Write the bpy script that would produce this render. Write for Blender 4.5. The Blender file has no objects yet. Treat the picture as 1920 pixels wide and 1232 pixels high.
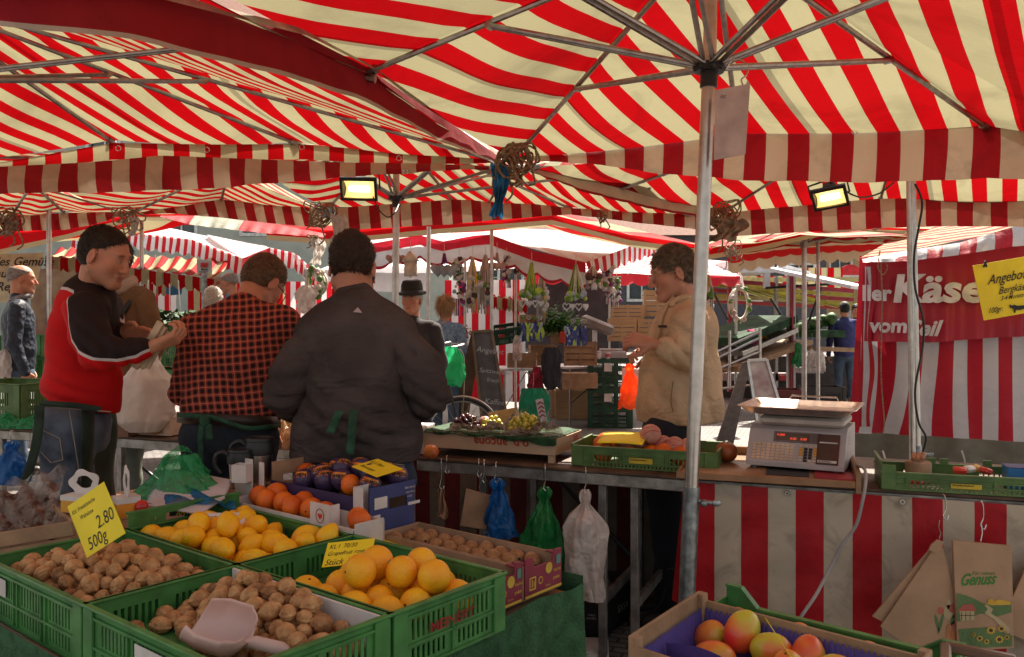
import bpy,math,random
import numpy as np
from mathutils import Vector,Matrix,Euler,noise as mnoise
from math import sin,cos,pi,radians,sqrt
R=radians
sc=bpy.context.scene
C=sc.collection
random.seed(7)
cam_d=bpy.data.cameras.new('camera')
cam=bpy.data.objects.new('camera',cam_d);C.objects.link(cam)
cam.location=(0,0,1.5);cam.rotation_euler=(R(90),0,0)
cam_d.sensor_width=36;cam_d.lens=30;cam_d.shift_y=-26/1920
cam_d.clip_start=.05;cam_d.clip_end=1500
cam_d.dof.use_dof=True;cam_d.dof.focus_distance=4.0;cam_d.dof.aperture_fstop=16
sc.camera=cam
SUN_EL,SUN_AZ=52,22
w=bpy.data.worlds.new('World');sc.world=w;w.use_nodes=True
nt=w.node_tree;bg=nt.nodes['Background']
sky=nt.nodes.new('ShaderNodeTexSky');sky.sky_type='NISHITA';sky.sun_disc=False
sky.sun_elevation=R(SUN_EL);sky.sun_rotation=R(SUN_AZ);sky.dust_density=4;sky.ozone_density=.6
hs=nt.nodes.new('ShaderNodeHueSaturation');hs.inputs['Saturation'].default_value=.45
nt.links.new(sky.outputs[0],hs.inputs['Color']);wt=nt.nodes.new('ShaderNodeMix');wt.data_type='RGBA';wt.blend_type='MULTIPLY';wt.inputs['Factor'].default_value=1;wt.inputs['B'].default_value=(1,.93,.82,1)
nt.links.new(hs.outputs[0],wt.inputs['A']);nt.links.new(wt.outputs['Result'],bg.inputs[0]);bg.inputs[1].default_value=.098
sun_d=bpy.data.lights.new('sun','SUN');sun_d.energy=5;sun_d.angle=R(.5);sun_d.color=(1,.91,.78)
sun=bpy.data.objects.new('sun',sun_d);C.objects.link(sun)
_d=Vector((sin(R(SUN_AZ))*cos(R(SUN_EL)),cos(R(SUN_AZ))*cos(R(SUN_EL)),sin(R(SUN_EL))))
sun.rotation_euler=_d.to_track_quat('Z','Y').to_euler()
sc.view_settings.view_transform='Standard';sc.view_settings.look='None'
sc.view_settings.exposure=1.5;sc.view_settings.gamma=1
sc.cycles.use_denoising=True
sc.cycles.max_bounces=8;sc.cycles.diffuse_bounces=4;sc.cycles.glossy_bounces=3
sc.cycles.transmission_bounces=6;sc.cycles.transparent_max_bounces=8
sc.cycles.sample_clamp_indirect=6;sc.cycles.caustics_reflective=False;sc.cycles.caustics_refractive=False
F0=1600.0;HZ=590.0
def P(px,py,Y):return Vector(((px-960)/F0*Y,Y,1.5-(py-HZ)/F0*Y))
def G(px,py,z=0):
 Y=(1.5-z)*F0/(py-HZ);return Vector(((px-960)/F0*Y,Y,z))
MATS={}
def newmat(name):
 m=bpy.data.materials.new(name);m.use_nodes=True
 return m,m.node_tree,m.node_tree.nodes['Principled BSDF']
def mat(name,col,rough=.6,var=.12,scale=8,bump=0,bscale=60,metal=0,spec=.5,col2=None,emit=0,sheen=0,coat=0,alpha=1,transl=0,trans=0,detail=3,sub=0,voronoi=0,ior=1.45,fold=0,fscale=9):
 if name in MATS:return MATS[name]
 m,t,b=newmat(name);N=t.nodes;L=t.links
 tc=N.new('ShaderNodeTexCoord')
 nz=N.new('ShaderNodeTexNoise');nz.inputs['Scale'].default_value=scale;nz.inputs['Detail'].default_value=detail
 L.new(tc.outputs['Object'],nz.inputs['Vector'])
 mx=N.new('ShaderNodeMix');mx.data_type='RGBA'
 c2=col2 if col2 else tuple(max(0,c*(1-var*2)) for c in col)
 c1=col if col2 else tuple(min(1,c*(1+var)) for c in col)
 rp=N.new('ShaderNodeMapRange');rp.inputs[1].default_value=.35;rp.inputs[2].default_value=.65
 L.new(nz.outputs[0],rp.inputs[0]);L.new(rp.outputs[0],mx.inputs['Factor'])
 mx.inputs['A'].default_value=(*c1,1);mx.inputs['B'].default_value=(*c2,1)
 L.new(mx.outputs['Result'],b.inputs['Base Color'])
 b.inputs['Roughness'].default_value=rough;b.inputs['Metallic'].default_value=metal
 b.inputs['Specular IOR Level'].default_value=spec;b.inputs['IOR'].default_value=ior
 if sheen:b.inputs['Sheen Weight'].default_value=sheen
 if coat:b.inputs['Coat Weight'].default_value=coat
 if sub:b.inputs['Subsurface Weight'].default_value=sub;b.inputs['Subsurface Radius'].default_value=(.01,.004,.002);b.inputs['Subsurface Scale'].default_value=1
 if trans:b.inputs['Transmission Weight'].default_value=trans
 if alpha<1:b.inputs['Alpha'].default_value=alpha
 if bump:
  if voronoi:
   n2=N.new('ShaderNodeTexVoronoi');n2 .inputs['Scale'].default_value=bscale
  else:
   n2=N.new('ShaderNodeTexNoise');n2 .inputs['Scale'].default_value=bscale;n2 .inputs['Detail'].default_value=4
  L.new(tc.outputs['Object'],n2 .inputs['Vector'])
  bp=N.new('ShaderNodeBump');bp.inputs['Strength'].default_value=bump;bp.inputs['Distance'].default_value=.01
  L.new(n2 .outputs[0],bp.inputs['Height']);L.new(bp.outputs[0],b.inputs['Normal'])
 if fold:
  n3=N.new('ShaderNodeTexNoise');n3 .inputs['Scale'].default_value=fscale;n3 .inputs['Detail'].default_value=2.5;n3 .inputs['Distortion'].default_value=1.6
  mp=N.new('ShaderNodeMapping');mp.inputs['Rotation'].default_value=(0,.6,.3);mp.inputs['Scale'].default_value=(1,1,1.7);L.new(tc.outputs['Object'],mp.inputs[0]);L.new(mp.outputs[0],n3 .inputs['Vector'])
  b3=N.new('ShaderNodeBump');b3 .inputs['Strength'].default_value=fold;b3 .inputs['Distance'].default_value=.05;L.new(n3 .outputs[0],b3 .inputs['Height'])
  if bump:L.new(bp.outputs[0],b3 .inputs['Normal'])
  L.new(b3 .outputs[0],b.inputs['Normal'])
 if emit:
  b.inputs['Emission Color'].default_value=(*col,1);b.inputs['Emission Strength'].default_value=emit
 if transl:
  tr=N.new('ShaderNodeBsdfTranslucent');L.new(mx.outputs['Result'],tr.inputs[0])
  ms=N.new('ShaderNodeMixShader');ms.inputs[0].default_value=transl
  L.new(b.outputs[0],ms.inputs[1]);L.new(tr.outputs[0],ms.inputs[2])
  L.new(ms.outputs[0],N['Material Output'].inputs[0])
 MATS[name]=m;return m
def stripe_mat(name,ca,cb,transl=.5,frac=.5,dirt=.25,hem=None,dscale=1.2,rough=.7,tcol=1.0,wr=.35,third=None,seam=0):
 0
 if name in MATS:return MATS[name]
 m,t,b=newmat(name);N=t.nodes;L=t.links
 uv=N.new('ShaderNodeUVMap');uv.uv_map='UVMap'
 sp=N.new('ShaderNodeSeparateXYZ');L.new(uv.outputs[0],sp.inputs[0])
 fr=N.new('ShaderNodeMath');fr.operation='FRACT';L.new(sp.outputs[0],fr.inputs[0])
 gt=N.new('ShaderNodeMath');gt.operation='GREATER_THAN';gt.inputs[1].default_value=frac;L.new(fr.outputs[0],gt.inputs[0])
 mx=N.new('ShaderNodeMix');mx.data_type='RGBA';L.new(gt.outputs[0],mx.inputs['Factor'])
 mx.inputs['A'].default_value=(*ca,1);mx.inputs['B'].default_value=(*cb,1)
 out=mx.outputs['Result']
 if hem:
  g1=N.new('ShaderNodeMath');g1 .operation='GREATER_THAN';g1 .inputs[1].default_value=hem[0];L.new(sp.outputs[1],g1 .inputs[0])
  g2=N.new('ShaderNodeMath');g2 .operation='LESS_THAN';g2 .inputs[1].default_value=hem[1];L.new(sp.outputs[1],g2 .inputs[0])
  mu=N.new('ShaderNodeMath');mu.operation='MULTIPLY';L.new(g1 .outputs[0],mu.inputs[0]);L.new(g2 .outputs[0],mu.inputs[1])
  m2=N.new('ShaderNodeMix');m2 .data_type='RGBA';L.new(mu.outputs[0],m2 .inputs['Factor']);L.new(out,m2 .inputs['A']);m2 .inputs['B'].default_value=(*hem[2],1)
  out=m2 .outputs['Result']
 if seam:
  d1=N.new('ShaderNodeMath');d1 .operation='MULTIPLY_ADD';d1 .inputs[1].default_value=1/seam;d1 .inputs[2].default_value=.37;L.new(sp.outputs[0],d1 .inputs[0])
  d2=N.new('ShaderNodeMath');d2 .operation='FRACT';L.new(d1 .outputs[0],d2 .inputs[0])
  d3=N.new('ShaderNodeMath');d3 .operation='LESS_THAN';d3 .inputs[1].default_value=.17/seam;L.new(d2 .outputs[0],d3 .inputs[0])
  d4=N.new('ShaderNodeMix');d4 .data_type='RGBA';d4 .blend_type='MULTIPLY';L.new(d3 .outputs[0],d4 .inputs['Factor']);L.new(out,d4 .inputs['A']);d4 .inputs['B'].default_value=(.62,.60,.62,1);out=d4 .outputs['Result']
 tc=N.new('ShaderNodeTexCoord')
 nz=N.new('ShaderNodeTexNoise');nz.inputs['Scale'].default_value=dscale;nz.inputs['Detail'].default_value=6;nz.inputs['Roughness'].default_value=.65
 nz.inputs['Distortion'].default_value=1.0
 L.new(tc.outputs['Object'],nz.inputs['Vector'])
 rp=N.new('ShaderNodeMapRange');rp.inputs[1].default_value=.48;rp.inputs[2].default_value=.75;rp.inputs[3].default_value=1;rp.inputs[4].default_value=1-dirt
 L.new(nz.outputs[0],rp.inputs[0])
 wv=N.new('ShaderNodeTexNoise');wv.inputs['Scale'].default_value=420;wv.inputs['Detail'].default_value=1
 L.new(uv.outputs[0],wv.inputs['Vector'])
 wr_=N.new('ShaderNodeMapRange');wr_.inputs[3].default_value=.9;wr_.inputs[4].default_value=1.06;L.new(wv.outputs[0],wr_.inputs[0])
 mm=N.new('ShaderNodeMath');mm.operation='MULTIPLY';L.new(rp.outputs[0],mm.inputs[0]);L.new(wr_.outputs[0],mm.inputs[1])
 m3=N.new('ShaderNodeVectorMath');m3 .operation='SCALE';L.new(out,m3 .inputs[0]);L.new(mm.outputs[0],m3 .inputs['Scale'])
 L.new(m3 .outputs[0],b.inputs['Base Color'])
 b.inputs['Roughness'].default_value=rough;b.inputs['Specular IOR Level'].default_value=.25
 if wr:
  n2=N.new('ShaderNodeTexNoise');n2 .inputs['Scale'].default_value=5;n2 .inputs['Detail'].default_value=4;n2 .inputs['Distortion'].default_value=.6
  L.new(tc.outputs['Object'],n2 .inputs['Vector'])
  bp=N.new('ShaderNodeBump');bp.inputs['Strength'].default_value=wr;bp.inputs['Distance'].default_value=.05
  L.new(n2 .outputs[0],bp.inputs['Height']);L.new(bp.outputs[0],b.inputs['Normal'])
 if transl:
  tr=N.new('ShaderNodeBsdfTranslucent')
  m4=N.new('ShaderNodeVectorMath');m4 .operation='SCALE';m4 .inputs['Scale'].default_value=tcol;L.new(m3 .outputs[0],m4 .inputs[0]);L.new(m4 .outputs[0],tr.inputs[0])
  ms=N.new('ShaderNodeMixShader');ms.inputs[0].default_value=transl
  L.new(b.outputs[0],ms.inputs[1]);L.new(tr.outputs[0],ms.inputs[2]);L.new(ms.outputs[0],N['Material Output'].inputs[0])
 MATS[name]=m;return m
def tag(o,label=None,cat=None,group=None,kind=None):
 if label:o['label']=label
 if cat:o['category']=cat
 if group:o['group']=group
 if kind:o['kind']=kind
 return o
def thing(name,label,cat,loc=(0,0,0),rz=0,group=None):
 o=bpy.data.objects.new(name,None);C.objects.link(o);o.empty_display_size=.1
 o.location=loc;o.rotation_euler=(0,0,rz)
 return tag(o,label,cat,group)
def basis(o):
 m=Matrix.Identity(4)
 while o is not None:m=o.matrix_basis@m;o=o.parent
 return m
def kids(o):return [c for c in list(C.objects) if c.parent is o]
KIDS={}
def copy_tree(o,label=None,parent=None,group=None):
 c=o.copy();C.objects.link(c);c.parent=parent
 if label:c['label']=label
 if group:c['group']=group
 if parent is not None:KIDS.setdefault(parent.name,[]).append(c)
 for ch in list(KIDS.get(o.name,[])):copy_tree(ch,None,c)
 return c
def frame(origin,xdir,zdir=(0,0,1)):
 z=Vector(zdir).normalized();x=Vector(xdir);x=(x-z*x.dot(z)).normalized();y=z.cross(x)
 m=Matrix.Identity(4)
 for i in range(3):m[i][0]=x[i];m[i][1]=y[i];m[i][2]=z[i];m[i][3]=origin[i]
 return m
class MB:
 0
 def __init__(s,M=None):s.v=[];s.f=[];s.mi=[];s.uv=[];s.cur=0;s.M=M;s.col=None
 def add(s,vs,fs,uvs=None):
  n=len(s.v)
  if s.M is not None:vs=[s.M@Vector(p) for p in vs]
  s.v.extend([tuple(p) for p in vs]);s.uv.extend(uvs if uvs else [(0,0)]*len(vs))
  s.f.extend([tuple(i+n for i in f) for f in fs]);s.mi.extend([s.cur]*len(fs));return s
 def box(s,x0,x1,y0,y1,z0,z1,M=None,bev=0):
  if bev:
   b=min(bev,(x1-x0)*.45,(y1-y0)*.45,(z1-z0)*.45)
   vs=[]
   for (z,i) in ((z0,b),(z0+b,0),(z1-b,0),(z1,b)):
    for (x,y) in ((x0+i+b*.0,y0+i),(x1-i,y0+i),(x1-i,y1-i),(x0+i,y1-i)):
     sx=1 if x<(x0+x1)/2 else -1;sy=1 if y<(y0+y1)/2 else -1
     c=b*.6 if i==0 else b*.3
     vs.append((x,y+sy*c,z));vs.append((x+sx*c,y,z))
   fs=[]
   order=[0,1,3,2,4,5,7,6]
   vs2=[]
   for k in range(4):
    r=vs[k*8:(k+1)*8];vs2+=[r[i] for i in order]
   for k in range(3):
    for j in range(8):
     a=k*8+j;c=k*8+(j+1)%8;fs.append((a,c,c+8,a+8))
   fs.append(tuple(range(7,-1,-1)));fs.append(tuple(range(24,32)))
   vs=vs2
  else:
   vs=[(x,y,z) for z in (z0,z1) for (x,y) in ((x0,y0),(x1,y0),(x1,y1),(x0,y1))]
   fs=[(3,2,1,0),(4,5,6,7),(0,1,5,4),(1,2,6,5),(2,3,7,6),(3,0,4,7)]
  if M is not None:vs=[M@Vector(p) for p in vs]
  return s.add(vs,fs)
 def beam(s,a,b,w,h,up=(0,0,1),bev=0):
  a=Vector(a);b=Vector(b);d=b-a;l=d.length
  x=d.normalized();u=Vector(up);u=(u-x*u.dot(x))
  if u.length<1e-4:u=Vector((0,1,0));u=u-x*u.dot(x)
  u.normalize();y=u.cross(x)
  M=Matrix.Identity(4)
  for i in range(3):M[i][0]=x[i];M[i][1]=y[i];M[i][2]=u[i];M[i][3]=a[i]
  return s.box(0,l,-w/2,w/2,-h/2,h/2,M,bev)
 def tube(s,pts,r,n=8,caps=True,closed=False):
  pts=[Vector(p) for p in pts];m=len(pts)
  rs=r if isinstance(r,(list,tuple)) else [r]*m
  vs=[];fs=[]
  prev=None
  for i,p in enumerate(pts):
   if closed:d=pts[(i+1)%m]-pts[i-1]
   else:d=pts[min(i+1,m-1)]-pts[max(i-1,0)]
   d=d.normalized() if d.length>1e-9 else Vector((0,0,1))
   if prev is None:
    a=Vector((0,0,1)) if abs(d.z)<.9 else Vector((1,0,0));prev=d.cross(a).normalized()
   prev=(prev-d*prev.dot(d))
   prev=prev.normalized() if prev.length>1e-6 else d.orthogonal().normalized()
   q=d.cross(prev)
   for k in range(n):
    an=2*pi*k/n;vs.append(p+(prev*cos(an)+q*sin(an))*rs[i])
  for i in range(m if closed else m-1):
   for k in range(n):
    a=i*n+k;b=i*n+(k+1)%n;c=((i+1)%m)*n+(k+1)%n;d_=((i+1)%m)*n+k
    fs.append((a,b,c,d_))
  if caps and not closed:fs.append(tuple(range(n-1,-1,-1)));fs.append(tuple(range((m-1)*n,m*n)))
  return s.add(vs,fs)
 def lathe(s,prof,n=24,M=None,a0=0,a1=2*pi):
  vs=[];fs=[];full=abs(a1-a0-2*pi)<1e-6;cnt=n if full else n+1
  for (r,z) in prof:
   for k in range(cnt):
    an=a0+(a1-a0)*k/n;vs.append((r*cos(an),r*sin(an),z))
  for i in range(len(prof)-1):
   for k in range(n):
    a=i*cnt+k;b=i*cnt+(k+1)%cnt;fs.append((a,b,b+cnt,a+cnt))
  if M is not None:vs=[M@Vector(p) for p in vs]
  return s.add(vs,fs)
 def grid(s,fn,nu,nv,uvfn=None,double=0):
  vs=[];uvs=[]
  for j in range(nv+1):
   for i in range(nu+1):
    u=i/nu;v=j/nv;vs.append(Vector(fn(u,v)));uvs.append(uvfn(u,v) if uvfn else (u,v))
  fs=[]
  for j in range(nv):
   for i in range(nu):
    a=j*(nu+1)+i;fs.append((a,a+1,a+nu+2,a+nu+1))
  return s.add(vs,fs,uvs)
 def prism(s,poly,h,M=None,bev=0):
  n=len(poly);vs=[(x,y,0) for x,y in poly]+[(x,y,h) for x,y in poly]
  fs=[tuple(range(n-1,-1,-1)),tuple(range(n,2*n))]+[(i,(i+1)%n,(i+1)%n+n,i+n) for i in range(n)]
  if M is not None:vs=[M@Vector(p) for p in vs]
  return s.add(vs,fs)
 def ell(s,c,r,M=None,nu=16,nv=10,disp=None):
  vs=[];fs=[];c=Vector(c)
  if not isinstance(r,(tuple,list,Vector)):r=(r,r,r)
  for j in range(nv+1):
   th=pi*j/nv
   for i in range(nu):
    ph=2*pi*i/nu;d=Vector((sin(th)*cos(ph),sin(th)*sin(ph),cos(th)))
    k=1+(disp(d) if disp else 0);p=Vector((d.x*r[0],d.y*r[1],d.z*r[2]))*k
    if M is not None:p=M.to_3x3()@p
    vs.append(c+p)
  for j in range(nv):
   for i in range(nu):
    a=j*nu+i;b=j*nu+(i+1)%nu;fs.append((a,a+nu,b+nu,b))
  return s.add(vs,fs)
 def text(s,body,origin,right,up,size,align='LEFT',shear=0,extr=0,bold=0,sx=1,valign='BOTTOM'):
  cu=bpy.data.curves.new('t','FONT');cu.body=body;cu.size=1;cu.align_x=align;cu.shear=shear
  cu.extrude=0;cu.resolution_u=3;cu.offset=bold
  ob=bpy.data.objects.new('t',cu);me=bpy.data.meshes.new_from_object(ob)
  r=Vector(right).normalized();u=Vector(up).normalized();o=Vector(origin)
  vs=[o+r*(v.co.x*size*sx)+u*(v.co.y*size) for v in me.vertices];fs=[tuple(p.vertices) for p in me.polygons]
  bpy.data.objects.remove(ob);bpy.data.curves.remove(cu);bpy.data.meshes.remove(me)
  return s.add(vs,fs)
 def build(s,name,mats,parent=None,smooth=None,world=False,sharp=40,label=None,thick=0,subd=0):
  me=bpy.data.meshes.new(name)
  vs=s.v
  if world and parent is not None:
   inv=basis(parent).inverted();vs=[inv@Vector(p) for p in vs]
  me.from_pydata([tuple(p) for p in vs],[],s.f)
  for m in (mats if isinstance(mats,(list,tuple)) else [mats]):me.materials.append(m)
  me.polygons.foreach_set('material_index',s.mi)
  uvl=me.uv_layers.new(name='UVMap')
  li=np.zeros(len(me.loops),dtype=np.int32);me.loops.foreach_get('vertex_index',li)
  uva=np.array(s.uv,dtype=np.float32)
  if len(uva):uvl.data.foreach_set('uv',uva[li].ravel())
  if s.col is not None:
   ca=me.color_attributes.new('col','FLOAT_COLOR','POINT');ca.data.foreach_set('color',np.asarray(s.col,dtype=np.float32).ravel())
  if smooth is not False:
   me.polygons.foreach_set('use_smooth',[True]*len(me.polygons))
   try:me.set_sharp_from_angle(angle=R(sharp if smooth is None else 180))
   except Exception:pass
  me.update()
  o=bpy.data.objects.new(name,me);C.objects.link(o)
  if parent is not None:
   o.parent=parent;KIDS.setdefault(parent.name,[]).append(o)
  if label:o['label']=label
  if thick:
   md=o.modifiers.new('solid','SOLIDIFY');md.thickness=thick;md.offset=0
  return o
def fbm(p,s=1,seed=0):return mnoise.fractal(Vector(p)*s+Vector((seed*7.3,seed*3.1,seed)),1.0,2.0,3)
def bez(pts,n=12):
 0
 pts=[Vector(p) for p in pts];out=[]
 for i in range(len(pts)-1):
  p0=pts[max(i-1,0)];p1=pts[i];p2=pts[i+1];p3=pts[min(i+2,len(pts)-1)]
  for k in range(n):
   t=k/n;out.append(.5*((2*p1)+(p2-p0)*t+(2*p0-5*p1+4*p2-p3)*t*t+(-p0+3*p1-3*p2+p3)*t**3))
 out.append(pts[-1]);return out
def lerpcurve(xs,ys):
 return lambda x:float(np.interp(x,xs,ys))
RED=(.66,.004,.008);CREAM=(.70,.64,.38)
m_can=stripe_mat('canopy_cloth',RED,CREAM,transl=.62,seam=4.6,dirt=.34,dscale=1.9,wr=.4,tcol=.25)
m_canw=stripe_mat('canopy_cloth_white',(.55,.02,.035),(.78,.80,.82),transl=.35,dirt=.12,wr=.4)
m_val=stripe_mat('valance_cloth_shaded',(.30,.006,.012),(.50,.38,.27),transl=.12,dirt=.35,dscale=3,wr=.5)  # same cloth as the canopy, its shade mixed into darker stripe colours
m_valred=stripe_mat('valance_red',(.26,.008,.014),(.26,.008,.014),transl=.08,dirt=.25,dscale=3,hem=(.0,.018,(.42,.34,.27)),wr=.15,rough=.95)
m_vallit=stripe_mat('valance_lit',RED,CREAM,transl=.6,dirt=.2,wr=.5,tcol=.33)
m_redhem=stripe_mat('red_hem_cloth',(.72,.006,.01),(.72,.006,.01),transl=.6,dirt=.15,hem=(.0,.3,(.62,.50,.28)),wr=.4)
m_alu=mat('aluminium',(.52,.50,.48),rough=.32,var=.08,scale=20,metal=1,bump=.05)
m_aludk=mat('aged_aluminium',(.36,.33,.31),rough=.38,var=.12,scale=25,metal=1,bump=.05)
m_galv=mat('galvanised_steel',(.30,.33,.34),rough=.45,var=.2,scale=30,metal=.9,bump=.1)
m_blackp=mat('black_plastic',(.015,.015,.016),rough=.45)
m_rope=mat('rope',(.30,.20,.12),rough=.9,var=.25,scale=60,bump=.6,bscale=300)
m_cablek=mat('black_cable',(.012,.012,.012),rough=.5)
m_hookm=mat('hook_steel',(.55,.53,.5),rough=.25,metal=1)
def canopy_mesh(apex,loop,bdir,origin,period,sag=.05,n=14,drop=None,tape=True,seed=0):
 mb=MB();apex=Vector(apex);b=Vector(bdir).normalized();o=Vector(origin)
 k=len(loop)
 for i in range(k):
  e0=Vector(loop[i]);e1=Vector(loop[(i+1)%k]);vs=[];uv=[];fs=[]
  idx={}
  for a in range(n+1):
   for c in range(n+1-a):
    u=a/n;v=c/n;w_=1-u-v
    p=apex*w_+e0*u+e1*v
    s_=27*u*v*w_*.6+4*u*v*.4
    side=4*u*v*(1 if (u+v)>.999 else 1)
    p=p-Vector((0,0,sag*s_))
    p.z+=.012*sin(9*u+seed)*u*v*w_*27+.02*fbm(p,1.6,seed)*27*u*v*w_*.5
    idx[(a,c)]=len(vs);vs.append(p);uv.append(((p-o).dot(b)/period,(p-o).length))
  for a in range(n):
   for c in range(n-a):
    fs.append((idx[(a,c)],idx[(a+1,c)],idx[(a,c+1)]))
    if a+c<n-1:fs.append((idx[(a+1,c)],idx[(a+1,c+1)],idx[(a,c+1)]))
  mb.add(vs,fs,uv)
 return mb
def interp_poly(pts,t):
 pts=[Vector(p) for p in pts]
 L=[0]
 for i in range(1,len(pts)):L.append(L[-1]+(pts[i]-pts[i-1]).length)
 d=t*L[-1]
 for i in range(1,len(pts)):
  if d<=L[i] or i==len(pts)-1:
   k=(d-L[i-1])/max(1e-9,L[i]-L[i-1]);return pts[i-1].lerp(pts[i],k)
def valance_mesh(top,bot,bdir=None,origin=(0,0,0),period=.24,ripple=.012,nu=90,nv=5,scal=0,scaln=10,seed=0,out=(0,-1,0),usol=None):
 0
 mb=MB();o=Vector(origin);outv=Vector(out)
 def f(u,v):
  a=interp_poly(top,u);b_=interp_poly(bot,u)
  p=a.lerp(b_,v)
  p=p+outv*(ripple*v*(sin(u*37+seed)+.7*sin(u*83+seed*2))+.5*ripple*sin(v*4+seed))
  if scal:p.z-=scal*v*(abs(sin(pi*u*scaln)))
  return p
 vals={}
 def uvf(u,v):
  p=interp_poly(top,u);h=(interp_poly(top,u)-interp_poly(bot,u)).length
  x=usol if usol is not None else (p-o).dot(Vector(bdir).normalized())/period
  return (x,(1-v)*h)
 mb.grid(f,nu,nv,uvf);return mb
def umbrella(name,label,hub,apex,loop,foot,bdir,origin,period,pole_r=.024,sag=.05,group=None,struts=True,matc=None,strut_ext=None,pole=True,rib_r=.011,skip_ribs=(),sleeve=None):
 u=thing(name,label,'umbrella',(foot[0],foot[1],foot[2]),0,group)
 hub=Vector(hub);apex=Vector(apex);foot=Vector(foot)
 if pole:
  mb=MB();mb.tube([foot,foot.lerp(hub,.5),hub,apex+Vector((0,0,.03))],[pole_r,pole_r,pole_r,pole_r*.8],20)
  mb.build('pole',m_alu,u,world=True)
  if sleeve:
   p1=foot.lerp(hub,sleeve);mb=MB();mb.tube([foot,p1],pole_r*1.2,20)
   d=(hub-foot).normalized()
   mb.tube([p1+Vector((.02,-.01,-.05)),p1+Vector((.07,-.02,-.055))],.008,8)
   mb.ell(p1+Vector((.085,-.02,-.055)),(.018,.006,.012));mb.ell(p1+Vector((.04,-.02,-.055)),(.014,.014,.014))
   mb.build('pole_sleeve',m_galv,u,world=True)
  mb=MB()
  ax=(hub-foot).normalized()
  mb.tube([hub-ax*.07,hub-ax*.01],pole_r*1.25,20)
  mb.tube([hub-ax*.015,hub+ax*.015],pole_r*2.1,16)
  for k in range(8):
   an=2*pi*k/8;mb.ell(hub+Vector((cos(an),sin(an),0))*pole_r*1.9,.014,nu=8,nv=6)
  mb.build('hub',m_blackp,u,world=True)
  mb=MB();mb.tube([apex-Vector((0,0,.05)),apex+Vector((0,0,.02))],pole_r*2,14);mb.build('crown_hub',m_blackp,u,world=True)
 for i,e in enumerate(loop):
  if i in skip_ribs:continue
  e=Vector(e);mb=MB()
  a=apex-Vector((0,0,.04));ee=e-Vector((0,0,.015))
  mb.tube([a,ee],rib_r,8);rb=mb.build('rib',m_aludk,u,world=True)
  mb=MB();mb.tube([ee.lerp(a,.03),ee.lerp(a,-.005)],rib_r*1.7,8);mb.build('rib_tip',m_aludk,rb,world=True)
  if struts and pole:
   ext=strut_ext[i] if strut_ext else .5
   tgt=a.lerp(ee,ext)-Vector((0,0,.012))
   side=(tgt-hub).cross(Vector((0,0,1))).normalized()*.011
   mb=MB()
   for sg in (-1,1):mb.tube([hub+side*sg*1.6,tgt+side*sg],rib_r*.8,8)
   mb.tube([tgt-side*1.8,tgt+side*1.8],rib_r*1.2,8)
   mb.build('strut',m_aludk,u,world=True)
 cm=canopy_mesh(apex,loop,bdir,origin,period,sag=sag)
 cm.build('canopy',matc or m_can,u,world=True,smooth=True)
 return u
def d_ring(mb,p,r=.018):
 p=Vector(p)
 mb.tube([p+Vector((cos(a)*r,0,sin(a)*r)) for a in [2*pi*k/14 for k in range(14)]],.0025,6,closed=True)
# near umbrella (right)
u1_FL=P(960,296,5.1);u1_FR=P(1853,236,4.31);u1_LM=P(690,128,3.5)
u1_FM=P(1385,250,4.72);u1_NL=Vector((-1.06,1.9,2.46));u1_NR=Vector((1.36,1.12,2.46))
u1_RM=Vector((2.35,2.60,2.50));u1_FR2=P(2020,252,3.98);u1_NM=Vector((.14,1.5,2.52))
u1_hub=P(1330,128,3.1);u1_apex=Vector((u1_hub.x+.012,3.1,2.93));u1_foot=Vector((.615,3.1,0))
b1=(u1_FR-u1_FL).normalized();b1 .z=0
S1=(.812,-.584,0)
ring=[u1_FL,u1_FM,u1_FR,u1_FR2,u1_RM,u1_NR,u1_NM,u1_NL,u1_LM]
U1=umbrella('market_umbrella','nearest striped umbrella, its shiny pole standing in front of the scale counter',u1_hub,u1_apex,ring,u1_foot,S1,u1_FL,.213,pole_r=.025,sag=.045,sleeve=.365,strut_ext=[.56,.5,.56,.5,.5,.5,.5,.5,.62],skip_ribs=(3,),rib_r=.0125)
top=[P(962,292,5.1),P(1100,286,4.98),P(1240,268,4.86),P(1400,249,4.71),P(1640,243,4.5),P(1850,235,4.31),P(2010,252,3.95)]
bot=[P(966,300,5.06),P(1100,306,4.93),P(1240,325,4.8),P(1400,338,4.65),P(1640,342,4.44),P(1850,334,4.26),P(2010,340,3.9)]
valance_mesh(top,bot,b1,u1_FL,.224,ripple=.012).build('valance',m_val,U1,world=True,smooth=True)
top=[P(930,290,5.0),P(820,214,4.2),P(690,128,3.5),P(560,62,2.95),P(240,-20,2.3),P(0,-22,1.95),P(-200,-24,1.75)]
bot=[P(936,309,4.96),P(820,262,4.15),P(690,192,3.44),P(560,150,2.9),P(240,72,2.22),P(0,48,1.88),P(-200,40,1.7)]
valance_mesh(top,bot,usol=.25,ripple=.005,nu=80,nv=6,out=(.9,-.3,0),seed=2).build('valance',m_valred,U1,world=True,smooth=True)
mb=MB();mb.grid(lambda u,v:interp_poly(top,u)+Vector((.012+.03*v*(1-.6*abs(2*u-1)),-.02,.012-.028*v)),60,1)
mb.build('edge_tape',mat('edge_tape',(.40,.32,.24),rough=.9,var=.2,bump=.3),U1,world=True,smooth=True)
for px,py,Y in ((1602,246,4.5),(1716,126,3.9)):mb=MB();d_ring(mb,P(px,py,Y),.016);mb.build('ring',m_hookm,U1,world=True)
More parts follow.
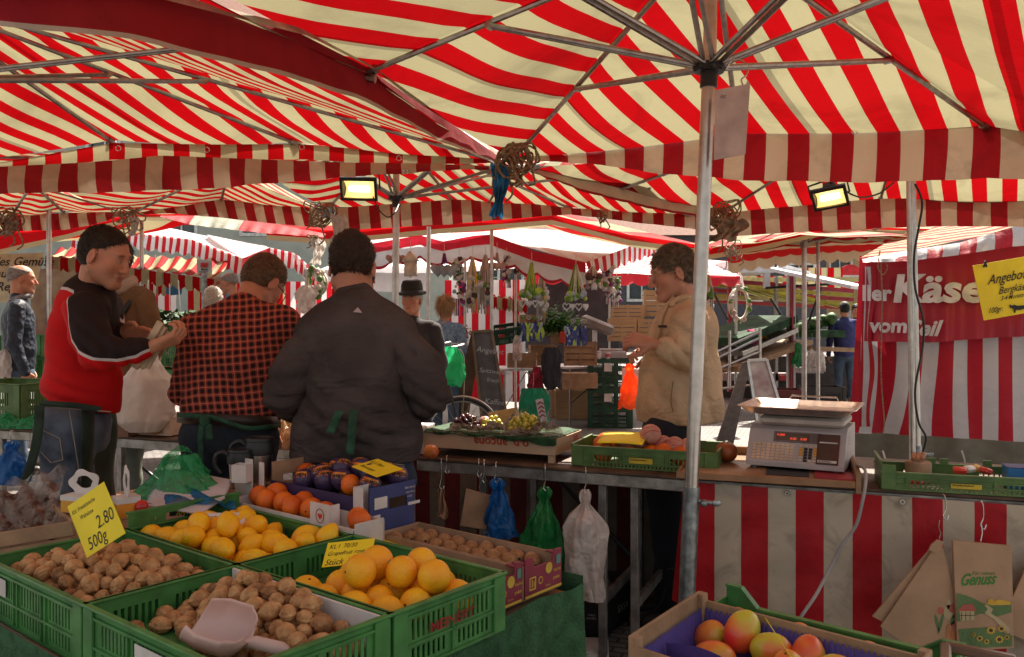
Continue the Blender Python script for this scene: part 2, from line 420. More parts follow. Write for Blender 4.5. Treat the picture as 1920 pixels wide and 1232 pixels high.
# near umbrella (left)
u2_FR=P(938,300,5.16);u2_m1=P(560,266,4.85);u2_m2=P(212,262,4.68);u2_FL=P(-220,312,4.62)
u2_NR=Vector((-1.085,1.85,2.42));u2_NM=Vector((-2.9,1.7,2.55));u2_NL=Vector((-4.4,1.7,2.48));u2_LM=Vector((-4.2,3.2,2.52));u2_RM=Vector((-.565,3.47,2.475))
u2_apex=P(-183,-30,3.64);u2_hub=P(-190,150,3.64)
b2=(u2_FR-u2_FL).normalized();b2 .z=0
ring2=[u2_FR,u2_m1,u2_m2,u2_FL,u2_LM,u2_NL,u2_NM,u2_NR,u2_RM]
U2=umbrella('market_umbrella','striped umbrella spread over the man in the red jacket, pole out of view',u2_hub,u2_apex,ring2,(u2_hub.x-.03,3.64,0),(.86,-.51,0),u2_FR,.124,sag=.06,strut_ext=[.42,.45,.5,.5,.5,.5,.5,.5,.62])
top=[P(925,300,5.12),P(750,286,4.99),P(562,270,4.83),P(400,271,4.74),P(212,268,4.66),P(0,305,4.62),P(-200,322,4.6)]
bot=[P(925,306,5.11),P(750,309,4.98),P(562,299,4.82),P(400,300,4.73),P(212,300,4.65),P(0,320,4.61),P(-200,340,4.59)]
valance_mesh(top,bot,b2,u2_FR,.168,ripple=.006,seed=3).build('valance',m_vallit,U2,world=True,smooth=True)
top=[P(925,311,5.02),P(800,306,4.95),P(640,304,4.86),P(430,296,4.72),P(300,291,4.65),P(180,303,4.58),P(0,312,4.5),P(-200,316,4.5)]
bot=[P(925,317,5.0),P(800,322,4.92),P(640,333,4.82),P(430,351,4.66),P(300,358,4.6),P(180,361,4.53),P(0,363,4.46),P(-200,366,4.45)]
vm=valance_mesh(top,bot,b2,u2_FR,.172,ripple=.02,seed=5)
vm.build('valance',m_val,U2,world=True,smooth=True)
for px,py,Y in ((222,278,4.63),(388,281,4.7),(566,276,4.8),(748,297,4.95),(760,322,4.9)):mb=MB();d_ring(mb,P(px,py,Y),.014);mb.build('ring',m_hookm,U2,world=True)
# middle umbrella
u3_hub=P(743,372,6.5);u3_apex=Vector((u3_hub.x,6.5,2.92))
u3=[P(615,388,7.3),P(850,375,7.5),P(1070,388,7.5),P(1310,405,7.3),Vector((1.0,6.2,2.44)),Vector((.05,5.35,2.44)),Vector((-1.0,5.2,2.5)),Vector((-1.85,5.2,2.46)),Vector((-1.75,6.3,2.5))]
b3=Vector((1,.02,0))
U3=umbrella('market_umbrella','striped market umbrella on the pole behind the man in the brown sweatshirt',u3_hub,u3_apex,u3,(u3_hub.x-.02,6.5,0),(.8,-.6,0),u3[0],.14,sag=.05,pole_r=.026,rib_r=.012)
top=[P(628,390,7.25),P(740,382,7.35),P(850,374,7.45),P(960,378,7.45),P(1070,390,7.45),P(1200,397,7.35),P(1325,404,7.25)]
bot=[P(632,433,7.2),P(740,426,7.3),P(850,420,7.4),P(960,410,7.4),P(1070,402,7.4),P(1200,418,7.3),P(1325,432,7.2)]
valance_mesh(top,bot,b3,u3[0],.174,ripple=.012,seed=6).build('valance',m_val,U3,world=True,smooth=True)
u4_hub=P(1709,318,5.5);u4_apex=Vector((u4_hub.x,5.5,2.98))
u4=[P(1352,398,7.0),P(1650,373,6.9),P(2050,385,6.5),Vector((4.6,5.4,2.45)),Vector((4.1,4.5,2.5)),Vector((2.7,4.55,2.5)),P(1250,285,5.1),P(990,312,5.4),P(1150,355,6.1)]
b4=Vector((1,-.08,0))
U4=umbrella('market_umbrella','striped umbrella whose double pole carries a black cable before the cheese banner',u4_hub,u4_apex,u4,(P(1722,0,5.5).x,5.5,0),(.87,-.5,0),u4[0],.2,sag=.05,pole_r=.0255,sleeve=.27,rib_r=.012)
top=[P(1352,400,6.95),P(1450,390,6.93),P(1640,373,6.85),P(1780,371,6.75),P(1980,373,6.5)]
bot=[P(1356,444,6.9),P(1450,438,6.88),P(1640,428,6.8),P(1780,424,6.7),P(1980,426,6.45)]
valance_mesh(top,bot,b4,u4[0],.226,ripple=.008,seed=8).build('valance',m_val,U4,world=True,smooth=True)
top=[P(985,312,5.4),P(1100,322,5.8),P(1230,352,6.4),P(1345,388,6.9)]
bot=[P(1000,324,5.35),P(1100,362,5.75),P(1230,394,6.35),P(1345,412,6.85)]
m_valside=stripe_mat('side_valance_cloth',(.30,.01,.015),(.50,.38,.27),transl=.1,dirt=.3,dscale=3,hem=(.02,.10,(.52,.42,.30)),wr=.5)
valance_mesh(top,bot,usol=.2,ripple=.01,seed=9,out=(.6,-.6,0)).build('valance',m_valside,U4,world=True,smooth=True)
mb=MB();mb.tube([P(1705,340,5.42),P(1711,880,5.42),Vector((P(1711,0,5.42).x,5.42,0))],[.019,.019,.019],14);mb.build('pole',m_alu,U4,world=True)
mb=MB();mb.tube(bez([P(1716,345,5.38),P(1729,380,5.36),P(1722,430,5.38),P(1714,480,5.37),P(1716,540,5.36),P(1731,600,5.36),P(1730,650,5.38),P(1716,730,5.36),P(1722,790,5.36),P(1736,820,5.36),P(1730,850,5.38),P(1724,890,5.38)],8),.007,6)
tag(mb.build('power_cable',m_cablek),'black power cable winding down the pole in front of the cheese banner','cable')
u6_apex=P(430,300,6.4)
u6=[P(600,391,7.4),P(415,373,7.6),P(242,400,7.5),Vector((-3.4,6.4,2.45)),Vector((-3.3,5.3,2.5)),Vector((-2.6,5.15,2.5)),Vector((-1.95,5.25,2.48))]
U6=umbrella('market_umbrella','striped market umbrella behind the left umbrella, a knot of rope at its far corner',P(430,360,6.4),u6_apex,u6,(P(440,0,6.4).x,6.4,0),(.8,-.6,0),u6[0],.14,sag=.04,pole=False)
top=[P(250,401,7.45),P(320,386,7.5),P(412,374,7.55),P(500,381,7.5),P(600,392,7.35)]
bot=[P(258,403,7.4),P(320,400,7.45),P(412,408,7.5),P(500,418,7.45),P(610,428,7.3)]
valance_mesh(top,bot,(1,.05,0),u6[0],.175,ripple=.01,seed=11).build('valance',m_val,U6,world=True,smooth=True)
mb=MB();fo=P(92,430,7.2);mb.tube([Vector((fo.x,7.2,0)),Vector((fo.x,7.2,2.5))],.02,12)
u7_apex=P(60,335,6.3)
u7=[P(235,396,7.5),P(120,395,7.4),P(20,404,7.3),P(-160,380,7.2),Vector((-5.6,6.0,2.45)),Vector((-4.8,5.2,2.5)),Vector((-3.5,5.2,2.5))]
U7=umbrella('market_umbrella','leftmost striped umbrella, its thin pole behind the man in the red jacket',P(60,390,6.3),u7_apex,u7,(fo.x,7.2,0),(.8,-.6,0),u7[0],.14,sag=.04,pole=False)
mb.build('pole',m_alu,U7,world=True)
top=[P(10,404,7.3),P(120,399,7.38),P(235,397,7.45)]
bot=[P(14,434,7.25),P(120,431,7.33),P(180,420,7.38),P(235,402,7.42)]
valance_mesh(top,bot,(1,.05,0),u7[0],.15,ripple=.01,seed=12,nu=50).build('valance',m_val,U7,world=True,smooth=True)
mb=MB();mb.tube([P(804,425,7.9),Vector((P(800,0,7.9).x,7.9,0))],.02,12)
# third row: backlit red edges with a cream hem
def back_umbrella(name,label,edge,hemw,Y2,zr,up_,period=.45,strip=.2,smear=None,extra=None):
 0
 e=[Vector(p) for p in edge]
 far=[Vector((p.x*1.02,p.y+Y2,p.z+zr*.3)) for p in reversed(e)]
 cx=sum(p.x for p in e)/len(e);cy=e[len(e)//2].y+Y2*.5
 apex=Vector((cx,cy,max(p.z for p in e)+zr))
 t=thing(name,label,'umbrella',(cx,cy,0))
 canopy_mesh(apex,e+far,(0,1,0),e[0],period,sag=.04,n=8).build('canopy',m_can,t,world=True,smooth=True)
 mb2=MB();mb2 .tube([(cx,cy,0),apex],.022,10);mb2 .build('pole',m_alu,t,world=True)
 return t,apex
ed=[P(500,424,8.6),P(620,432,8.6),P(800,418,8.8),P(1035,402,9.0),P(1180,440,9.0),P(1330,462,9.0)]
U8,ap8=back_umbrella('market_umbrella','umbrella with glowing red edge and cream hem just above the stall of hanging hearts',ed,0,2.2,.35,0)
bo=[P(500,450,8.55),P(620,458,8.55),P(800,440,8.75),P(1035,421,8.95),P(1180,459,8.95),P(1330,478,8.95)]
m_hem9=stripe_mat('red_hem_far',(.75,.006,.01),(.75,.006,.01),transl=.6,dirt=.12,hem=(0,.055,(.66,.54,.30)),wr=.4)
valance_mesh(ed,bo,usol=.2,ripple=.008,seed=14).build('valance',m_hem9,U8,world=True,smooth=True)
mb.build('pole',m_alu,U8,world=True)
ed=[P(1310,468,9.0),P(1420,452,9.0),P(1570,424,9.2),P(1760,430,9.2),P(1960,432,9.0)]
bo=[P(1310,490,8.95),P(1420,470,8.95),P(1570,436,9.15),P(1760,440,9.15),P(1960,442,8.95)]
U9,ap9=back_umbrella('market_umbrella','umbrella with a bright red backlit edge to the right of the tan jacket',ed,0,2.0,.3,0)
valance_mesh(ed,bo,usol=.2,ripple=.008,seed=15).build('valance',m_hem9,U9,world=True,smooth=True)
ed=[P(-160,440,8.6),P(0,436,8.6),P(130,425,8.8),P(250,402,9),P(420,400,9.2),P(500,404,9.3)]
bo=[P(-160,500,8.55),P(0,478,8.55),P(130,447,8.75),P(250,414,8.95),P(420,414,9.15),P(500,440,9.2)]
U10,ap10=back_umbrella('market_umbrella','umbrella with glowing red border and cream hem behind the red jacket man',ed,0,1.6,.2,0)
valance_mesh(ed,bo,usol=.2,ripple=.008,seed=16).build('valance',m_hem9,U10,world=True,smooth=True)
T=thing('rolled_tarpaulin','sagging pale and red tarpaulin strip slung below the striped valance','tarpaulin',P(430,420,8.2))
top=[P(300,404,8.2),P(400,404,8.1),P(520,420,8.0),P(610,438,7.9)]
bot=[P(300,406,8.0),P(360,422,7.9),P(480,436,7.8),P(606,445,7.8)]
valance_mesh(top,bot,(.3,.2,1),P(300,404,8.2),.16,ripple=.03,seed=17).build('cloth',stripe_mat('tarp_cloth',(.5,.05,.06),(.42,.42,.34),transl=.3,dirt=.3),T,world=True,smooth=True)
# small rope knots, lamps, hanging sign
def rope_knot(name,label,c,r,n,seed,thick=.006,tails=3,cloth=None,cat='rope'):
 rnd=random.Random(seed);c=Vector(c)
 t=thing(name,label,cat,c)
 mb=MB()
 for k in range(n):
  ax=Vector((rnd.uniform(-1,1),rnd.uniform(-1,1),rnd.uniform(-1,1))).normalized()
  a=ax.orthogonal().normalized();b_=ax.cross(a);rr=r*rnd.uniform(.55,1.05);cc=Vector((rnd.uniform(-.4,.4),rnd.uniform(-.3,.3),rnd.uniform(-.45,.3)))*r
  mb.tube([cc+(a*cos(2*pi*i/18)*rr*1.1+b_*sin(2*pi*i/18)*rr*.8)+Vector((0,0,.1*r*sin(5*i))) for i in range(18)],thick,6,closed=True)
 for k in range(tails):
  x=rnd.uniform(-1,1)*r;l=r*rnd.uniform(1.2,2.6)
  mb.tube(bez([(x*.4,0,-r*.4),(x,-.02,-r*.9),(x*1.2+.02,0,-l*.8),(x*1.1-.02,0,-l)],6),thick,6)
 mb.build('rope',m_rope,t)
 if cloth:
  ccol,w_,h_,dx=cloth
  mb=MB()
  mb.grid(lambda u,v:Vector((dx+(u-.5)*w_*(.55+.6*abs(sin(3*v+1)))+.2*w_*sin(4*v),-.03-.014*cos(u*19)*(.4+v)-.008*sin(v*17),-.2*r-v*h_+.01*sin(u*13))),28,20)
  mb.build('cloth',ccol,t,smooth=True)
 return t
m_bluerag=mat('blue_rag',(.03,.17,.36),rough=.5,var=.3,scale=18,bump=.5,bscale=30,transl=.3)
m_whiterag=mat('white_rag',(.62,.58,.54),rough=.8,var=.1,bump=.5,bscale=30,transl=.3)
rope_knot('rope_bundle','big coil of rope and blue cloth knotted where the umbrella corners meet',P(962,302,4.85),.115,16,3,.0065,4,(m_bluerag,.085,.30,-.085))
rope_knot('rope_bundle','tangled rope coil with a white rag at the corner right of the left floodlight',P(600,398,7.1),.11,9,4,.006,2,(m_whiterag,.12,.24,.15))
rope_knot('rope_bundle','rope knot with short loose ends above the red jacket man',P(240,402,7.2),.10,7,5,.006,4,(m_whiterag,.07,.16,.06))
rope_knot('rope_bundle','grey rope coil at the umbrella corner right of the tan jacket man',P(1352,405,6.7),.13,12,6,.006,4,(mat('old_canvas',(.28,.2,.14),rough=.9,var=.3,bump=.4),.26,.17,.02))
rope_knot('rope_bundle','small rope knot hanging under the valance above the hearts stall',P(1130,405,7.2),.055,6,7,.005,2)
rope_knot('rope_bundle','rope and strap knot at the left edge of the picture under the umbrella corner',P(12,408,7.0),.11,7,8,.007,3,(mat('old_canvas2',(.25,.19,.14),rough=.9,var=.3,bump=.4),.14,.12,.02))
rope_knot('rope_bundle','black strap knot with a white rag over the shirt man',P(590,447,7.6),.05,5,9,.006,3,(m_whiterag,.11,.22,.03))
rope_knot('rope_bundle','coil of thin rope on the awning corner left of the truck stall',P(1372,468,8.6),.09,8,10,.005,3)
def floodlight(label,c,w_,h_,yaw,pitch,roll,brack_top):
 c=Vector(c);t=thing('floodlight',label,'floodlight',c)
 M=Euler((R(pitch),R(roll),R(yaw)),'XYZ').to_matrix().to_4x4()
 mb=MB(M)
 hw=w_/2;hh=h_/2
 mb.add([(-hw,0,-hh),(hw,0,-hh),(hw,0,hh),(-hw,0,hh),(-hw*.55,.09,-hh*.5),(hw*.55,.09,-hh*.5),(hw*.55,.09,hh*.6),(-hw*.55,.09,hh*.6)],[(4,5,1,0),(5,6,2,1),(6,7,3,2),(7,4,0,3),(7,6,5,4)])
 mb.box(-hw*.4,hw*.4,.05,.10,hh*.4,hh*1.0)
 mb.build('housing',m_blackp,t,smooth=False)
 mb=MB(M);f_=.012
 mb.box(-hw-f_,hw+f_,-.014,.004,hh-.002,hh+f_*1.6);mb.box(-hw-f_,hw+f_,-.014,.004,-hh-f_,-hh+.002)
 mb.box(-hw-f_,-hw+.003,-.014,.004,-hh+.002,hh-.002);mb.box(hw-.003,hw+f_,-.014,.004,-hh+.002,hh-.002)
 mb.build('bezel',m_blackp,t,smooth=False)
 mb=MB(M);mb.grid(lambda u,v:Vector(((u-.5)*w_*.96,.03-.026*(1-(1-abs(2*v-1))**.5),(v-.5)*h_*.96)),8,12)
 m=MATS.get('lamp_reflector')
 if not m:
  m=mat('lamp_reflector',(1,.66,.22),rough=.4,emit=.33);
 mb.build('reflector',m,t)
 mb=MB(M);mb.tube([(-hw*.62,.008,0),(hw*.62,.008,0)],hh*.32,10)
 mb.build('tube',mat('lamp_tube',(1,.88,.55),emit=1.6),t)
 mb=MB();bt=Vector(brack_top)-c
 s0=M@Vector((hw+.02,.03,0));s1=M@Vector((-hw-.02,.03,0))
 mb.tube([s0,M@Vector((hw+.02,.03,hh+.03)),M@Vector((0,.03,hh+.045)),bt],.006,6);mb.tube([s1,M@Vector((-hw-.02,.03,hh+.03)),M@Vector((0,.03,hh+.045))],.006,6)
 mb.build('bracket',m_blackp,t)
 return t
floodlight('lit floodlight hanging left, beside the middle umbrella pole',P(673,355,4.9),.19,.105,-4,22,2,P(700,322,4.95))
mb=MB();mb.tube(bez([P(699,368,4.9),P(712,395,4.9),P(728,407,4.9),P(742,396,4.9),P(752,372,5.2)],8),.004,6)
tag(mb.build('lamp_cable',m_cablek),'thin black cable looping from the left floodlight to the pole','cable')
floodlight('lit floodlight hanging right, below the near valance',P(1556,371,4.75),.165,.10,-30,34,-8,P(1560,344,4.75))
mb=MB();mb.tube(bez([P(1586,358,4.75),P(1600,366,4.75),P(1620,370,4.8),P(1650,362,4.9),P(1676,342,5.0)],8),.005,6)
tag(mb.build('lamp_cable',m_cablek),'black cable running from the right floodlight along the valance','cable')
S=thing('hanging_board','pale board with faded handwriting hooked beside the near pole','sign',P(1370,230,3.0))
mb=MB(frame(P(1338,306,3.0),(1,-.15,0)))
mb.prism([(0,.01),(.108,.028),(.124,.27),(.116,.287),(.11,.272),(.005,.255)],.006,Matrix.Rotation(R(90),4,'X'))
mb.build('board',mat('board_card',(.50,.38,.35),rough=.7,var=.1,scale=12,bump=.1),S,world=True,smooth=False)
mb=MB(frame(P(1338,306,3.0),(1,-.15,0)))
mb.text('ist heiß!',(.02,-.0085,.225),(1,.1,0),(0,0,1),.022,shear=.3);mb.build('lettering',mat('faded_ink',(.16,.10,.1)),S,world=True,smooth=False)
mb=MB();mb.tube(bez([P(1362,128,3.05),P(1370,116,3.0),P(1384,112,3.0),P(1402,122,3.0),P(1400,140,3.0),P(1390,150,3.0),P(1396,163,3.0),P(1403,158,3.0)],6),.003,6)
mb.build('hook',m_hookm,S,world=True)
# bodies: signed distance fields meshed as continuous surfaces
def _V(p):return np.array([p[0],p[1],p[2]],dtype=np.float64)
def sd_cone(X,a,b,r1,r2):
 a=_V(a);b=_V(b);ba=b-a;L2=max(ba@ba,1e-9);t=np.clip(((X-a)@ba)/L2,0,1)
 return np.linalg.norm(X-a-t[...,None]*ba,axis=-1)-(r1+(r2-r1)*t)
def sd_ell(X,c,r,M=None):
 q=X-_V(c)
 if M is not None:q=q@np.array(M.to_3x3())
 r=_V(r);k0=np.linalg.norm(q/r,axis=-1);k1=np.linalg.norm(q/(r*r),axis=-1)
 return k0*(k0-1)/np.maximum(k1,1e-9)
def smin(a,b,k):
 if k<=0:return np.minimum(a,b)
 h=np.clip(.5+.5*(b-a)/k,0,1);return b*(1-h)+a*h-k*h*(1-h)
def field(X,prims,cuts=(),wr=0,wf=9.,seed=0,folds=()):
 d=None
 for p in prims:
  k=p[-1]
  if p[0]=='c':e=sd_cone(X,p[1],p[2],p[3],p[4])
  elif p[0]=='e':e=sd_ell(X,p[1],p[2],p[3])
  elif p[0]=='-':
   e=sd_ell(X,p[1],p[2],p[3]);d=-smin(-d,e,k);continue
  d=e if d is None else smin(d,e,k)
 if wr:
  x,y,z=X[...,0]*wf,X[...,1]*wf,X[...,2]*wf
  n=np.sin(x*1.3+1.7*np.sin(z*.9+seed)+seed)*np.sin(z*1.9+1.2*np.sin(x*.8+y)+seed*2)+.6*np.sin(x*2.7+z*2.1+2*np.sin(y*1.7+seed))*np.sin(y*2.2+z*1.1)+.35*np.sin(z*5.1+x*2.2+1.5*np.sin(x*3+seed))
  d=d+wr*n
 for (c,rad,amp,fr,dirv) in folds:
  q=X-_V(c);g=np.exp(-(q*q).sum(-1)/(rad*rad));s_=q@_V(dirv)
  d=d+amp*g*(1.1-1.9*np.abs(np.sin(s_*fr*.5+3*q[...,2]+1.3*np.sin(q[...,0]*14+q[...,2]*9)))**.8)
 for (n_,p_) in cuts:
  n_=Vector(n_).normalized();d=np.maximum(d,(X-_V(p_))@_V(n_))
 return d
def surface_nets(F,org,h):
 S=(F<0);c=np.zeros(np.array(F.shape)-1,dtype=np.int8)
 for dx in (0,1):
  for dy in (0,1):
   for dz in (0,1):c+=S[dx:F.shape[0]-1+dx,dy:F.shape[1]-1+dy,dz:F.shape[2]-1+dz]
 act=(c>0)&(c<8);ids=np.full(act.shape,-1,dtype=np.int64);I=np.argwhere(act);ids[act]=np.arange(len(I))
 acc=np.zeros((len(I),3));cnt=np.zeros(len(I))
 cor=[(a,b,d) for a in (0,1) for b in (0,1) for d in (0,1)]
 for i in range(8):
  for j in range(i+1,8):
   if sum(abs(cor[i][k]-cor[j][k]) for k in range(3))!=1:continue
   A=I+np.array(cor[i]);B=I+np.array(cor[j]);fa=F[A[:,0],A[:,1],A[:,2]];fb=F[B[:,0],B[:,1],B[:,2]]
   m=(fa<0)!=(fb<0);t=fa/(fa-fb+1e-12);pos=A+(B-A)*t[:,None];acc[m]+=pos[m];cnt[m]+=1
 V=acc/np.maximum(cnt,1)[:,None]*h+np.array(org)
 Q=[]
 for ax in range(3):
  u=(ax+1)%3;v=(ax+2)%3
  sl0=[slice(None)]*3;sl1=[slice(None)]*3;sl0[ax]=slice(0,-1);sl1[ax]=slice(1,None)
  a=S[tuple(sl0)];b=S[tuple(sl1)]
  E=np.argwhere(a!=b);E=E[(E[:,u]>0)&(E[:,v]>0)&(E[:,u]<F.shape[u]-1)&(E[:,v]<F.shape[v]-1)]
  if not len(E):continue
  def cell(du,dv):
   q=E.copy();q[:,u]-=du;q[:,v]-=dv;return ids[q[:,0],q[:,1],q[:,2]]
  q=np.stack([cell(1,1),cell(0,1),cell(0,0),cell(1,0)],1)
  fl=~a[E[:,0],E[:,1],E[:,2]];q[fl]=q[fl][:,::-1];Q.append(q)
 Q=np.concatenate(Q);Q=Q[(Q>=0).all(1)]
 return V,Q
def bounds(prims,pad=.03):
 lo=np.full(3,1e9);hi=-lo
 for p in prims:
  if p[0]=='c':
   for (q,r) in ((p[1],p[3]),(p[2],p[4])):lo=np.minimum(lo,_V(q)-r);hi=np.maximum(hi,_V(q)+r)
  elif p[0]=='e':r=max(p[2]);lo=np.minimum(lo,_V(p[1])-r);hi=np.maximum(hi,_V(p[1])+r)
 return lo-pad,hi+pad
def sdf_mesh(mb,prims,h=.012,cuts=(),wr=0,wf=9.,seed=0,folds=(),zmin=None,keepcol=None):
 lo,hi=bounds(prims)
 if zmin is not None:lo[2]=max(lo[2],zmin)
 n=np.maximum(4,np.ceil((hi-lo)/h).astype(int)+1)
 ax=[lo[i]+h*np.arange(n[i]) for i in range(3)]
 X=np.stack(np.meshgrid(*ax,indexing='ij'),-1)
 Fv=field(X,prims,cuts,wr,wf,seed,folds)
 V,Q=surface_nets(Fv,lo,h)
 off=len(mb.v)
 mb.v.extend([tuple(v) for v in V]);mb.uv.extend([(0,0)]*len(V));mb.f.extend([tuple(int(i)+off for i in q) for q in Q]);mb.mi.extend([mb.cur]*len(Q))
 return V
def head_frame(c,yaw,pitch=0,roll=0):
 0
 return Matrix.Translation(Vector(c))@Euler((R(-pitch),R(roll),R(yaw)),'YXZ').to_matrix().to_4x4() if False else Matrix.Translation(Vector(c))@Matrix.Rotation(R(yaw),4,'Z')@Matrix.Rotation(R(-pitch),4,'X')@Matrix.Rotation(R(roll),4,'Y')
def head_prims(M,s=1,jaw=1,nose=1):
 p=lambda x,y,z:M@Vector((x*s,y*s,z*s))
 Rm=M.to_3x3()
 def E(x,y,z,a,b,c,k=.02,rot=None):return ('e',p(x,y,z),(a*s,b*s,c*s),(Rm@rot) if rot else Rm,k*s)
 def K(x0,y0,z0,x1,y1,z1,r0,r1,k=.012):return ('c',p(x0,y0,z0),p(x1,y1,z1),r0*s,r1*s,k*s)
 L=[E(0,-.014,.045,.076,.096,.082),E(0,.022,-.005,.066,.068,.088,.03),E(0,.03,-.05,.052*jaw,.052,.055,.03)]
 for sg in (-1,1):
  L+=[K(sg*.056*jaw,.0,-.05,sg*.022,.068,-.092,.02,.018,.025),E(sg*.042,.062,-.012,.024,.022,.022,.02)]
 L+=[K(-.016,.076,-.092,.016,.076,-.092,.019,.019,.02)]
 L+=[K(-.04,.080,.034,.04,.080,.034,.011,.011,.015)]
 for sg in (-1,1):L.append(('-',p(sg*.031,.105,.012),(.020*s,.020*s,.013*s),Rm,.012*s))
 L+=[K(0,.088,.022,0,.112*nose+.0,-.020,.008,.0125,.010),E(0,.110*nose,-.024,.0125,.013,.0105,.006)]
 for sg in (-1,1):L.append(E(sg*.0125,.099,-.027,.0085,.010,.008,.006))
 L+=[K(-.02,.088,-.054,.02,.088,-.054,.0075,.0075,.006),K(-.015,.089,-.0645,.015,.089,-.0645,.0075,.0075,.004)]
 L.append(('-',p(0,.104,-.0588),(.027*s,.009*s,.0022*s),Rm,.003*s))
 for sg in (-1,1):
  L.append(E(sg*.031,.079,.011,.0145,.012,.0105,.006))
  ro=Matrix.Rotation(R(sg*-18),3,'Z')@Matrix.Rotation(R(-12),3,'X')
  L.append(E(sg*.080,-.008,.0,.008,.021,.034,.008,ro));L.append(('-',p(sg*.090,-.002,.003),(.006*s,.011*s,.019*s),Rm@ro,.005*s))
 return L
def hair_prims(M,s=1,th=.012,top=.0):
 p=lambda x,y,z:M@Vector((x*s,y*s,z*s));Rm=M.to_3x3()
 return [('e',p(0,-.016,.047+top*.4),((.078+th)*s,(.098+th)*s,(.084+th+top)*s),Rm,0),('e',p(0,-.045,.01),((.070+th)*s,(.068+th)*s,(.075+th)*s),Rm,.02)]
def skin_mat(name,col,lip=None):
 if name in MATS:return MATS[name]
 m,t,b=newmat(name);N=t.nodes;L=t.links
 at=N.new('ShaderNodeVertexColor');at.layer_name='col'
 tc=N.new('ShaderNodeTexCoord');nz=N.new('ShaderNodeTexNoise');nz.inputs['Scale'].default_value=35;nz.inputs['Detail'].default_value=5;L.new(tc.outputs['Object'],nz.inputs['Vector'])
 rp=N.new('ShaderNodeMapRange');rp.inputs[3].default_value=.92;rp.inputs[4].default_value=1.08;L.new(nz.outputs[0],rp.inputs[0])
 ml=N.new('ShaderNodeVectorMath');ml.operation='SCALE';L.new(at.outputs[0],ml.inputs[0]);L.new(rp.outputs[0],ml.inputs['Scale']);L.new(ml.outputs[0],b.inputs['Base Color'])
 b.inputs['Roughness'].default_value=.5;b.inputs['Specular IOR Level'].default_value=.4
 b.inputs['Subsurface Weight'].default_value=.15;b.inputs['Subsurface Radius'].default_value=(.012,.004,.002);b.inputs['Subsurface Scale'].default_value=1
 n2=N.new('ShaderNodeTexNoise');n2 .inputs['Scale'].default_value=220;L.new(tc.outputs['Object'],n2 .inputs['Vector'])
 bp=N.new('ShaderNodeBump');bp.inputs['Strength'].default_value=.25;bp.inputs['Distance'].default_value=.002;L.new(n2 .outputs[0],bp.inputs['Height']);L.new(bp.outputs[0],b.inputs['Normal'])
 MATS[name]=m;return m
m_skin=skin_mat('skin',None)
def paint_skin(V,M,col,stubble=0,brow=(.06,.035,.02),s=1,hairc=None,hairline=None):
 0
 Mi=np.array(M.inverted());Q=(V@Mi[:3,:3].T+Mi[:3,3])/s
 c=np.tile(np.array(col,dtype=np.float64),(len(V),1));x,y,z=Q[:,0],Q[:,1],Q[:,2]
 def mixc(w_,cc):
  w_=np.clip(w_,0,1)[:,None];c[:]=c*(1-w_)+np.array(cc)*w_
 ruddy=np.exp(-(((np.abs(x)-.045)/.02)**2+((z+.02)/.025)**2))*(y>.03)+np.exp(-((x/.02)**2+((z+.018)/.02)**2))*(y>.09)+np.exp(-(((np.abs(x)-.082)/.02)**2+(z/.04)**2))
 mixc(.35*ruddy,(col[0]*1.0,col[1]*.6,col[2]*.55))
 if stubble:mixc(stubble*np.clip((-z-.028)/.02,0,1)*(y>-.03)*(z>-.13),tuple(k*.45 for k in col))
 lip=np.exp(-(((x)/.021)**4+((z+.059)/.0095)**4))*(y>.07);mixc(.8*lip,(col[0]*.75,col[1]*.42,col[2]*.42))
 br=np.exp(-(((np.abs(x)-.032)/.018)**4+((z-.036-.1*(.03-np.abs(x)))/.0055)**4))*(y>.05);mixc(.85*br,brow)
 ex=np.exp(-(((np.abs(x)-.031)/.0145)**4+((z-.0135)/.0036)**4))*(y>.06);mixc(.8*ex,(.05,.03,.025))
 ml_=np.exp(-((x/.022)**4+((z+.0588)/.0022)**4))*(y>.07);mixc(.75*ml_,(.10,.03,.025))
 if hairc is not None and hairline is not None:mixc(hairline(x,y,z),hairc)
 return np.concatenate([c,np.ones((len(V),1))],1)
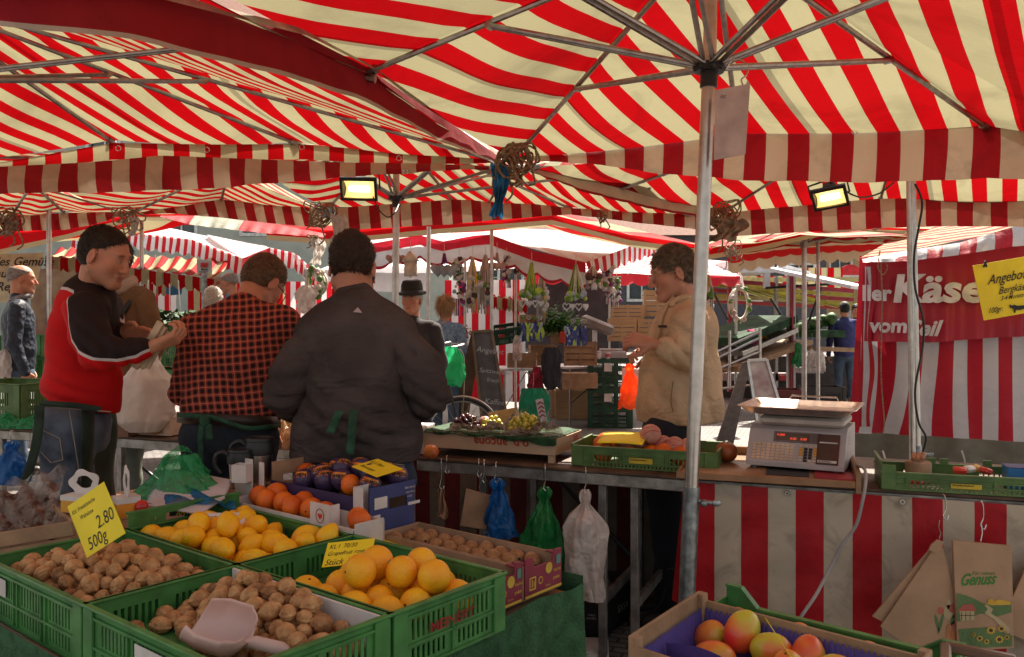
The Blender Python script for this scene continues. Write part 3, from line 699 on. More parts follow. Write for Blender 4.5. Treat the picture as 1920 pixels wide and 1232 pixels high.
def hand_prims(wrist,fdir,palmn,s=1,curl=(30,35,25),spread=1,thumb_side=1,thumb_curl=25,fan=4):
 0
 f=Vector(fdir).normalized();n=Vector(palmn);n=(n-f*n.dot(f)).normalized();t=f.cross(n)*thumb_side
 w_=Vector(wrist);L=[]
 p=lambda a,b,c:w_+(t*a+f*b+n*c)*s
 L.append(('c',p(0,-.05,0),p(0,.01,0),.027*s,.025*s,.01))
 for a in (-.026,-.009,.009,.026):L.append(('c',p(a*.6,.015,0),p(a,.088,0),.0155*s,.0125*s,.012*s))
 lens={.027:(.040,.025,.021,.0098),.009:(.045,.029,.022,.0100),-.009:(.042,.027,.022,.0096),-.027:(.033,.021,.019,.0086)}
 for i,(a,(l1,l2,l3,r)) in enumerate(lens.items()):
  base=p(a,.090-(.004 if abs(a)>.02 else 0),0);d=(f+t*a*spread*fan*.8).normalized();ang=0;q=base;cr=curl[0],curl[1],curl[2]
  k=1+.08*(i-1)
  for l,c_,rr in ((l1,cr[0]*k,r),(l2,cr[1]*k,r*.93),(l3,cr[2]*k,r*.84)):
   ang+=R(c_);dd=d*cos(ang)+n*sin(ang);e=q+dd*l*s;L.append(('c',q,e,rr*s*1.02,rr*s*.95,.004*s));q=e
 b0=p(.024,.018,.006);d1=(t*.75+f*.6+n*.35).normalized();e1=b0+d1*.042*s;L.append(('c',b0,e1,.017*s,.0125*s,.012*s))
 d2=(t*.35+f*.85+n*(.3+thumb_curl*.012)).normalized();e2=e1+d2*.032*s;L.append(('c',e1,e2,.0118*s,.0108*s,.004*s))
 d3=(f*.85+n*(.45+thumb_curl*.02)-t*.05).normalized();e3=e2+d3*.026*s;L.append(('c',e2,e3,.0105*s,.009*s,.003*s))
 return L
def strands(mb,V,N_,cnt,ln,wd,comb,lift,rnd,jit=.5):
 0
 idx=[rnd.randrange(len(V)) for _ in range(cnt)]
 for i in idx:
  p=Vector(V[i]);n=Vector(N_[i]);d=comb(p,n)
  d=(d-n*d.dot(n));d=d.normalized() if d.length>1e-6 else n.orthogonal().normalized()
  d=(d+n*lift+Vector((rnd.uniform(-1,1),rnd.uniform(-1,1),rnd.uniform(-1,1)))*jit*.5).normalized()
  s_=d.cross(n);s_=s_.normalized() if s_.length>1e-6 else n.orthogonal()
  l=ln*rnd.uniform(.6,1.3);mid=p+d*l*.5+n*.001;tip=p+d*l-n*l*.12*(1-lift)
  mb.add([p-s_*wd-n*.003,p+s_*wd-n*.003,mid+s_*wd*.7,mid-s_*wd*.7,tip],[(0,1,2,3),(3,2,4)])
def vert_normals(V,Q):
 V=np.asarray(V);Q=np.asarray(Q);n=np.cross(V[Q[:,2]]-V[Q[:,0]],V[Q[:,3]]-V[Q[:,1]]);N_=np.zeros_like(V)
 for k in range(4):np.add.at(N_,Q[:,k],n)
 return N_/np.maximum(np.linalg.norm(N_,axis=1),1e-12)[:,None]
def hair_mat(name,col,col2=None):
 return mat(name,col,rough=.55,col2=col2 or tuple(c*.5 for c in col),scale=60,bump=.5,bscale=180,spec=.4)
def make_head(root,body_mb,cols,M,col,s=1,fine=.005,hair=None,stubble=0,brow=(.05,.03,.02),jaw=1,nose=1,neck_to=None,eyes=True,seed=1,hairline=None,hairc=None):
 pr=head_prims(M,s,jaw,nose)
 if neck_to is not None:
  pr.append(('c',M@Vector((0,-.03*s,-.05*s)),Vector(neck_to),.052*s,.062*s,.02))
 V=sdf_mesh(body_mb,pr,fine)
 cols.append(paint_skin(V,M,col,stubble,brow,s,hairc,hairline))
 if eyes:
  for sg in (-1,1):
   mb=MB();c=M@Vector((sg*.031*s,.0795*s,.0115*s));Rm=M.to_3x3().to_4x4()
   mb.ell((0,0,0),.0122*s,nu=16,nv=12);mb.cur=1
   mb.ell((0,.0085*s,-.002*s),(.0052*s,.0045*s,.0052*s),nu=12,nv=8)
   mb.v=[tuple(c+M.to_3x3()@Vector(p)) for p in mb.v]
   mb.build('eye',[mat('eye_white',(.62,.58,.55),rough=.2,var=.02),mat('iris',(.04,.035,.03),rough=.1)],root,world=True,smooth=True)
   mb=MB();vs=[]
   mb.grid(lambda u,v:c+M.to_3x3()@(Vector((sin((u-.5)*2.2),cos((u-.5)*2.2)*cos(v*1.15-.12),sin(v*1.15-.12)*cos((u-.5)*1.6)+.02))*.0138*s),10,6)
   mb.build('eyelid',mat('eyelid_skin',tuple(k*.8 for k in col),rough=.5),root,world=True,smooth=True)
 if hair:
  hb=MB();hp=hair_prims(M,s,hair.get('th',.012),hair.get('top',0))
  for e in hair.get('extra',[]):
   hp.append(('e',M@Vector([q*s for q in e[0]]),tuple(q*s for q in e[1]),M.to_3x3(),.02))
  Rm=M.to_3x3();cuts=[]
  for (n_,p_) in hair.get('cuts',[((0,.75,-.66),(0,.058,.045)),((0,0,-1),(0,0,-.055))]):
   cuts.append((Rm@Vector(n_),M@(Vector(p_)*s)))
  V=sdf_mesh(hb,hp,.006,cuts,wr=hair.get('wr',.003),wf=hair.get('wf',40),seed=seed)
  Q=np.array(hb.f);N_=vert_normals(V,Q)
  rnd=random.Random(seed);cm=hair.get('comb',(0,.6,-.8));cmw=Rm@Vector(cm)
  strands(hb,V,N_,hair.get('n',2600),hair.get('len',.022)*s,hair.get('wd',.0012),lambda p,n:cmw,hair.get('lift',.25),rnd,hair.get('jit',.5))
  hb.build('hair',hair['mat'],root,world=True,smooth=True)
def finish_body(root,mb,cols,m=None):
 mb.col=np.concatenate(cols);mb.build('body',m or m_skin,root,world=True,smooth=True)
def flat_col(V,col):return np.concatenate([np.tile(np.array(col,dtype=np.float64),(len(V),1)),np.ones((len(V),1))],1)
def garment(root,name,m,prims,h=.013,**kw):
 mb=MB();sdf_mesh(mb,prims,h,**kw);return mb.build(name,m,root,world=True,smooth=True)
# people
SK=(.50,.22,.13)
def ec(c,r,M=None,k=.05):return ('e',c,r,M,k)
def cc(a,b,r0,r1,k=.04):return ('c',a,b,r0,r1,k)
def off(v,x=0,y=0,z=0):return Vector(v)+Vector((x,y,z))
def denim(name,col,col2,seam=True):
 return mat(name,col,rough=.85,col2=col2,scale=7,bump=.25,bscale=260,spec=.2,detail=6)
YR=3.42
rt=thing('person','man in a red and black zip jacket and faded jeans, handling a small paper packet','person',(P(140,0,YR).x,YR,0))
hc=P(196,484,YR);HM=head_frame(hc,-97,19,0)
sh_r=P(150,582,YR-.13);sh_l=P(196,575,YR+.24);chest=P(158,610,YR+.05);belly=P(160,715,YR+.05);hip=P(138,790,YR+.05)
el_r=P(184,664,YR-.20);wr_r=P(272,652,YR-.14);el_l=P(215,655,YR+.24);wr_l=P(222,622,YR+.10)
bm=MB();cols=[]
make_head(rt,bm,cols,HM,SK,.965,.0045,stubble=.35,neck_to=P(166,575,YR+.04),seed=3,jaw=1.12,nose=.97,hair=dict(mat=hair_mat('hair_dark_brown',(.035,.02,.012)),th=.001,top=.002,n=7500,len=.014,wd=.0010,comb=(0,.6,-.6),lift=.25,jit=.7,wr=.002,cuts=[((0,.80,-.60),(0,.046,.052)),((0,.3,-.95),(0,-.03,-.040))]))
hp1=hand_prims(off(wr_r,.03,0,.005),(1,.12,.38),(-.25,.5,.9),.98,(38,52,35),thumb_side=-1,thumb_curl=20)
V=sdf_mesh(bm,hp1,.0035);cols.append(flat_col(V,SK))
hp2=hand_prims(off(wr_l,.03,-.01,0),(.95,-.12,-.12),(.1,-.85,-.45),.98,(18,25,18),thumb_side=-1,thumb_curl=5)
V=sdf_mesh(bm,hp2,.0035);cols.append(flat_col(V,SK))
core=[ec(chest,(.10,.15,.2)),cc(belly,hip,.09,.09),cc(sh_r,el_r,.035,.03),cc(el_r,wr_r,.03,.024),cc(sh_l,el_l,.035,.03),cc(el_l,wr_l,.03,.024),cc(hip,P(120,900,YR),.08,.06),cc(P(160,575,YR+.04),chest,.05,.07)]
V=sdf_mesh(bm,core,.02);cols.append(flat_col(V,SK))
finish_body(rt,bm,cols)
m_jk=MATS['red_jacket']=None
def jacket_material():
 m,t,b=newmat('red_black_jacket');N=t.nodes;L=t.links
 tc=N.new('ShaderNodeTexCoord');sp=N.new('ShaderNodeSeparateXYZ');L.new(tc.outputs['Object'],sp.inputs[0])
 x0=P(60,0,YR-.15).x-rt.location.x;x1=P(320,0,YR-.15).x-rt.location.x
 mr=N.new('ShaderNodeMapRange');mr.inputs[1].default_value=x0;mr.inputs[2].default_value=x1;L.new(sp.outputs[0],mr.inputs[0])
 cr=N.new('ShaderNodeFloatCurve');c=cr.mapping.curves[0]
 pts=[(60,536),(104,540),(122,546),(134,570),(144,605),(156,636),(172,656),(200,670),(235,674),(262,668),(285,655),(320,640)]
 zt=P(0,400,YR-.15).z;zb=P(0,800,YR-.15).z
 def cv(px,py):return ((px-60)/260,(P(0,py,YR-.15).z-zb)/(zt-zb))
 c.points[0].location=cv(*pts[0]);c.points[1].location=cv(*pts[-1])
 for q in pts[1:-1]:
  c.points.new(*cv(*q))
 for q in c.points:q.handle_type='VECTOR'
 cr.mapping.update();L.new(mr.outputs[0],cr.inputs['Value'])
 m2=N.new('ShaderNodeMapRange');m2 .inputs[3].default_value=zb;m2 .inputs[4].default_value=zt;L.new(cr.outputs[0],m2 .inputs[0])
 df=N.new('ShaderNodeMath');df.operation='SUBTRACT';L.new(sp.outputs[2],df.inputs[0]);L.new(m2 .outputs[0],df.inputs[1])
 g=N.new('ShaderNodeMath');g.operation='GREATER_THAN';g.inputs[1].default_value=0;L.new(df.outputs[0],g.inputs[0])
 ab=N.new('ShaderNodeMath');ab.operation='ABSOLUTE';L.new(df.outputs[0],ab.inputs[0])
 pl=N.new('ShaderNodeMath');pl.operation='LESS_THAN';pl.inputs[1].default_value=.0055;L.new(ab.outputs[0],pl.inputs[0])
 a=N.new('ShaderNodeMix');a.data_type='RGBA';a.inputs['A'].default_value=(.52,.008,.010,1);a.inputs['B'].default_value=(.022,.014,.014,1);L.new(g.outputs[0],a.inputs['Factor'])
 p_=N.new('ShaderNodeMix');p_.data_type='RGBA';L.new(a.outputs['Result'],p_.inputs['A']);p_.inputs['B'].default_value=(.55,.5,.5,1);L.new(pl.outputs[0],p_.inputs['Factor'])
 L.new(p_.outputs['Result'],b.inputs['Base Color']);b.inputs['Roughness'].default_value=.75;b.inputs['Specular IOR Level'].default_value=.15
 n2=N.new('ShaderNodeTexNoise');n2 .inputs['Scale'].default_value=160;L.new(tc.outputs['Object'],n2 .inputs['Vector'])
 bp=N.new('ShaderNodeBump');bp.inputs['Strength'].default_value=.2;bp.inputs['Distance'].default_value=.003;L.new(n2 .outputs[0],bp.inputs['Height']);L.new(bp.outputs[0],b.inputs['Normal'])
 return m
m_jk=jacket_material();MATS['red_jacket']=m_jk
jp=[ec(off(chest,.005),(.115,.165,.19),None,.045),ec(P(154,660,YR+.05),(.128,.16,.20),None,.05),ec(P(156,720,YR+.05),(.142,.16,.13),None,.04),cc(P(124,700,YR+.05),P(118,810,YR+.05),.08,.082,.03),cc(P(192,700,YR+.05),P(180,810,YR+.05),.075,.078,.03),ec(P(152,775,YR+.05),(.12,.15,.12),None,.03),cc(P(168,552,YR+.04),P(170,570,YR+.04),.066,.08,.03),cc(P(171,527,YR+.05),P(168,556,YR+.04),.060,.066,.02),cc(off(sh_r,.02,.05),P(160,562,YR+.02),.068,.08,.05),cc(sh_l,P(170,560,YR+.05),.075,.08,.05)]
for ar in ([cc(off(sh_r,.008,.02,.0),P(168,628,YR-.17),.078,.070,.02),cc(P(168,628,YR-.17),el_r,.070,.062,.02),cc(el_r,P(262,656,YR-.15),.060,.044,.018),cc(P(256,656,YR-.15),P(270,654,YR-.14),.043,.037,.008)],[cc(sh_l,el_l,.07,.058,.03),cc(el_l,wr_l,.052,.04,.02)]):
 garment(rt,'sleeve',m_jk,ar,.009,wr=.0028,wf=17,seed=4,folds=[(el_r,.10,.011,90,(.7,0,.7)),(P(230,660,YR-.2),.09,.008,110,(1,0,.1)),(P(160,612,YR-.2),.09,.006,80,(.5,0,.9))])
garment(rt,'jacket',m_jk,jp,.0105,wr=.0042,wf=11,seed=2,cuts=[((-.3,0,-1),P(146,760,YR))],folds=[(el_r,.12,.010,70,(.6,0,.8)),(P(120,725,YR-.1),.14,.007,75,(.1,0,1)),(P(180,600,YR-.1),.12,.006,60,(.8,0,-.5)),(P(120,640,YR-.1),.12,.006,55,(.3,0,.9))])
mb=MB();cn=P(174,540,YR+.045)
mb.tube([cn+Matrix.Rotation(R(18),3,'Y')@Vector((.068*cos(a),.066*sin(a),.012+.012*cos(a*1+.4))) for a in [2*pi*k/26 for k in range(26)]],.012,8,closed=True)
mb.build('collar',mat('black_knit',(.022,.014,.014),rough=.85),rt,world=True,smooth=True)
m_jean1=denim('faded_jeans',(.14,.165,.21),(.045,.06,.09))
jl=[ec(P(138,800,YR+.05),(.138,.15,.13),None,.05),cc(P(124,800,YR-.04),P(130,960,YR-.06),.105,.082,.05),cc(P(128,960,YR-.06),P(112,1170,YR-.02),.082,.062,.03),cc(P(150,800,YR+.14),P(168,960,YR+.12),.11,.08,.05),cc(P(168,960,YR+.12),P(160,1180,YR+.14),.08,.06,.03)]
garment(rt,'jeans',m_jean1,jl,.012,wr=.006,wf=12,seed=5,cuts=[((0,0,1),P(0,752,YR))],folds=[(P(120,850,YR-.1),.15,.009,60,(.4,0,.9)),(P(140,940,YR-.1),.12,.008,65,(.2,0,1))])
for (px,Y) in ((112,YR-.02),(160,YR+.14)):
 garment(rt,'shoe',mat('shoe_leather',(.03,.022,.018),rough=.5),[cc(P(px,1250,Y),Vector((P(px,0,Y).x+.14,Y,.04)),.05,.042,.03),cc((P(px,0,Y).x,Y,.1),(P(px,0,Y).x-.02,Y,.05),.05,.045,.03)],.012)
mb=MB()
for (a,b_) in (((78,806),(112,822)),((112,822),(118,862)),((78,806),(74,845)),((74,845),(96,868)),((96,868),(118,862)),((72,762),(208,772)),((130,770),(152,905))):
 mb.tube([P(a[0],a[1],YR-.148),P(b_[0],b_[1],YR-.152)],.0018,5)
mb.build('stitching',mat('jean_thread',(.32,.26,.2),rough=.9),rt,world=True)
m_apron=mat('dark_green_apron',(.018,.035,.022),rough=.9,var=.3,scale=10,bump=.2,bscale=150)
mb=MB()
mb.grid(lambda u,v:P(168+46*u-2*v*(1-u),762+8*u+170*v,YR-.10+.30*u)+Vector((.03*sin(v*7)*u*.3+.012*sin(u*9),-.06*(1-u),.0)),16,14)
mb.build('apron',m_apron,rt,world=True,smooth=True,thick=.004)
mb=MB();mb.tube([P(78,756,YR-.16),P(140,760,YR-.175),P(190,768,YR-.14)],.012,6);mb.build('apron_band',m_apron,rt,world=True)
mb=MB();mb.grid(lambda u,v:P(74-2*v-34*v*v+6*(u-.5)+5*v,760+150*v,YR-.19)+Vector((.012*(u-.5)*2,0,0)),3,12);mb.build('apron_strap',m_apron,rt,world=True,smooth=True,thick=.003)
pk=thing('paper_packet','folded pale paper packet held by the man in the red jacket','paper bag',P(285,620,YR-.12))
mb=MB();a=P(252,690,YR-.10);b_=P(302,604,YR-.10)
dd=(b_-a).normalized()
for k,o_ in enumerate((0,.018,.034)):
 mb.beam(a+Vector((o_,.012*k,0)),b_+Vector((o_,.012*k,0))-dd*.02*k,.03,.016,up=(0,-1,.2),bev=.003)
m_kraftl=mat('pale_paper',(.52,.40,.27),rough=.8,var=.12,scale=20,bump=.3,bscale=60)
mb.build('paper_fold',m_kraftl,pk,world=True,smooth=False)
YS=3.55
st=thing('person','man seen from behind in a red and black checked shirt, leaning over the counter','person',(P(430,0,YS).x,YS,0))
hc=P(492,532,YS+.30);HM=head_frame(hc,-28,40,8)
bm=MB();cols=[]
def nape(x,y,z):return 0*x
make_head(st,bm,cols,HM,(.48,.21,.13),1.0,.005,neck_to=P(458,600,YS+.12),seed=4,eyes=False,hair=dict(mat=hair_mat('hair_light_brown',(.15,.075,.035),(.08,.04,.02)),th=.003,top=.002,n=6500,len=.012,wd=.0011,comb=(.1,.5,.2),lift=.4,wr=.0015,cuts=[((0,.75,-.66),(0,.065,.045)),((0,.1,-1),(0,-.03,-.052))]))
sL=P(372,625,YS+.05);sR=P(525,612,YS+.12);wst=P(430,770,YS-.06);eL=P(346,735,YS+.12);eR=P(526,740,YS+.20);wL=P(400,790,YS+.38);wR=P(500,810,YS+.40)
V=sdf_mesh(bm,[ec(P(440,650,YS+.1),(.15,.10,.2)),cc(P(430,700,YS+.05),off(wst,0,.07),.08,.08),cc(sL,eL,.03,.03),cc(sR,eR,.03,.03),cc(off(wst,0,.07),P(430,850,YS+.05),.08,.06)],.02);cols.append(flat_col(V,SK))
for (w_,n_) in ((wL,1),(wR,-1)):
 V=sdf_mesh(bm,hand_prims(w_,(.2*n_,.9,-.3),(0,-.3,-1),.95,(25,30,20),thumb_side=n_),.005);cols.append(flat_col(V,SK))
finish_body(st,bm,cols)
def plaid():
 m,t,b=newmat('checked_shirt');N=t.nodes;L=t.links
 tc=N.new('ShaderNodeTexCoord');nz=N.new('ShaderNodeTexNoise');nz.inputs['Scale'].default_value=4;nz.inputs['Detail'].default_value=2
 L.new(tc.outputs['Object'],nz.inputs['Vector'])
 sb=N.new('ShaderNodeVectorMath');sb.operation='SUBTRACT';sb.inputs[1].default_value=(.5,.5,.5);L.new(nz.outputs['Color'],sb.inputs[0])
 sc_=N.new('ShaderNodeVectorMath');sc_.operation='SCALE';sc_.inputs['Scale'].default_value=.035;L.new(sb.outputs[0],sc_.inputs[0])
 ad=N.new('ShaderNodeVectorMath');ad.operation='ADD';L.new(tc.outputs['Object'],ad.inputs[0]);L.new(sc_.outputs[0],ad.inputs[1])
 rot=N.new('ShaderNodeVectorRotate');rot.rotation_type='Y_AXIS';rot.inputs['Angle'].default_value=R(5);L.new(ad.outputs[0],rot.inputs['Vector'])
 sp=N.new('ShaderNodeSeparateXYZ');L.new(rot.outputs[0],sp.inputs[0])
 yx=N.new('ShaderNodeMath');yx.operation='MULTIPLY_ADD';yx.inputs[1].default_value=.25;L.new(sp.outputs[1],yx.inputs[0]);L.new(sp.outputs[0],yx.inputs[2])
 per=.0295
 def tri(src):
  q=N.new('ShaderNodeMath');q.operation='DIVIDE';q.inputs[1].default_value=per;L.new(src,q.inputs[0])
  f=N.new('ShaderNodeMath');f.operation='FRACT';L.new(q.outputs[0],f.inputs[0]);return f.outputs[0]
 fx=tri(yx.outputs[0]);fz=tri(sp.outputs[2])
 def band(src,lo,hi):
  a=N.new('ShaderNodeMath');a.operation='GREATER_THAN';a.inputs[1].default_value=lo;L.new(src,a.inputs[0])
  c=N.new('ShaderNodeMath');c.operation='LESS_THAN';c.inputs[1].default_value=hi;L.new(src,c.inputs[0])
  d=N.new('ShaderNodeMath');d.operation='MULTIPLY';L.new(a.outputs[0],d.inputs[0]);L.new(c.outputs[0],d.inputs[1]);return d.outputs[0]
 bx=band(fx,0,.5);bz=band(fz,0,.5);lx=band(fx,.72,.80);lz=band(fz,.71,.79)
 s2=N.new('ShaderNodeMath');s2 .operation='ADD';L.new(bx,s2 .inputs[0]);L.new(bz,s2 .inputs[1])
 h=N.new('ShaderNodeMath');h.operation='MULTIPLY';h.inputs[1].default_value=.5;L.new(s2 .outputs[0],h.inputs[0])
 rp=N.new('ShaderNodeValToRGB');rp.color_ramp.interpolation='CONSTANT';e=rp.color_ramp.elements
 e[0].position=0;e[0].color=(.36,.045,.03,1);e[1].position=.3;e[1].color=(.17,.025,.018,1);e.new(.8).color=(.012,.010,.010,1);L.new(h.outputs[0],rp.inputs[0])
 ml=N.new('ShaderNodeMath');ml.operation='MAXIMUM';L.new(lx,ml.inputs[0]);L.new(lz,ml.inputs[1])
 mh=N.new('ShaderNodeMath');mh.operation='MULTIPLY';mh.inputs[1].default_value=.6;L.new(ml.outputs[0],mh.inputs[0])
 mx=N.new('ShaderNodeMix');mx.data_type='RGBA';L.new(mh.outputs[0],mx.inputs['Factor']);L.new(rp.outputs[0],mx.inputs['A']);mx.inputs['B'].default_value=(.50,.25,.15,1)
 L.new(mx.outputs['Result'],b.inputs['Base Color']);b.inputs['Roughness'].default_value=.85;b.inputs['Specular IOR Level'].default_value=.2
 return m
m_plaid=plaid()
sp_=[ec(P(446,622,YS+.10),(.185,.12,.12),None,.07),ec(P(438,690,YS+.03),(.20,.135,.20),None,.07),cc(P(392,762,YS-.0),P(480,768,YS-.0),.115,.115,.05),cc(sL,P(450,588,YS+.14),.085,.07,.05),cc(sR,P(462,588,YS+.14),.085,.07,.05),cc(P(452,592,YS+.13),P(462,578,YS+.17),.075,.062,.03),cc(sL,eL,.082,.064,.04),cc(eL,wL,.062,.042,.03),cc(sR,eR,.08,.064,.04),cc(eR,wR,.062,.045,.03)]
garment(st,'shirt',m_plaid,sp_,.0115,wr=.0045,wf=10,seed=7,cuts=[((-.04,0,-1),P(430,782,YS))],folds=[(P(470,740,YS-.08),.15,.009,70,(.9,0,.4)),(eL,.1,.008,60,(.2,0,1)),(P(400,640,YS),.14,.006,45,(.8,0,.6))])
m_jean2=denim('dark_jeans',(.035,.042,.055),(.015,.02,.03))
garment(st,'jeans',m_jean2,[ec(P(428,815,YS-.0),(.19,.15,.14),None,.05),cc(P(385,830,YS),P(385,1000,YS),.10,.08,.05),cc(P(475,830,YS),P(478,1000,YS),.10,.08,.05),cc(P(385,1000,YS),P(382,1190,YS),.08,.06,.03),cc(P(478,1000,YS),P(480,1190,YS),.08,.06,.03)],.013,wr=.005,wf=12,seed=3,cuts=[((0,0,1),P(0,776,YS))])
for px in (382,480):garment(st,'shoe',mat('shoe_leather',(.03,.022,.018),rough=.5),[cc((P(px,0,YS).x,YS,.06),(P(px,0,YS).x,YS+.16,.045),.05,.042,.03)],.013)
def band(root,name,pts,w_,m,th=.004):
 mb=MB();q=bez(pts,6)
 for i in range(len(q)-1):pass
 n=len(q)-1
 mb.grid(lambda u,v:q[min(n,int(round(u*n)))]+Vector((0,0,(v-.5)*w_)),n,1);return mb.build(name,m,root,world=True,smooth=True,thick=th)
m_belt=mat('belt_leather',(.03,.016,.012),rough=.5,bump=.2)
band(st,'belt',[P(332,782,YS+.02),P(350,784,YS-.10),P(400,786,YS-.165),P(460,789,YS-.165),P(508,791,YS-.10),P(526,792,YS+.02)],.045,m_belt)
m_tie=mat('green_apron_tape',(.02,.075,.04),rough=.85,var=.2,scale=30,bump=.3,bscale=200)
band(st,'apron_tape',[P(332,777,YS+.01),P(350,779,YS-.12),P(400,783,YS-.185),P(460,802,YS-.185),P(508,800,YS-.12),P(526,797,YS+.02)],.018,m_tie)
mb=MB();mb.ell(P(384,790,YS-.20),(.02,.012,.022))
mb.grid(lambda u,v:P(374-4*v+10*u,795+75*v,YS-.20)+Vector((0,-.01*sin(v*5),0)),3,10);mb.grid(lambda u,v:P(384+3*v+13*u,795+30*v,YS-.205),3,5)
mb.build('apron_bow',m_tie,st,world=True,smooth=True,thick=.003)
mb=MB();g0=HM@Vector((.082,.0,.012));mb.tube([g0,HM@Vector((.078,.085,.014)),HM@Vector((.06,.10,.01)),HM@Vector((.058,.105,-.028)),HM@Vector((.02,.115,-.03)),HM@Vector((.02,.115,.008))],.0022,6)
mb.build('spectacles',m_blackp,st,world=True)
YT=3.3;KT=YT/2.98
def RS(l):return [((p[0],p[1],p[2],p[3]*KT,p[4]*KT,p[5]) if p[0]=='c' else (p[0],p[1],tuple(q*KT for q in p[2]),p[3],p[4])) for p in l]
tt=thing('person','person seen from behind in a dark brown sweatshirt with spiky dark hair','person',(P(670,0,YT).x,YT,0))
hc=P(660,506,YT+.12);HM=head_frame(hc,3,20,0)
bm=MB();cols=[]
make_head(tt,bm,cols,HM,(.42,.19,.12),1.08,.0055,neck_to=P(665,565,YT+.06),seed=8,eyes=False,hair=dict(mat=hair_mat('hair_black_brown',(.028,.013,.009),(.055,.026,.016)),th=.0,top=.007,n=9000,len=.020,wd=.0011,comb=(.0,.5,.9),lift=.42,wr=.003,wf=50,jit=.5,cuts=[((0,.75,-.66),(0,.07,.045)),((0,.15,-1),(0,-.03,-.030))]))
sL=P(598,630,YT+.02);sR=P(736,630,YT+.02);eL=P(535,742,YT-.03);eR=P(806,738,YT-.03);wL=P(585,775,YT+.24);wR=P(745,775,YT+.24)
V=sdf_mesh(bm,[ec(P(668,650,YT),(.15,.09,.2)),cc(P(668,700,YT),P(668,850,YT+.02),.09,.09),cc(sL,eL,.03,.03),cc(sR,eR,.03,.03)],.02);cols.append(flat_col(V,SK))
for (w_,n_) in ((wL,1),(wR,-1)):
 V=sdf_mesh(bm,hand_prims(w_,(.5*n_,.85,-.1),(0,-.1,-1),.95,(25,30,20),thumb_side=n_),.005);cols.append(flat_col(V,SK))
finish_body(tt,bm,cols)
m_sweat=mat('brown_sweatshirt',(.082,.066,.064),rough=.95,var=.15,scale=5,bump=.5,bscale=420,spec=.1,fold=.55,fscale=7)
swp=[ec(P(668,612,YT+.02),(.175,.115,.10),None,.07),ec(P(668,695,YT),(.185,.145,.22),None,.05),ec(P(668,775,YT),(.19,.15,.12),None,.05),cc(sL,P(655,585,YT+.04),.085,.07,.06),cc(sR,P(680,585,YT+.04),.085,.07,.06),cc(P(666,582,YT+.05),P(664,560,YT+.07),.085,.066,.04),cc(P(612,810,YT),P(725,812,YT),.125,.125,.05),cc(P(608,850,YT),P(724,852,YT),.118,.118,.03)]
for sg,s0_,m0_,e0_,w0_ in ((-1,sL,P(557,690,YT-.02),eL,P(572,775,YT+.16)),(1,sR,P(786,690,YT-.02),eR,P(760,775,YT+.16))):
 garment(tt,'sleeve',m_sweat,RS([cc(off(s0_,-.02*sg,0,.01),m0_,.088,.080,.03),cc(m0_,e0_,.080,.070,.02),cc(e0_,w0_,.070,.055,.02)]),.010,wr=.004,wf=14,seed=6+sg,folds=[(e0_,.13,.013,75,(.35*sg,0,.93)),(off(m0_,0,0,.05),.11,.009,60,(.5*sg,0,.85)),(off(s0_,.03*sg,-.08,-.08),.09,.009,70,(.9,0,.3*sg))])
garment(tt,'sweatshirt',m_sweat,RS(swp),.0115,wr=.0035,wf=8,seed=11,cuts=[((0,0,-1),P(668,862,YT))],folds=[(P(600,775,YT-.12),.12,.014,60,(.5,0,.85)),(P(740,780,YT-.12),.12,.014,60,(-.5,0,.85)),(P(668,800,YT-.16),.18,.010,70,(.05,0,1)),(P(600,650,YT-.1),.1,.008,45,(.9,0,.2)),(P(740,650,YT-.1),.1,.008,45,(.9,0,-.2))])
mb=MB();q=P(670,585,YT-.135*KT);mb.add([q+Vector((-.016,.0,0)),q+Vector((.018,.0,-.003)),q+Vector((.001,.006,.018))],[(0,1,2)])
mb.build('chest_logo',mat('logo_grey',(.42,.34,.34),rough=.7),tt,world=True,smooth=False)
m_jean3=denim('blue_jeans',(.045,.065,.10),(.02,.03,.055))
garment(tt,'jeans',m_jean3,RS([ec(P(665,890,YT+.01),(.205,.15,.15),None,.05),cc(P(618,905,YT),P(618,1080,YT),.11,.085,.05),cc(P(716,905,YT),P(716,1080,YT),.11,.085,.05),cc(P(618,1080,YT),P(618,1330,YT),.085,.06,.03),cc(P(716,1080,YT),P(716,1330,YT),.085,.06,.03)]),.013,wr=.004,wf=14,seed=9,cuts=[((0,0,1),P(0,845,YT))])
for px in (618,716):garment(tt,'shoe',mat('shoe_leather',(.03,.022,.018),rough=.5),[cc((P(px,0,YT).x,YT,.06),(P(px,0,YT).x,YT+.16,.045),.05,.042,.03)],.013)
mb=MB();yy=YT-.165*KT
def pk_(l,r=.0016):mb.tube(bez([P(a,b_,yy+.00+.0008*abs(a-715)) for a,b_ in l],5),r,5)
pk_([(683,866),(686,890),(692,912)]);pk_([(683,866),(720,868),(757,872)]);pk_([(757,872),(758,900),(755,925)]);pk_([(687,870),(690,890),(695,912)])
pk_([(686,873),(700,880),(712,882),(714,890),(722,894),(731,886),(736,876),(748,871)],.003);pk_([(686,879),(700,886),(709,888),(713,896),(723,900),(735,890),(740,880),(748,877)],.002)
mb.build('stitching',mat('jean_thread',(.32,.26,.2),rough=.9),tt,world=True)
for k,(a0,a1) in enumerate((((638,770),(618,812)),((664,768),(655,852)))):
 mb=MB();mb.grid(lambda u,v:P(a0[0]+(a1[0]-a0[0])*v+15*(u-.5),a0[1]+(a1[1]-a0[1])*v+3*(u-.5),YT-.180*KT)+Vector((0,-.006*sin(v*6),0)),3,10)
 mb.build('apron_tape',m_tie,tt,world=True,smooth=True,thick=.003)
YJ=4.15
jt=thing('person','grey haired customer with glasses in a tan jacket, facing left beyond the counter','person',(P(1275,0,YJ).x,YJ,0))
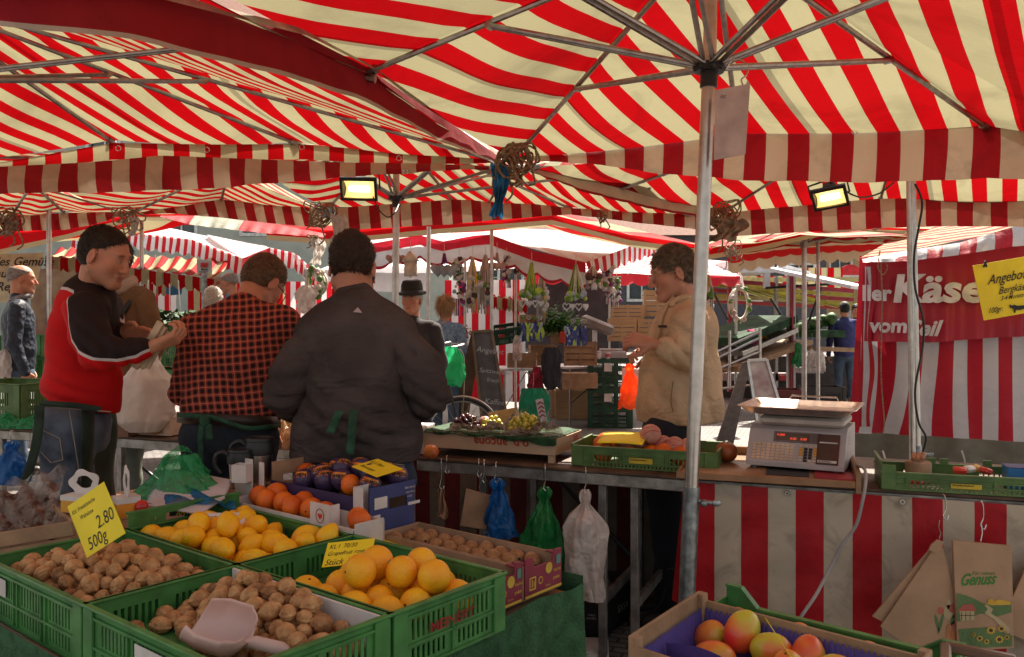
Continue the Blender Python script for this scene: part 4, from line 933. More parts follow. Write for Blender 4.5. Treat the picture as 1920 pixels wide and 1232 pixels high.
hc=P(1262,515,YJ);HM=head_frame(hc,96,15,0)
bm=MB();cols=[];sj=1.06
make_head(jt,bm,cols,HM,(.48,.23,.15),sj,.005,stubble=.15,neck_to=P(1285,590,YJ),seed=12,brow=(.12,.09,.07),nose=1.03,jaw=.95,hair=dict(mat=hair_mat('hair_greying',(.16,.115,.075),(.07,.045,.03)),th=.005,top=.005,n=7500,len=.026,wd=.0013,comb=(.1,.55,-.75),lift=.2,wr=.004,wf=45,cuts=[((0,.80,-.60),(0,.070,.038)),((0,.25,-.95),(0,-.03,-.062))]))
hw=P(1222,645,YJ-.26)
V=sdf_mesh(bm,hand_prims(hw,(-1,.05,.25),(.15,.8,-.5),1.0,(45,60,40),thumb_side=1,thumb_curl=15),.004);cols.append(flat_col(V,(.42,.19,.12)))
V=sdf_mesh(bm,hand_prims(P(1225,660,YJ+.12),(-.9,-.4,.1),(0,-.6,-.6),.98,(30,40,25),thumb_side=-1),.005);cols.append(flat_col(V,SK))
V=sdf_mesh(bm,[ec(P(1275,650,YJ),(.1,.13,.2)),cc(P(1275,700,YJ),P(1275,800,YJ),.11,.1),cc(P(1285,590,YJ),P(1280,640,YJ),.055,.07)],.02);cols.append(flat_col(V,SK))
finish_body(jt,bm,cols)
m_tan=mat('tan_jacket',(.50,.365,.235),rough=.75,var=.1,scale=6,bump=.25,bscale=260,spec=.25,fold=.5,fscale=6)
sr=P(1288,610,YJ-.20);er=P(1262,700,YJ-.22)
jp=[ec(P(1282,615,YJ),(.155,.19,.13),None,.06),ec(P(1270,690,YJ),(.165,.19,.22),None,.06),ec(P(1268,760,YJ),(.185,.2,.16),None,.05),cc(P(1243,700,YJ),P(1240,860,YJ),.112,.128,.04),cc(P(1305,700,YJ),P(1314,860,YJ),.10,.130,.04),ec(P(1276,800,YJ),(.16,.2,.16),None,.04),cc(P(1290,575,YJ),P(1284,598,YJ),.072,.095,.03),cc(off(sr,0,.05),P(1285,590,YJ-.02),.08,.08,.05),cc(P(1290,612,YJ+.2),P(1285,590,YJ+.02),.08,.08,.05),cc(P(1290,612,YJ+.2),P(1290,690,YJ+.2),.08,.07,.04),cc(P(1290,690,YJ+.2),P(1235,665,YJ+.14),.065,.05,.03),cc(P(1312,600,YJ-.02),P(1318,760,YJ-.02),.07,.09,.05)]
garment(jt,'sleeve',m_tan,[cc(sr,P(1293,665,YJ-.235),.088,.078,.02),cc(P(1293,668,YJ-.235),P(1250,655,YJ-.26),.076,.056,.02)],.010,wr=.003,wf=13,seed=5,folds=[(P(1285,665,YJ-.3),.10,.012,80,(.75,0,.6)),(P(1290,625,YJ-.28),.09,.007,60,(.5,0,.8))])
mb=MB();mb.tube([P(1256,656,YJ-.26),P(1244,653,YJ-.262)],[.060,.055],20);mb.build('cuff',m_tan,jt,world=True)
jo=garment(jt,'jacket',m_tan,jp,.012,wr=.0045,wf=8,seed=13,cuts=[((0,0,-1),P(0,790,YJ))],folds=[(P(1285,665,YJ-.28),.09,.009,70,(.6,0,.8)),(P(1240,740,YJ-.15),.14,.008,40,(1,0,.1)),(P(1320,730,YJ-.15),.14,.009,40,(1,0,-.1))])
mb=MB();mb.tube(bez([P(1262,556,YJ-.06),P(1243,590,YJ-.11),P(1232,640,YJ-.13)],6),.008,6);mb.tube(bez([P(1262,575,YJ-.11),P(1262,566,YJ-.10),P(1290,556,YJ-.07),P(1306,572,YJ-.05)],6),.014,6)
cn=P(1287,572,YJ);mb.tube([cn+Matrix.Rotation(R(-20),3,'Y')@Vector((.078*cos(a),.080*sin(a),0)) for a in [2*pi*k/24 for k in range(24)]],.016,8,closed=True)
mb.build('collar',m_tan,jt,world=True,smooth=True)
mb=MB();cn=P(1279,566,YJ);mb.tube([cn+Matrix.Rotation(R(-22),3,'Y')@Vector((.066*cos(a),.068*sin(a),0)) for a in [2*pi*k/24 for k in range(24)]],.011,8,closed=True)
mb.grid(lambda u,v:P(1262-14*v+8*u,552+18*v+16*u,YJ-.06-.03*u),4,4)
mb.build('shirt_collar',mat('pale_shirt',(.5,.47,.5),rough=.8),jt,world=True,smooth=True)
mb=MB();yy=YJ-.19
mb.box(-.035,.015,-.003,0,-.006,.006,Matrix.Translation(P(1248,612,YJ-.165)));mb.build('chest_logo',mat('dark_thread',(.05,.035,.03),rough=.8),jt,world=True,smooth=False)
mb=MB();mb.tube(bez([P(1262,715,YJ-.196),P(1258,750,YJ-.205),P(1262,772,YJ-.206)],5),.0025,5);mb.build('pocket_seam',mat('tan_thread',(.2,.12,.07),rough=.9),jt,world=True)
mb=MB()
Mh=HM
for sg in (-1,1):
 mb.tube([Mh@(Vector((sg*.033+.022*cos(a),.104,.010+.015*sin(a)))*sj) for a in [2*pi*k/18 for k in range(18)]],.0012,5,closed=True)
 mb.tube([Mh@(Vector((sg*.055,.100,.014))*sj),Mh@(Vector((sg*.083,.03,.016))*sj),Mh@(Vector((sg*.084,-.01,.012))*sj)],.0014,5)
mb.tube([Mh@(Vector((-.011,.108,.012))*sj),Mh@(Vector((.011,.108,.012))*sj)],.0012,5)
mb.build('spectacles',m_hookm,jt,world=True)
garment(jt,'trousers',mat('dark_trousers',(.012,.014,.022),rough=.9,bump=.2,bscale=200),[ec(P(1258,810,YJ),(.14,.15,.12),None,.05),cc(P(1250,815,YJ-.09),P(1250,980,YJ-.08),.115,.08,.04),cc(P(1262,815,YJ+.09),P(1264,980,YJ+.08),.11,.08,.04),cc(P(1250,980,YJ-.08),P(1256,1140,YJ-.08),.08,.06,.03),cc(P(1264,980,YJ+.08),P(1270,1140,YJ+.08),.08,.06,.03)],.014,wr=.005,wf=12,seed=2)
for dy in (-.08,.08):garment(jt,'shoe',mat('shoe_leather',(.03,.022,.018),rough=.5),[cc((P(1260,0,YJ).x,YJ+dy,.06),(P(1260,0,YJ).x-.16,YJ+dy,.045),.05,.042,.03)],.014)
# foreground display: a draped table set diagonally
SO=Vector((-.736,2.28,0));SU=Vector((.777,-.629,0)).normalized();SV=Vector((.629,.777,0)).normalized()
ST=Matrix.Identity(4)
for i in range(3):ST[i][0]=SU[i];ST[i][1]=SV[i];ST[i][3]=SO[i]
SANG=math.atan2(SU.y,SU.x)
def SP(s,t,z):return SO+SU*s+SV*t+Vector((0,0,z))
RIM=.832
m_green=mat('green_plastic',(.055,.20,.05),rough=.42,var=.15,scale=14,bump=.08,bscale=120)
m_green2=mat('olive_green_plastic',(.09,.17,.045),rough=.45,var=.15,scale=10,bump=.08,bscale=120)
m_gdark=mat('dark_green_plastic',(.008,.055,.028),rough=.45,var=.15,scale=10)
m_burlap=mat('green_burlap',(.045,.14,.06),rough=.95,var=.25,scale=22,bump=1,bscale=130,col2=(.02,.075,.03),detail=6)
m_white=mat('white_card',(.62,.57,.54),rough=.75,var=.08,scale=10)
m_card=mat('brown_cardboard',(.36,.22,.13),rough=.85,var=.12,scale=12,bump=.1)
m_yel=mat('yellow_card',(.85,.66,.02),rough=.6,var=.05,scale=6)
m_ink=mat('marker_ink',(.012,.012,.012),rough=.6)
m_wood=mat('pale_crate_wood',(.35,.215,.12),rough=.75,col2=(.24,.14,.075),scale=9,bump=.3,bscale=60)
def perf_panel(mb,o,ax,L_,H,n,th,holes,xs=None,zs=None):
 0
 ax=Vector(ax);n=Vector(n);o=Vector(o)
 xs=sorted(set([0,L_]+[x for h in holes for x in h[:2]]));zs=sorted(set([0,H]+[z for h in holes for z in h[2:]]))
 def hole(i,j):
  x=(xs[i]+xs[i+1])/2;z=(zs[j]+zs[j+1])/2
  return any(h[0]<x<h[1] and h[2]<z<h[3] for h in holes)
 nx,nz=len(xs)-1,len(zs)-1
 P3=lambda x,z,d:o+ax*x+Vector((0,0,z))+n*d
 for i in range(nx):
  for j in range(nz):
   if hole(i,j):continue
   x0,x1,z0,z1=xs[i],xs[i+1],zs[j],zs[j+1]
   mb.add([P3(x0,z0,0),P3(x1,z0,0),P3(x1,z1,0),P3(x0,z1,0),P3(x0,z0,-th),P3(x1,z0,-th),P3(x1,z1,-th),P3(x0,z1,-th)],[(0,1,2,3),(7,6,5,4)]+([(4,0,3,7)] if i==0 or hole(i-1,j) else [])+([(1,5,6,2)] if i==nx-1 or hole(i+1,j) else [])+([(0,4,5,1)] if j==0 or hole(i,j-1) else [])+([(3,2,6,7)] if j==nz-1 or hole(i,j+1) else []))
def euro_crate(L_=.6,W=.4,H=.15,raised=0,slots=True,bar=.0):
 0
 mb=MB();hx,hy=L_/2,W/2;th=.004
 mb.box(-hx+.01,hx-.01,-hy+.01,hy-.01,0,.006)
 def holes(LL,HH):
  hs=[]
  if not slots:return hs
  for c in (.22,.5,.78) if LL>.5 else (.3,.7):
   for k in range(-3,4):
    x=LL*c+k*.017
    hs.append((x-.0045,x+.0045,.02,HH*.36));hs.append((x-.0045,x+.0045,HH*.48,HH*.80))
  return hs
 for (o,ax,n,LL,HH) in (((-hx,-hy,0),(1,0,0),(0,-1,0),L_,H),((hx,hy,0),(-1,0,0),(0,1,0),L_,H),((hx,-hy,0),(0,1,0),(1,0,0),W,H+raised),((-hx,hy,0),(0,-1,0),(-1,0,0),W,H+raised)):
  perf_panel(mb,o,ax,LL,HH-.002,n,th,holes(LL,H))
  a=Vector(ax);nn=Vector(n);oo=Vector(o)
  for z in (.008,H*.42,H*.86):
   mb.beam(oo+a*.045+nn*.003+Vector((0,0,z)),oo+a*(LL-.045)+nn*.003+Vector((0,0,z)),.006,.006,up=(0,0,1))
  cs=(.36,.64) if LL>.5 else (.5,)
  for c in cs:
   for d in (-.012,.012) if LL>.5 else (0,):
    mb.beam(oo+a*(LL*c+d)+nn*.003+Vector((0,0,.01)),oo+a*(LL*c+d)+nn*.003+Vector((0,0,H*.86)),.005,.006,up=nn)
  for x in (0.0,LL-.045):
   mb.beam(oo+a*(x+.001)+nn*.004+Vector((0,0,HH*.5)),oo+a*(x+.044)+nn*.004+Vector((0,0,HH*.5)),.0085,HH-.006,up=(0,0,1),bev=.003)
  mb.beam(oo+a*-.006+nn*.0015+Vector((0,0,HH)),oo+a*(LL+.006)+nn*.0015+Vector((0,0,HH)),.017,.007,up=(0,0,1),bev=.002)
 return mb
def place(o,loc,rz):o.location=loc;o.rotation_euler=(0,0,rz);return o
dt=thing('display_table','low table draped in coarse green burlap carrying the walnut and citrus crates','table',SP(-.4,.2,0),SANG)
tz=RIM-.152
mb=MB(ST);mb.box(-1.9,.56,-.41,.76,tz-.03,tz-.002);mb.build('table_top',m_wood,dt,world=True)
for (s_,t_) in ((.5,-.36),(.5,.70),(-1.8,-.36),(-1.8,.70)):
 mb=MB(ST);mb.box(s_-.02,s_+.02,t_-.02,t_+.02,0,tz-.03);mb.build('leg',m_aludk,dt,world=True)
def drape(u,v):
 t_=-.43+1.21*u
 top=tz+.022+.018*sin(u*11)+.012*sin(u*23+1)+(.04*max(0,(u-.86)/.14))
 z=top-(top-.10)*v
 bul=.010+.016*sin(u*26+2*v)*(.2+v)+.010*sin(u*61+v*3)*v+.05*v*v
 return ST@Vector((.575+bul,t_,z))
mb=MB();mb.grid(drape,120,40)
def drape2(u,v):
 s_=.585-.5*u;top=tz+.05;z=top-(top-.10)*v
 return ST@Vector((s_+.05*v*v*(1-u),.78+.012*sin(u*20+v*4)*v,z))
mb.grid(drape2,30,20)
mb.grid(lambda u,v:ST@Vector((-1.9+2.47*u,-.425-.02*sin(u*60)*v-.03*v,tz+.015-(tz-.1)*v)),90,14)
mb.build('burlap_cover',m_burlap,dt,world=True,smooth=True)
proto=euro_crate(.592,.392,.15,0)
def crate(name,label,s_,t_,M_=m_green,H=.15,raised=0,group='green plastic crates on the front display',z=None,rz=0,liner=None,L_=.592,W=.392):
 o=thing(name,label,'crate',SP(s_,t_,tz+.001 if z is None else z),SANG+rz,group)
 euro_crate(L_,W,H,raised).build('crate_body',M_,o,smooth=False)
 if liner:
  mb=MB();hx,hy=L_/2-.010,W/2-.010
  for side in liner:
   if side=='back':mb.box(-hx,hx,hy-.008,hy-.001,.01,H+.0)
   if side=='front':mb.box(-hx,hx,-hy+.001,-hy+.006,.01,H*.86)
   if side=='right':mb.box(hx-.006,hx-.001,-hy+.01,hy-.01,.01,H*.9)
   if side=='left':mb.box(-hx+.001,-hx+.006,-hy+.01,hy-.01,.01,H*.9)
  mb.build('liner_board',m_white,o,smooth=False)
 return o
cA=crate('plastic_crate','green crate heaped with walnuts, yellow price card standing in it',-.298,-.202,liner=['front'])
cB=crate('plastic_crate','green crate of walnuts with a pink scoop and white liner, nearest on the display',.302,-.202,liner=['front','back'])
cC=crate('plastic_crate','green crate of lemons behind the walnut crates',-.298,.200,raised=.0)
cD=crate('plastic_crate','green crate of big yellow grapefruit with a yellow card',.302,.200)
mb=MB();perf_panel(mb,(-.296,.196,.14),(0,-1,0),.392,.058,(-1,0,0),.004,[(.12,.27,.016,.04)]);mb.beam((-.296,.2,.2),(-.296,-.2,.2),.017,.007)
mb.build('raised_end',m_green,cC,smooth=False)
for c in (cA,cB,cC,cD):
 mb=MB();zz=(.088 if c is cA else .07) if c in (cA,cB) else .055
 mb.box(-.285,.285,-.184,.184,zz-.01,zz);mb.build('base_pad',m_green,c,smooth=False)
mb=MB();mb.text('MEINERT',(.302,-.08,.075),(0,1,0),(0,0,1),.034,bold=.02,sx=1.15);mb.build('lettering',mat('red_print',(.30,.02,.02),rough=.6),cD,smooth=False)
mb=MB();mb.text('10',(-.25,-.206,.03),(1,0,0),(0,0,1),.055,bold=.01);mb.build('lettering',m_white,cA,smooth=False)
mb=MB();mb.box(-.26,-.14,-.2025,-.2012,.075,.12);mb.box(-.27,-.01,-.2025,-.2012,.0,.0001)
mb.build('label_plate',m_white,cA,smooth=False)
mb=MB();mb.box(-.06,.14,-.2025,-.2012,.035,.12);mb.build('label_plate',m_white,cB,smooth=False)
mb=MB();mb.box(.301,.3025,-.06,.0,.04,.075);mb.build('label_plate',m_yel,cB,smooth=False)
def pile(n,s0,s1,t0,t1,z0,r,hf,seed,cand=140,fixed=(),flat=1.0):
 rnd=random.Random(seed);pts=[Vector(p) for p in fixed];out=[]
 A=np.array([list(p) for p in pts]) if pts else np.zeros((0,3))
 D=2*r*.94
 for _ in range(n):
  best=None
  for _k in range(cand):
   s_=rnd.uniform(s0+r,s1-r);t_=rnd.uniform(t0+r,t1-r);z=z0+r*flat
   if len(A):
    d2=(A[:,0]-s_)**2+(A[:,1]-t_)**2;m_=d2<D*D
    if m_.any():z=max(z,float((A[m_,2]+np.sqrt(D*D-d2[m_])*flat).max()))
   sc_=z-hf(s_,t_)
   if best is None or sc_<best[0]:best=(sc_,s_,t_,z)
  if best[0]>0:break
  A=np.vstack([A,[best[1],best[2],best[3]]]);out.append(best[1:])
 return out
def rnd_rot(rnd):return Euler((rnd.uniform(0,6.28),rnd.uniform(0,6.28),rnd.uniform(0,6.28)))
def scatter(protos,pts,M_,label,cat,group,seed,smin_=.9,smax=1.08,rotf=None):
 rnd=random.Random(seed);first=True
 for (s_,t_,z) in pts:
  p=rnd.choice(protos)
  o=copy_tree(p,label,None,group);o.location=M_@Vector((s_,t_,z));o.rotation_euler=rotf(rnd) if rotf else rnd_rot(rnd)
  k=rnd.uniform(smin_,smax);o.scale=(k,k,k);o['category']=cat
def finish_proto(ps):
 for p in ps:
  for ch in KIDS.pop(p.name,[]):KIDS.pop(ch.name,None);bpy.data.objects.remove(ch)
  bpy.data.objects.remove(p)
def blob(name,r,fn,m,nu=28,nv=18):
 mb=MB()
 mb.ell((0,0,0),r,nu=nu,nv=nv,disp=fn);return mb.build(name,m,None,smooth=True)
m_wal=mat('walnut_shell',(.62,.34,.145),rough=.7,col2=(.38,.175,.065),scale=45,bump=1,bscale=75,detail=5)
m_wal2=mat('walnut_shell_dark',(.42,.20,.08),rough=.75,col2=(.22,.095,.035),scale=50,bump=.8,bscale=110,detail=5)
def walnut_fn(seed):
 def f(d):
  seam=math.exp(-(d.x/.10)**2)*.055-math.exp(-((abs(d.x)-.2)/.09)**2)*.045
  pt=max(0,d.z)**14*.14
  n=-.075*abs(mnoise.noise(Vector((d.x*3.2,d.y*3.2,d.z*1.3))*1.9+Vector((seed,0,0))))*2+.03*mnoise.noise(d*9+Vector((seed,2,0)))
  return seam+n*.9+pt+.05
 return f
wals=[blob('walnut',(.0196,.0200,.0232),walnut_fn(k),m_wal if k<4 else m_wal2) for k in range(5)]
hfA=lambda s_,t_:RIM+.095*math.exp(-(((s_+.30)/.26)**2+((t_+.21)/.17)**2))+.010+.012*sin(s_*9)*sin(t_*14)
ptsA=pile(185,-.585,-.01,-.39,-.01,tz+.088,.0203,hfA,11,flat=.92)
scatter(wals,ptsA,ST,'light brown walnut heaped in the crate with the yellow price card','walnut','walnuts in the crate with the price card',21,.86,1.14)
hfB=lambda s_,t_:RIM-.045+.12*math.exp(-(((s_-.26)/.26)**2+((t_+.10)/.13)**2))+.03*math.exp(-(((s_-.05)/.1)**2+((t_+.34)/.06)**2))+.02*(s_-.3)
ptsB=pile(145,.015,.585,-.39,-.02,tz+.07,.0203,hfB,12,flat=.92)
scatter(wals,ptsB,ST,'brown walnut piled in the nearest crate around the pink scoop','walnut','walnuts in the crate with the scoop',22,.86,1.12)
print ('walnuts',len(ptsA),len(ptsB))
finish_proto(wals)
def citrus_mat(name,c1,c2,rough=.38):
 m=mat(name,c1,rough=rough,col2=c2,scale=12,bump=.35,bscale=260,sub=.08,detail=4);return m
m_lem=citrus_mat('lemon_skin',(.96,.56,.010),(.90,.42,.006));m_org=citrus_mat('orange_skin',(.80,.18,.012),(.62,.10,.006));m_grp=citrus_mat('grapefruit_skin',(.95,.50,.015),(.90,.36,.008))
lem=[]
for k in range(3):
 t_=blob('lemon',(.031,.031,.039),lambda d,k=k:max(0,abs(d.z)-.78)**1.5*(1.8 if d.z>0 else .9)+.02*mnoise.noise(d*2+Vector((k,0,0)))+.008*mnoise.noise(d*9),m_lem)
 mb=MB();mb.ell((0,0,-.0405),(.0045,.0045,.002),nu=8,nv=5);mb.build('stem_scar',mat('stem_scar',(.12,.12,.03),rough=.8),t_)
 lem.append(t_)
hfC=lambda s_,t_:RIM+.065*math.exp(-(((s_+.28)/.3)**2+((t_-.2)/.2)**2))+.03*math.exp(-(((s_+.5)/.1)**2+((t_-.03)/.08)**2))-.035+.02*sin(s_*14+t_*5)
ptsC=pile(75,-.585,-.012,.012,.39,tz+.055,.034,hfC,31)
scatter(lem,ptsC,ST,'yellow lemon in the green crate behind the walnuts','lemon','lemons in the green crate',32,.9,1.1);finish_proto(lem)
def citrus(name,r,m,seed,sticker=False):
 t_=blob(name,(r,r,r*.95),lambda d:-.03*max(0,abs(d.z)-.9)*8+.012*mnoise.noise(d*2+Vector((seed,0,0)))+.003*mnoise.noise(d*14),m,32,20)
 mb=MB();mb.ell((0,0,r*.925),(r*.09,r*.09,r*.03),nu=10,nv=5);mb.build('stem_scar',mat('stem_brown',(.10,.06,.02),rough=.8),t_)
 if sticker:
  mb=MB();a=Matrix.Rotation(R(70),3,'X')
  mb.lathe([(0,r*1.012),(r*.18,r*.998),(r*.2,r*.985)],16,a.to_4x4());mb.build('sticker',mat('sticker_dark',(.02,.03,.02),rough=.3,col2=(.5,.45,.05),scale=140),t_)
 return t_
gr=[citrus('grapefruit',.0445,m_grp,1,True),citrus('grapefruit',.043,m_grp,5),citrus('grapefruit',.0415,m_grp,9)]
hfD=lambda s_,t_:RIM-.04+.095*math.exp(-(((s_-.38)/.18)**2+((t_-.20)/.15)**2))-.05*max(0,.26-s_)/.2
ptsD=pile(27,.06,.585,.012,.388,tz+.062,.043,hfD,47,cand=200)
scatter(gr,ptsD,ST,'large yellow orange grapefruit in the green crate with the small handwritten card','grapefruit','grapefruit in the green crate',46,.95,1.06)
finish_proto(gr)
def card(name,label,corners,writing,group=None,th=.0012,cat='price card',m=None):
 0
 c=[Vector(p) for p in corners];c[2]=c[1]+c[3]-c[0];t=thing(name,label,cat,(c[0]+c[1])/2,0,group)
 n=(c[1]-c[0]).cross(c[3]-c[0]).normalized()
 if n.y>0:n=-n
 mb=MB();mb.add([p-n*th for p in c]+c,[(3,2,1,0),(4,5,6,7),(0,1,5,4),(1,2,6,5),(2,3,7,6),(3,0,4,7)]);mb.build('card',m or m_yel,t,world=True,smooth=False)
 mb=MB();W=(c[1]-c[0]);Hh=(c[3]-c[0])
 for (s_,u,v,size,sh,al) in writing:
  mb.text(s_,c[0]+W*u+Hh*v+n*.0008,W,Hh,size,shear=sh,align=al,sx=.8)
 mb.build('lettering',m_ink,t,world=True,smooth=False);return t
card('price_card','yellow card priced 2.80 for 500 grams, standing in the walnuts',[P(163,1046,2.2),P(235,1000,2.14),P(199,919,2.22),P(126,950,2.28)],[('Ktl. Französische',.05,.80,.018,.3,'LEFT'),('Walnüsse',.18,.64,.018,.3,'LEFT'),('2.80',.48,.33,.052,.25,'LEFT'),('500g',.12,.08,.050,.25,'LEFT')])
card('price_card','yellow handwritten card tucked behind the grapefruit',[P(603,1064,2.33),P(694,1054,2.36),P(703,1008,2.42),P(615,1018,2.40)],[('KL I  70/30',.06,.72,.021,.2,'LEFT'),('Grapefruit rosé',.05,.44,.020,.35,'LEFT'),('Stück 1.-',.04,.06,.028,.3,'LEFT')])
card('price_card','yellow card lying behind the grapefruit by the kiwi box',[P(700,1018,2.62),P(765,1033,2.60),P(771,1024,2.70),P(708,1009,2.72)],[('kg 2.99',.1,.2,.02,.3,'LEFT')])
card('variety_card','white printed card half hidden behind a lemon',[P(384,990,2.70),P(462,989,2.70),P(459,957,2.74),P(380,962,2.74)],[('NAT  LIMITE',.08,.55,.020,0,'LEFT'),('UNBEHANDELT',.08,.15,.018,0,'LEFT')],m=m_white,cat='card')
tdk=thing('origin_label','black label with yellow letters on the back wall of the lemon crate','label',P(350,975,2.75))
mb=MB();c4=[P(318,968,2.84),P(383,962,2.84),P(383,947,2.84),P(316,956,2.84)];mb.add(c4+[p+Vector((0,.002,0)) for p in c4],[(0,1,2,3),(7,6,5,4),(0,4,5,1),(2,6,7,3),(1,5,6,2),(3,7,4,0)]);mb.build('label_card',m_blackp,tdk,world=True,smooth=False)
mb=MB();mb.text('ANTE',P(330,966,2.835),c4[1]-c4[0],(0,0,1),.021,bold=.02,shear=.2);mb.build('lettering',m_yel,tdk,world=True,smooth=False)
scp=thing('plastic_scoop','pale pink plastic scoop lying on the walnuts','scoop',P(440,1200,1.9))
m_scoop=mat('pink_scoop',(.68,.46,.40),rough=.4,var=.04,sub=.2,transl=.15)
Ms=frame(P(440,1192,1.80),Vector((1,-.30,-.0)),(.12,-.35,.95))
def sco(u,v):
 a=(u-.5)*pi*1.15;l=-.115+.15*v;w_=.062*(.35+.65*min(1,(1-v)*3)**.4) if v>.75 else .062*(1-.0*v)
 w_*=(1 if v>.3 else .75+.25*v/.3)
 dep=.058*(1 if v<.8 else max(.1,(1-v)/.2)**.5)
 x=l-.03*(1-v)*(abs(u-.5)*2)**2*-1
 return Vector((x,sin(a)*w_,-cos(a)*dep+.02))
mb=MB(Ms);mb.grid(sco,24,20);mb.build('bowl',m_scoop,scp,world=True,smooth=True,thick=.003)
mb=MB(Ms);mb.tube([(.025,0,-.012),(.05,0,.0),(.11,0,.004),(.125,0,.003)],[.012,.014,.015,.010],12);mb.build('handle',m_scoop,scp,world=True,smooth=True)
m_kw=mat('kiwi_skin',(.42,.21,.08),rough=.9,col2=(.27,.125,.045),scale=40,bump=.6,bscale=300,sheen=.1)
m_maroon=mat('maroon_print_card',(.22,.022,.045),rough=.6,var=.1,scale=9)
m_yp=mat('yellow_print',(.65,.42,.05),rough=.6)
def kiwi_tray(label,s0,s1,t0,t1,zb,h):
 t=thing('fruit_tray',label,'tray',SP((s0+s1)/2,(t0+t1)/2,zb),SANG,'kiwi trays on the front display')
 hx,hy=(s1-s0)/2,(t1-t0)/2;th=.005
 mb=MB();mb.box(-hx,hx,-hy,hy,0,.005)
 mb.box(-hx,hx,-hy,-hy+th,.005,h);mb.box(-hx,hx,hy-th,hy,.005,h);mb.box(-hx,-hx+th,-hy+th,hy-th,.005,h)
 mb.build('tray_wall',m_card,t,smooth=False)
 mb=MB();M2=Matrix.Rotation(R(90),4,'Z')@Matrix.Rotation(R(90),4,'X')
 w2=hy-th;poly=[(-w2,.005),(w2,.005),(w2,h+.018),(w2*.62,h+.018),(w2*.50,h-.012),(-w2*.50,h-.012),(-w2*.62,h+.018),(-w2,h+.018)]
 mb.prism(poly,.006,Matrix.Translation((hx-.001,0,0))@M2)
 for sg in (-1,1):mb.box(hx-.04,hx-.001,sg*(hy-.012)-.011,sg*(hy-.012)+.011,h+.001,h+.005)
 mb.build('printed_end',m_maroon,t,smooth=False)
 mb=MB();xx=hx+.0055
 mb.box(xx,xx+.0006,-w2,w2,.006,.013)
 mb.lathe([(0,.0008),(.016,.0008),(.016,0)],20,Matrix.Translation((xx,w2*.28,h*.72))@Matrix.Rotation(R(90),4,'Y'))
 for (a,b_,c,d) in ((-.78,-.74,.25,.62),(-.48,-.44,.25,.62),(-.74,-.48,.58,.62),(-.74,-.48,.25,.29),(-.66,-.62,.33,.55),(-.56,-.52,.33,.5)):mb.box(xx,xx+.0006,w2*a,w2*b_,h*c,h*d)
 mb.lathe([(.008,.0008),(.0105,.0008),(.0105,0)],16,Matrix.Translation((xx,-w2*.18,h*.45))@Matrix.Rotation(R(90),4,'Y'))
 mb.text('Kiwi fruit',(xx+.0006,w2*.55,h*.55),(0,1,0),(0,0,1),.013,sx=.7,bold=.01);mb.text('produce',(xx+.0006,w2*.52,h*.33),(0,1,0),(0,0,1),.013,sx=.7,bold=.01);mb.text('Green',(xx+.0006,w2*.08,h*.2),(0,1,0),(0,0,1),.009)
 mb.build('print',m_yp,t,smooth=False)
 mb=MB();mb.box(xx+.0008,xx+.0014,w2*.68,w2*.93,h*.75,h*1.02);mb.build('label_sticker',mat('teal_label',(.12,.26,.22),rough=.6),t,smooth=False)
 mb=MB()
 mb.grid(lambda u,v:Vector((-hx+.006+u*(2*hx-.014),-hy+.006+v*(2*hy-.013),.03+.008*sin(u*60)*sin(v*20))),60,20)
 mb.build('moulded_liner',mat('teal_liner',(.012,.04,.035),rough=.4),t,smooth=True)
 return t
kiwi_tray('kiwi tray between the grapefruit crate and the outer kiwi tray',-.06,.535,.408,.550,.70,.098)
kiwi_tray('outer kiwi tray by the hanging carrier bags, with maroon printed end',-.06,.535,.556,.738,.70,.098)
kws=[]
for k in range(3):
 t_=blob('kiwi',(.0235,.0235,.034),lambda d,k=k:.02*mnoise.noise(d*2+Vector((k,0,0))),m_kw)
 mb=MB();mb.ell((0,0,.0335),(.004,.004,.0025),nu=8,nv=5);mb.build('stem_end',m_blackp,t_)
 if k==0:
  mb=MB();mb.lathe([(.005,.0245),(.0085,.0240),(.009,.0235)],16,Matrix.Rotation(R(80),4,'X'));mb.build('sticker',m_yp,t_)
 kws.append(t_)
rnd=random.Random(5)
def kiwis(s0,s1,t0,t1,z,ns,nt,skip,label,grp):
 pts=[]
 for i in range(ns):
  for j in range(nt):
   if rnd.random()<skip:continue
   pts.append((s0+(i+.5+.2*(j%2)-.1)*(s1-s0)/ns,t0+(j+.5)*(t1-t0)/nt,z+rnd.uniform(-.003,.006)))
 scatter(kws,pts,ST,label,'kiwi',grp,7,.95,1.12,lambda r:Euler((R(90+r.uniform(-15,15)),r.uniform(-.3,.3),SANG+R(r.uniform(40,75)))))
kiwis(-.05,.49,.575,.730,.765,9,3,.16,'brown fuzzy kiwi in the outer kiwi tray','kiwis in the outer tray')
kiwis(-.05,.52,.425,.545,.762,9,2,.22,'brown fuzzy kiwi in the inner kiwi tray beside the grapefruit crate','kiwis in the inner tray')
finish_proto(kws)
m_blue=mat('blue_print_card',(.035,.045,.16),rough=.55,var=.08)
m_pur=mat('purple_print_card',(.04,.03,.10),rough=.5)
ob=thing('fruit_box','open blue and white box of wrapped blood oranges with a yellow card on top','fruit box',SP(-.33,.655,.765),SANG)
ob_z=.765
def wallbox(mb,s0,s1,t0,t1,z0,z1):mb.box(s0,s1,t0,t1,z0,z1)
mb=MB(ST);s0,s1,t0,t1=-.60,-.075,.535,.74
mb.box(s0,s1,t0,t1,ob_z,ob_z+.006);mb.box(s0,s1,t1-.006,t1,ob_z+.006,.925);mb.build('cardboard_shell',m_card,ob,world=True,smooth=False)
mb=MB(ST)
for k in range(1):
 perf_panel(mb,(s0,t1,ob_z),(0,-1,0),t1-t0,.205,(-1,0,0),.006,[(.09,.16,.12,.155)])
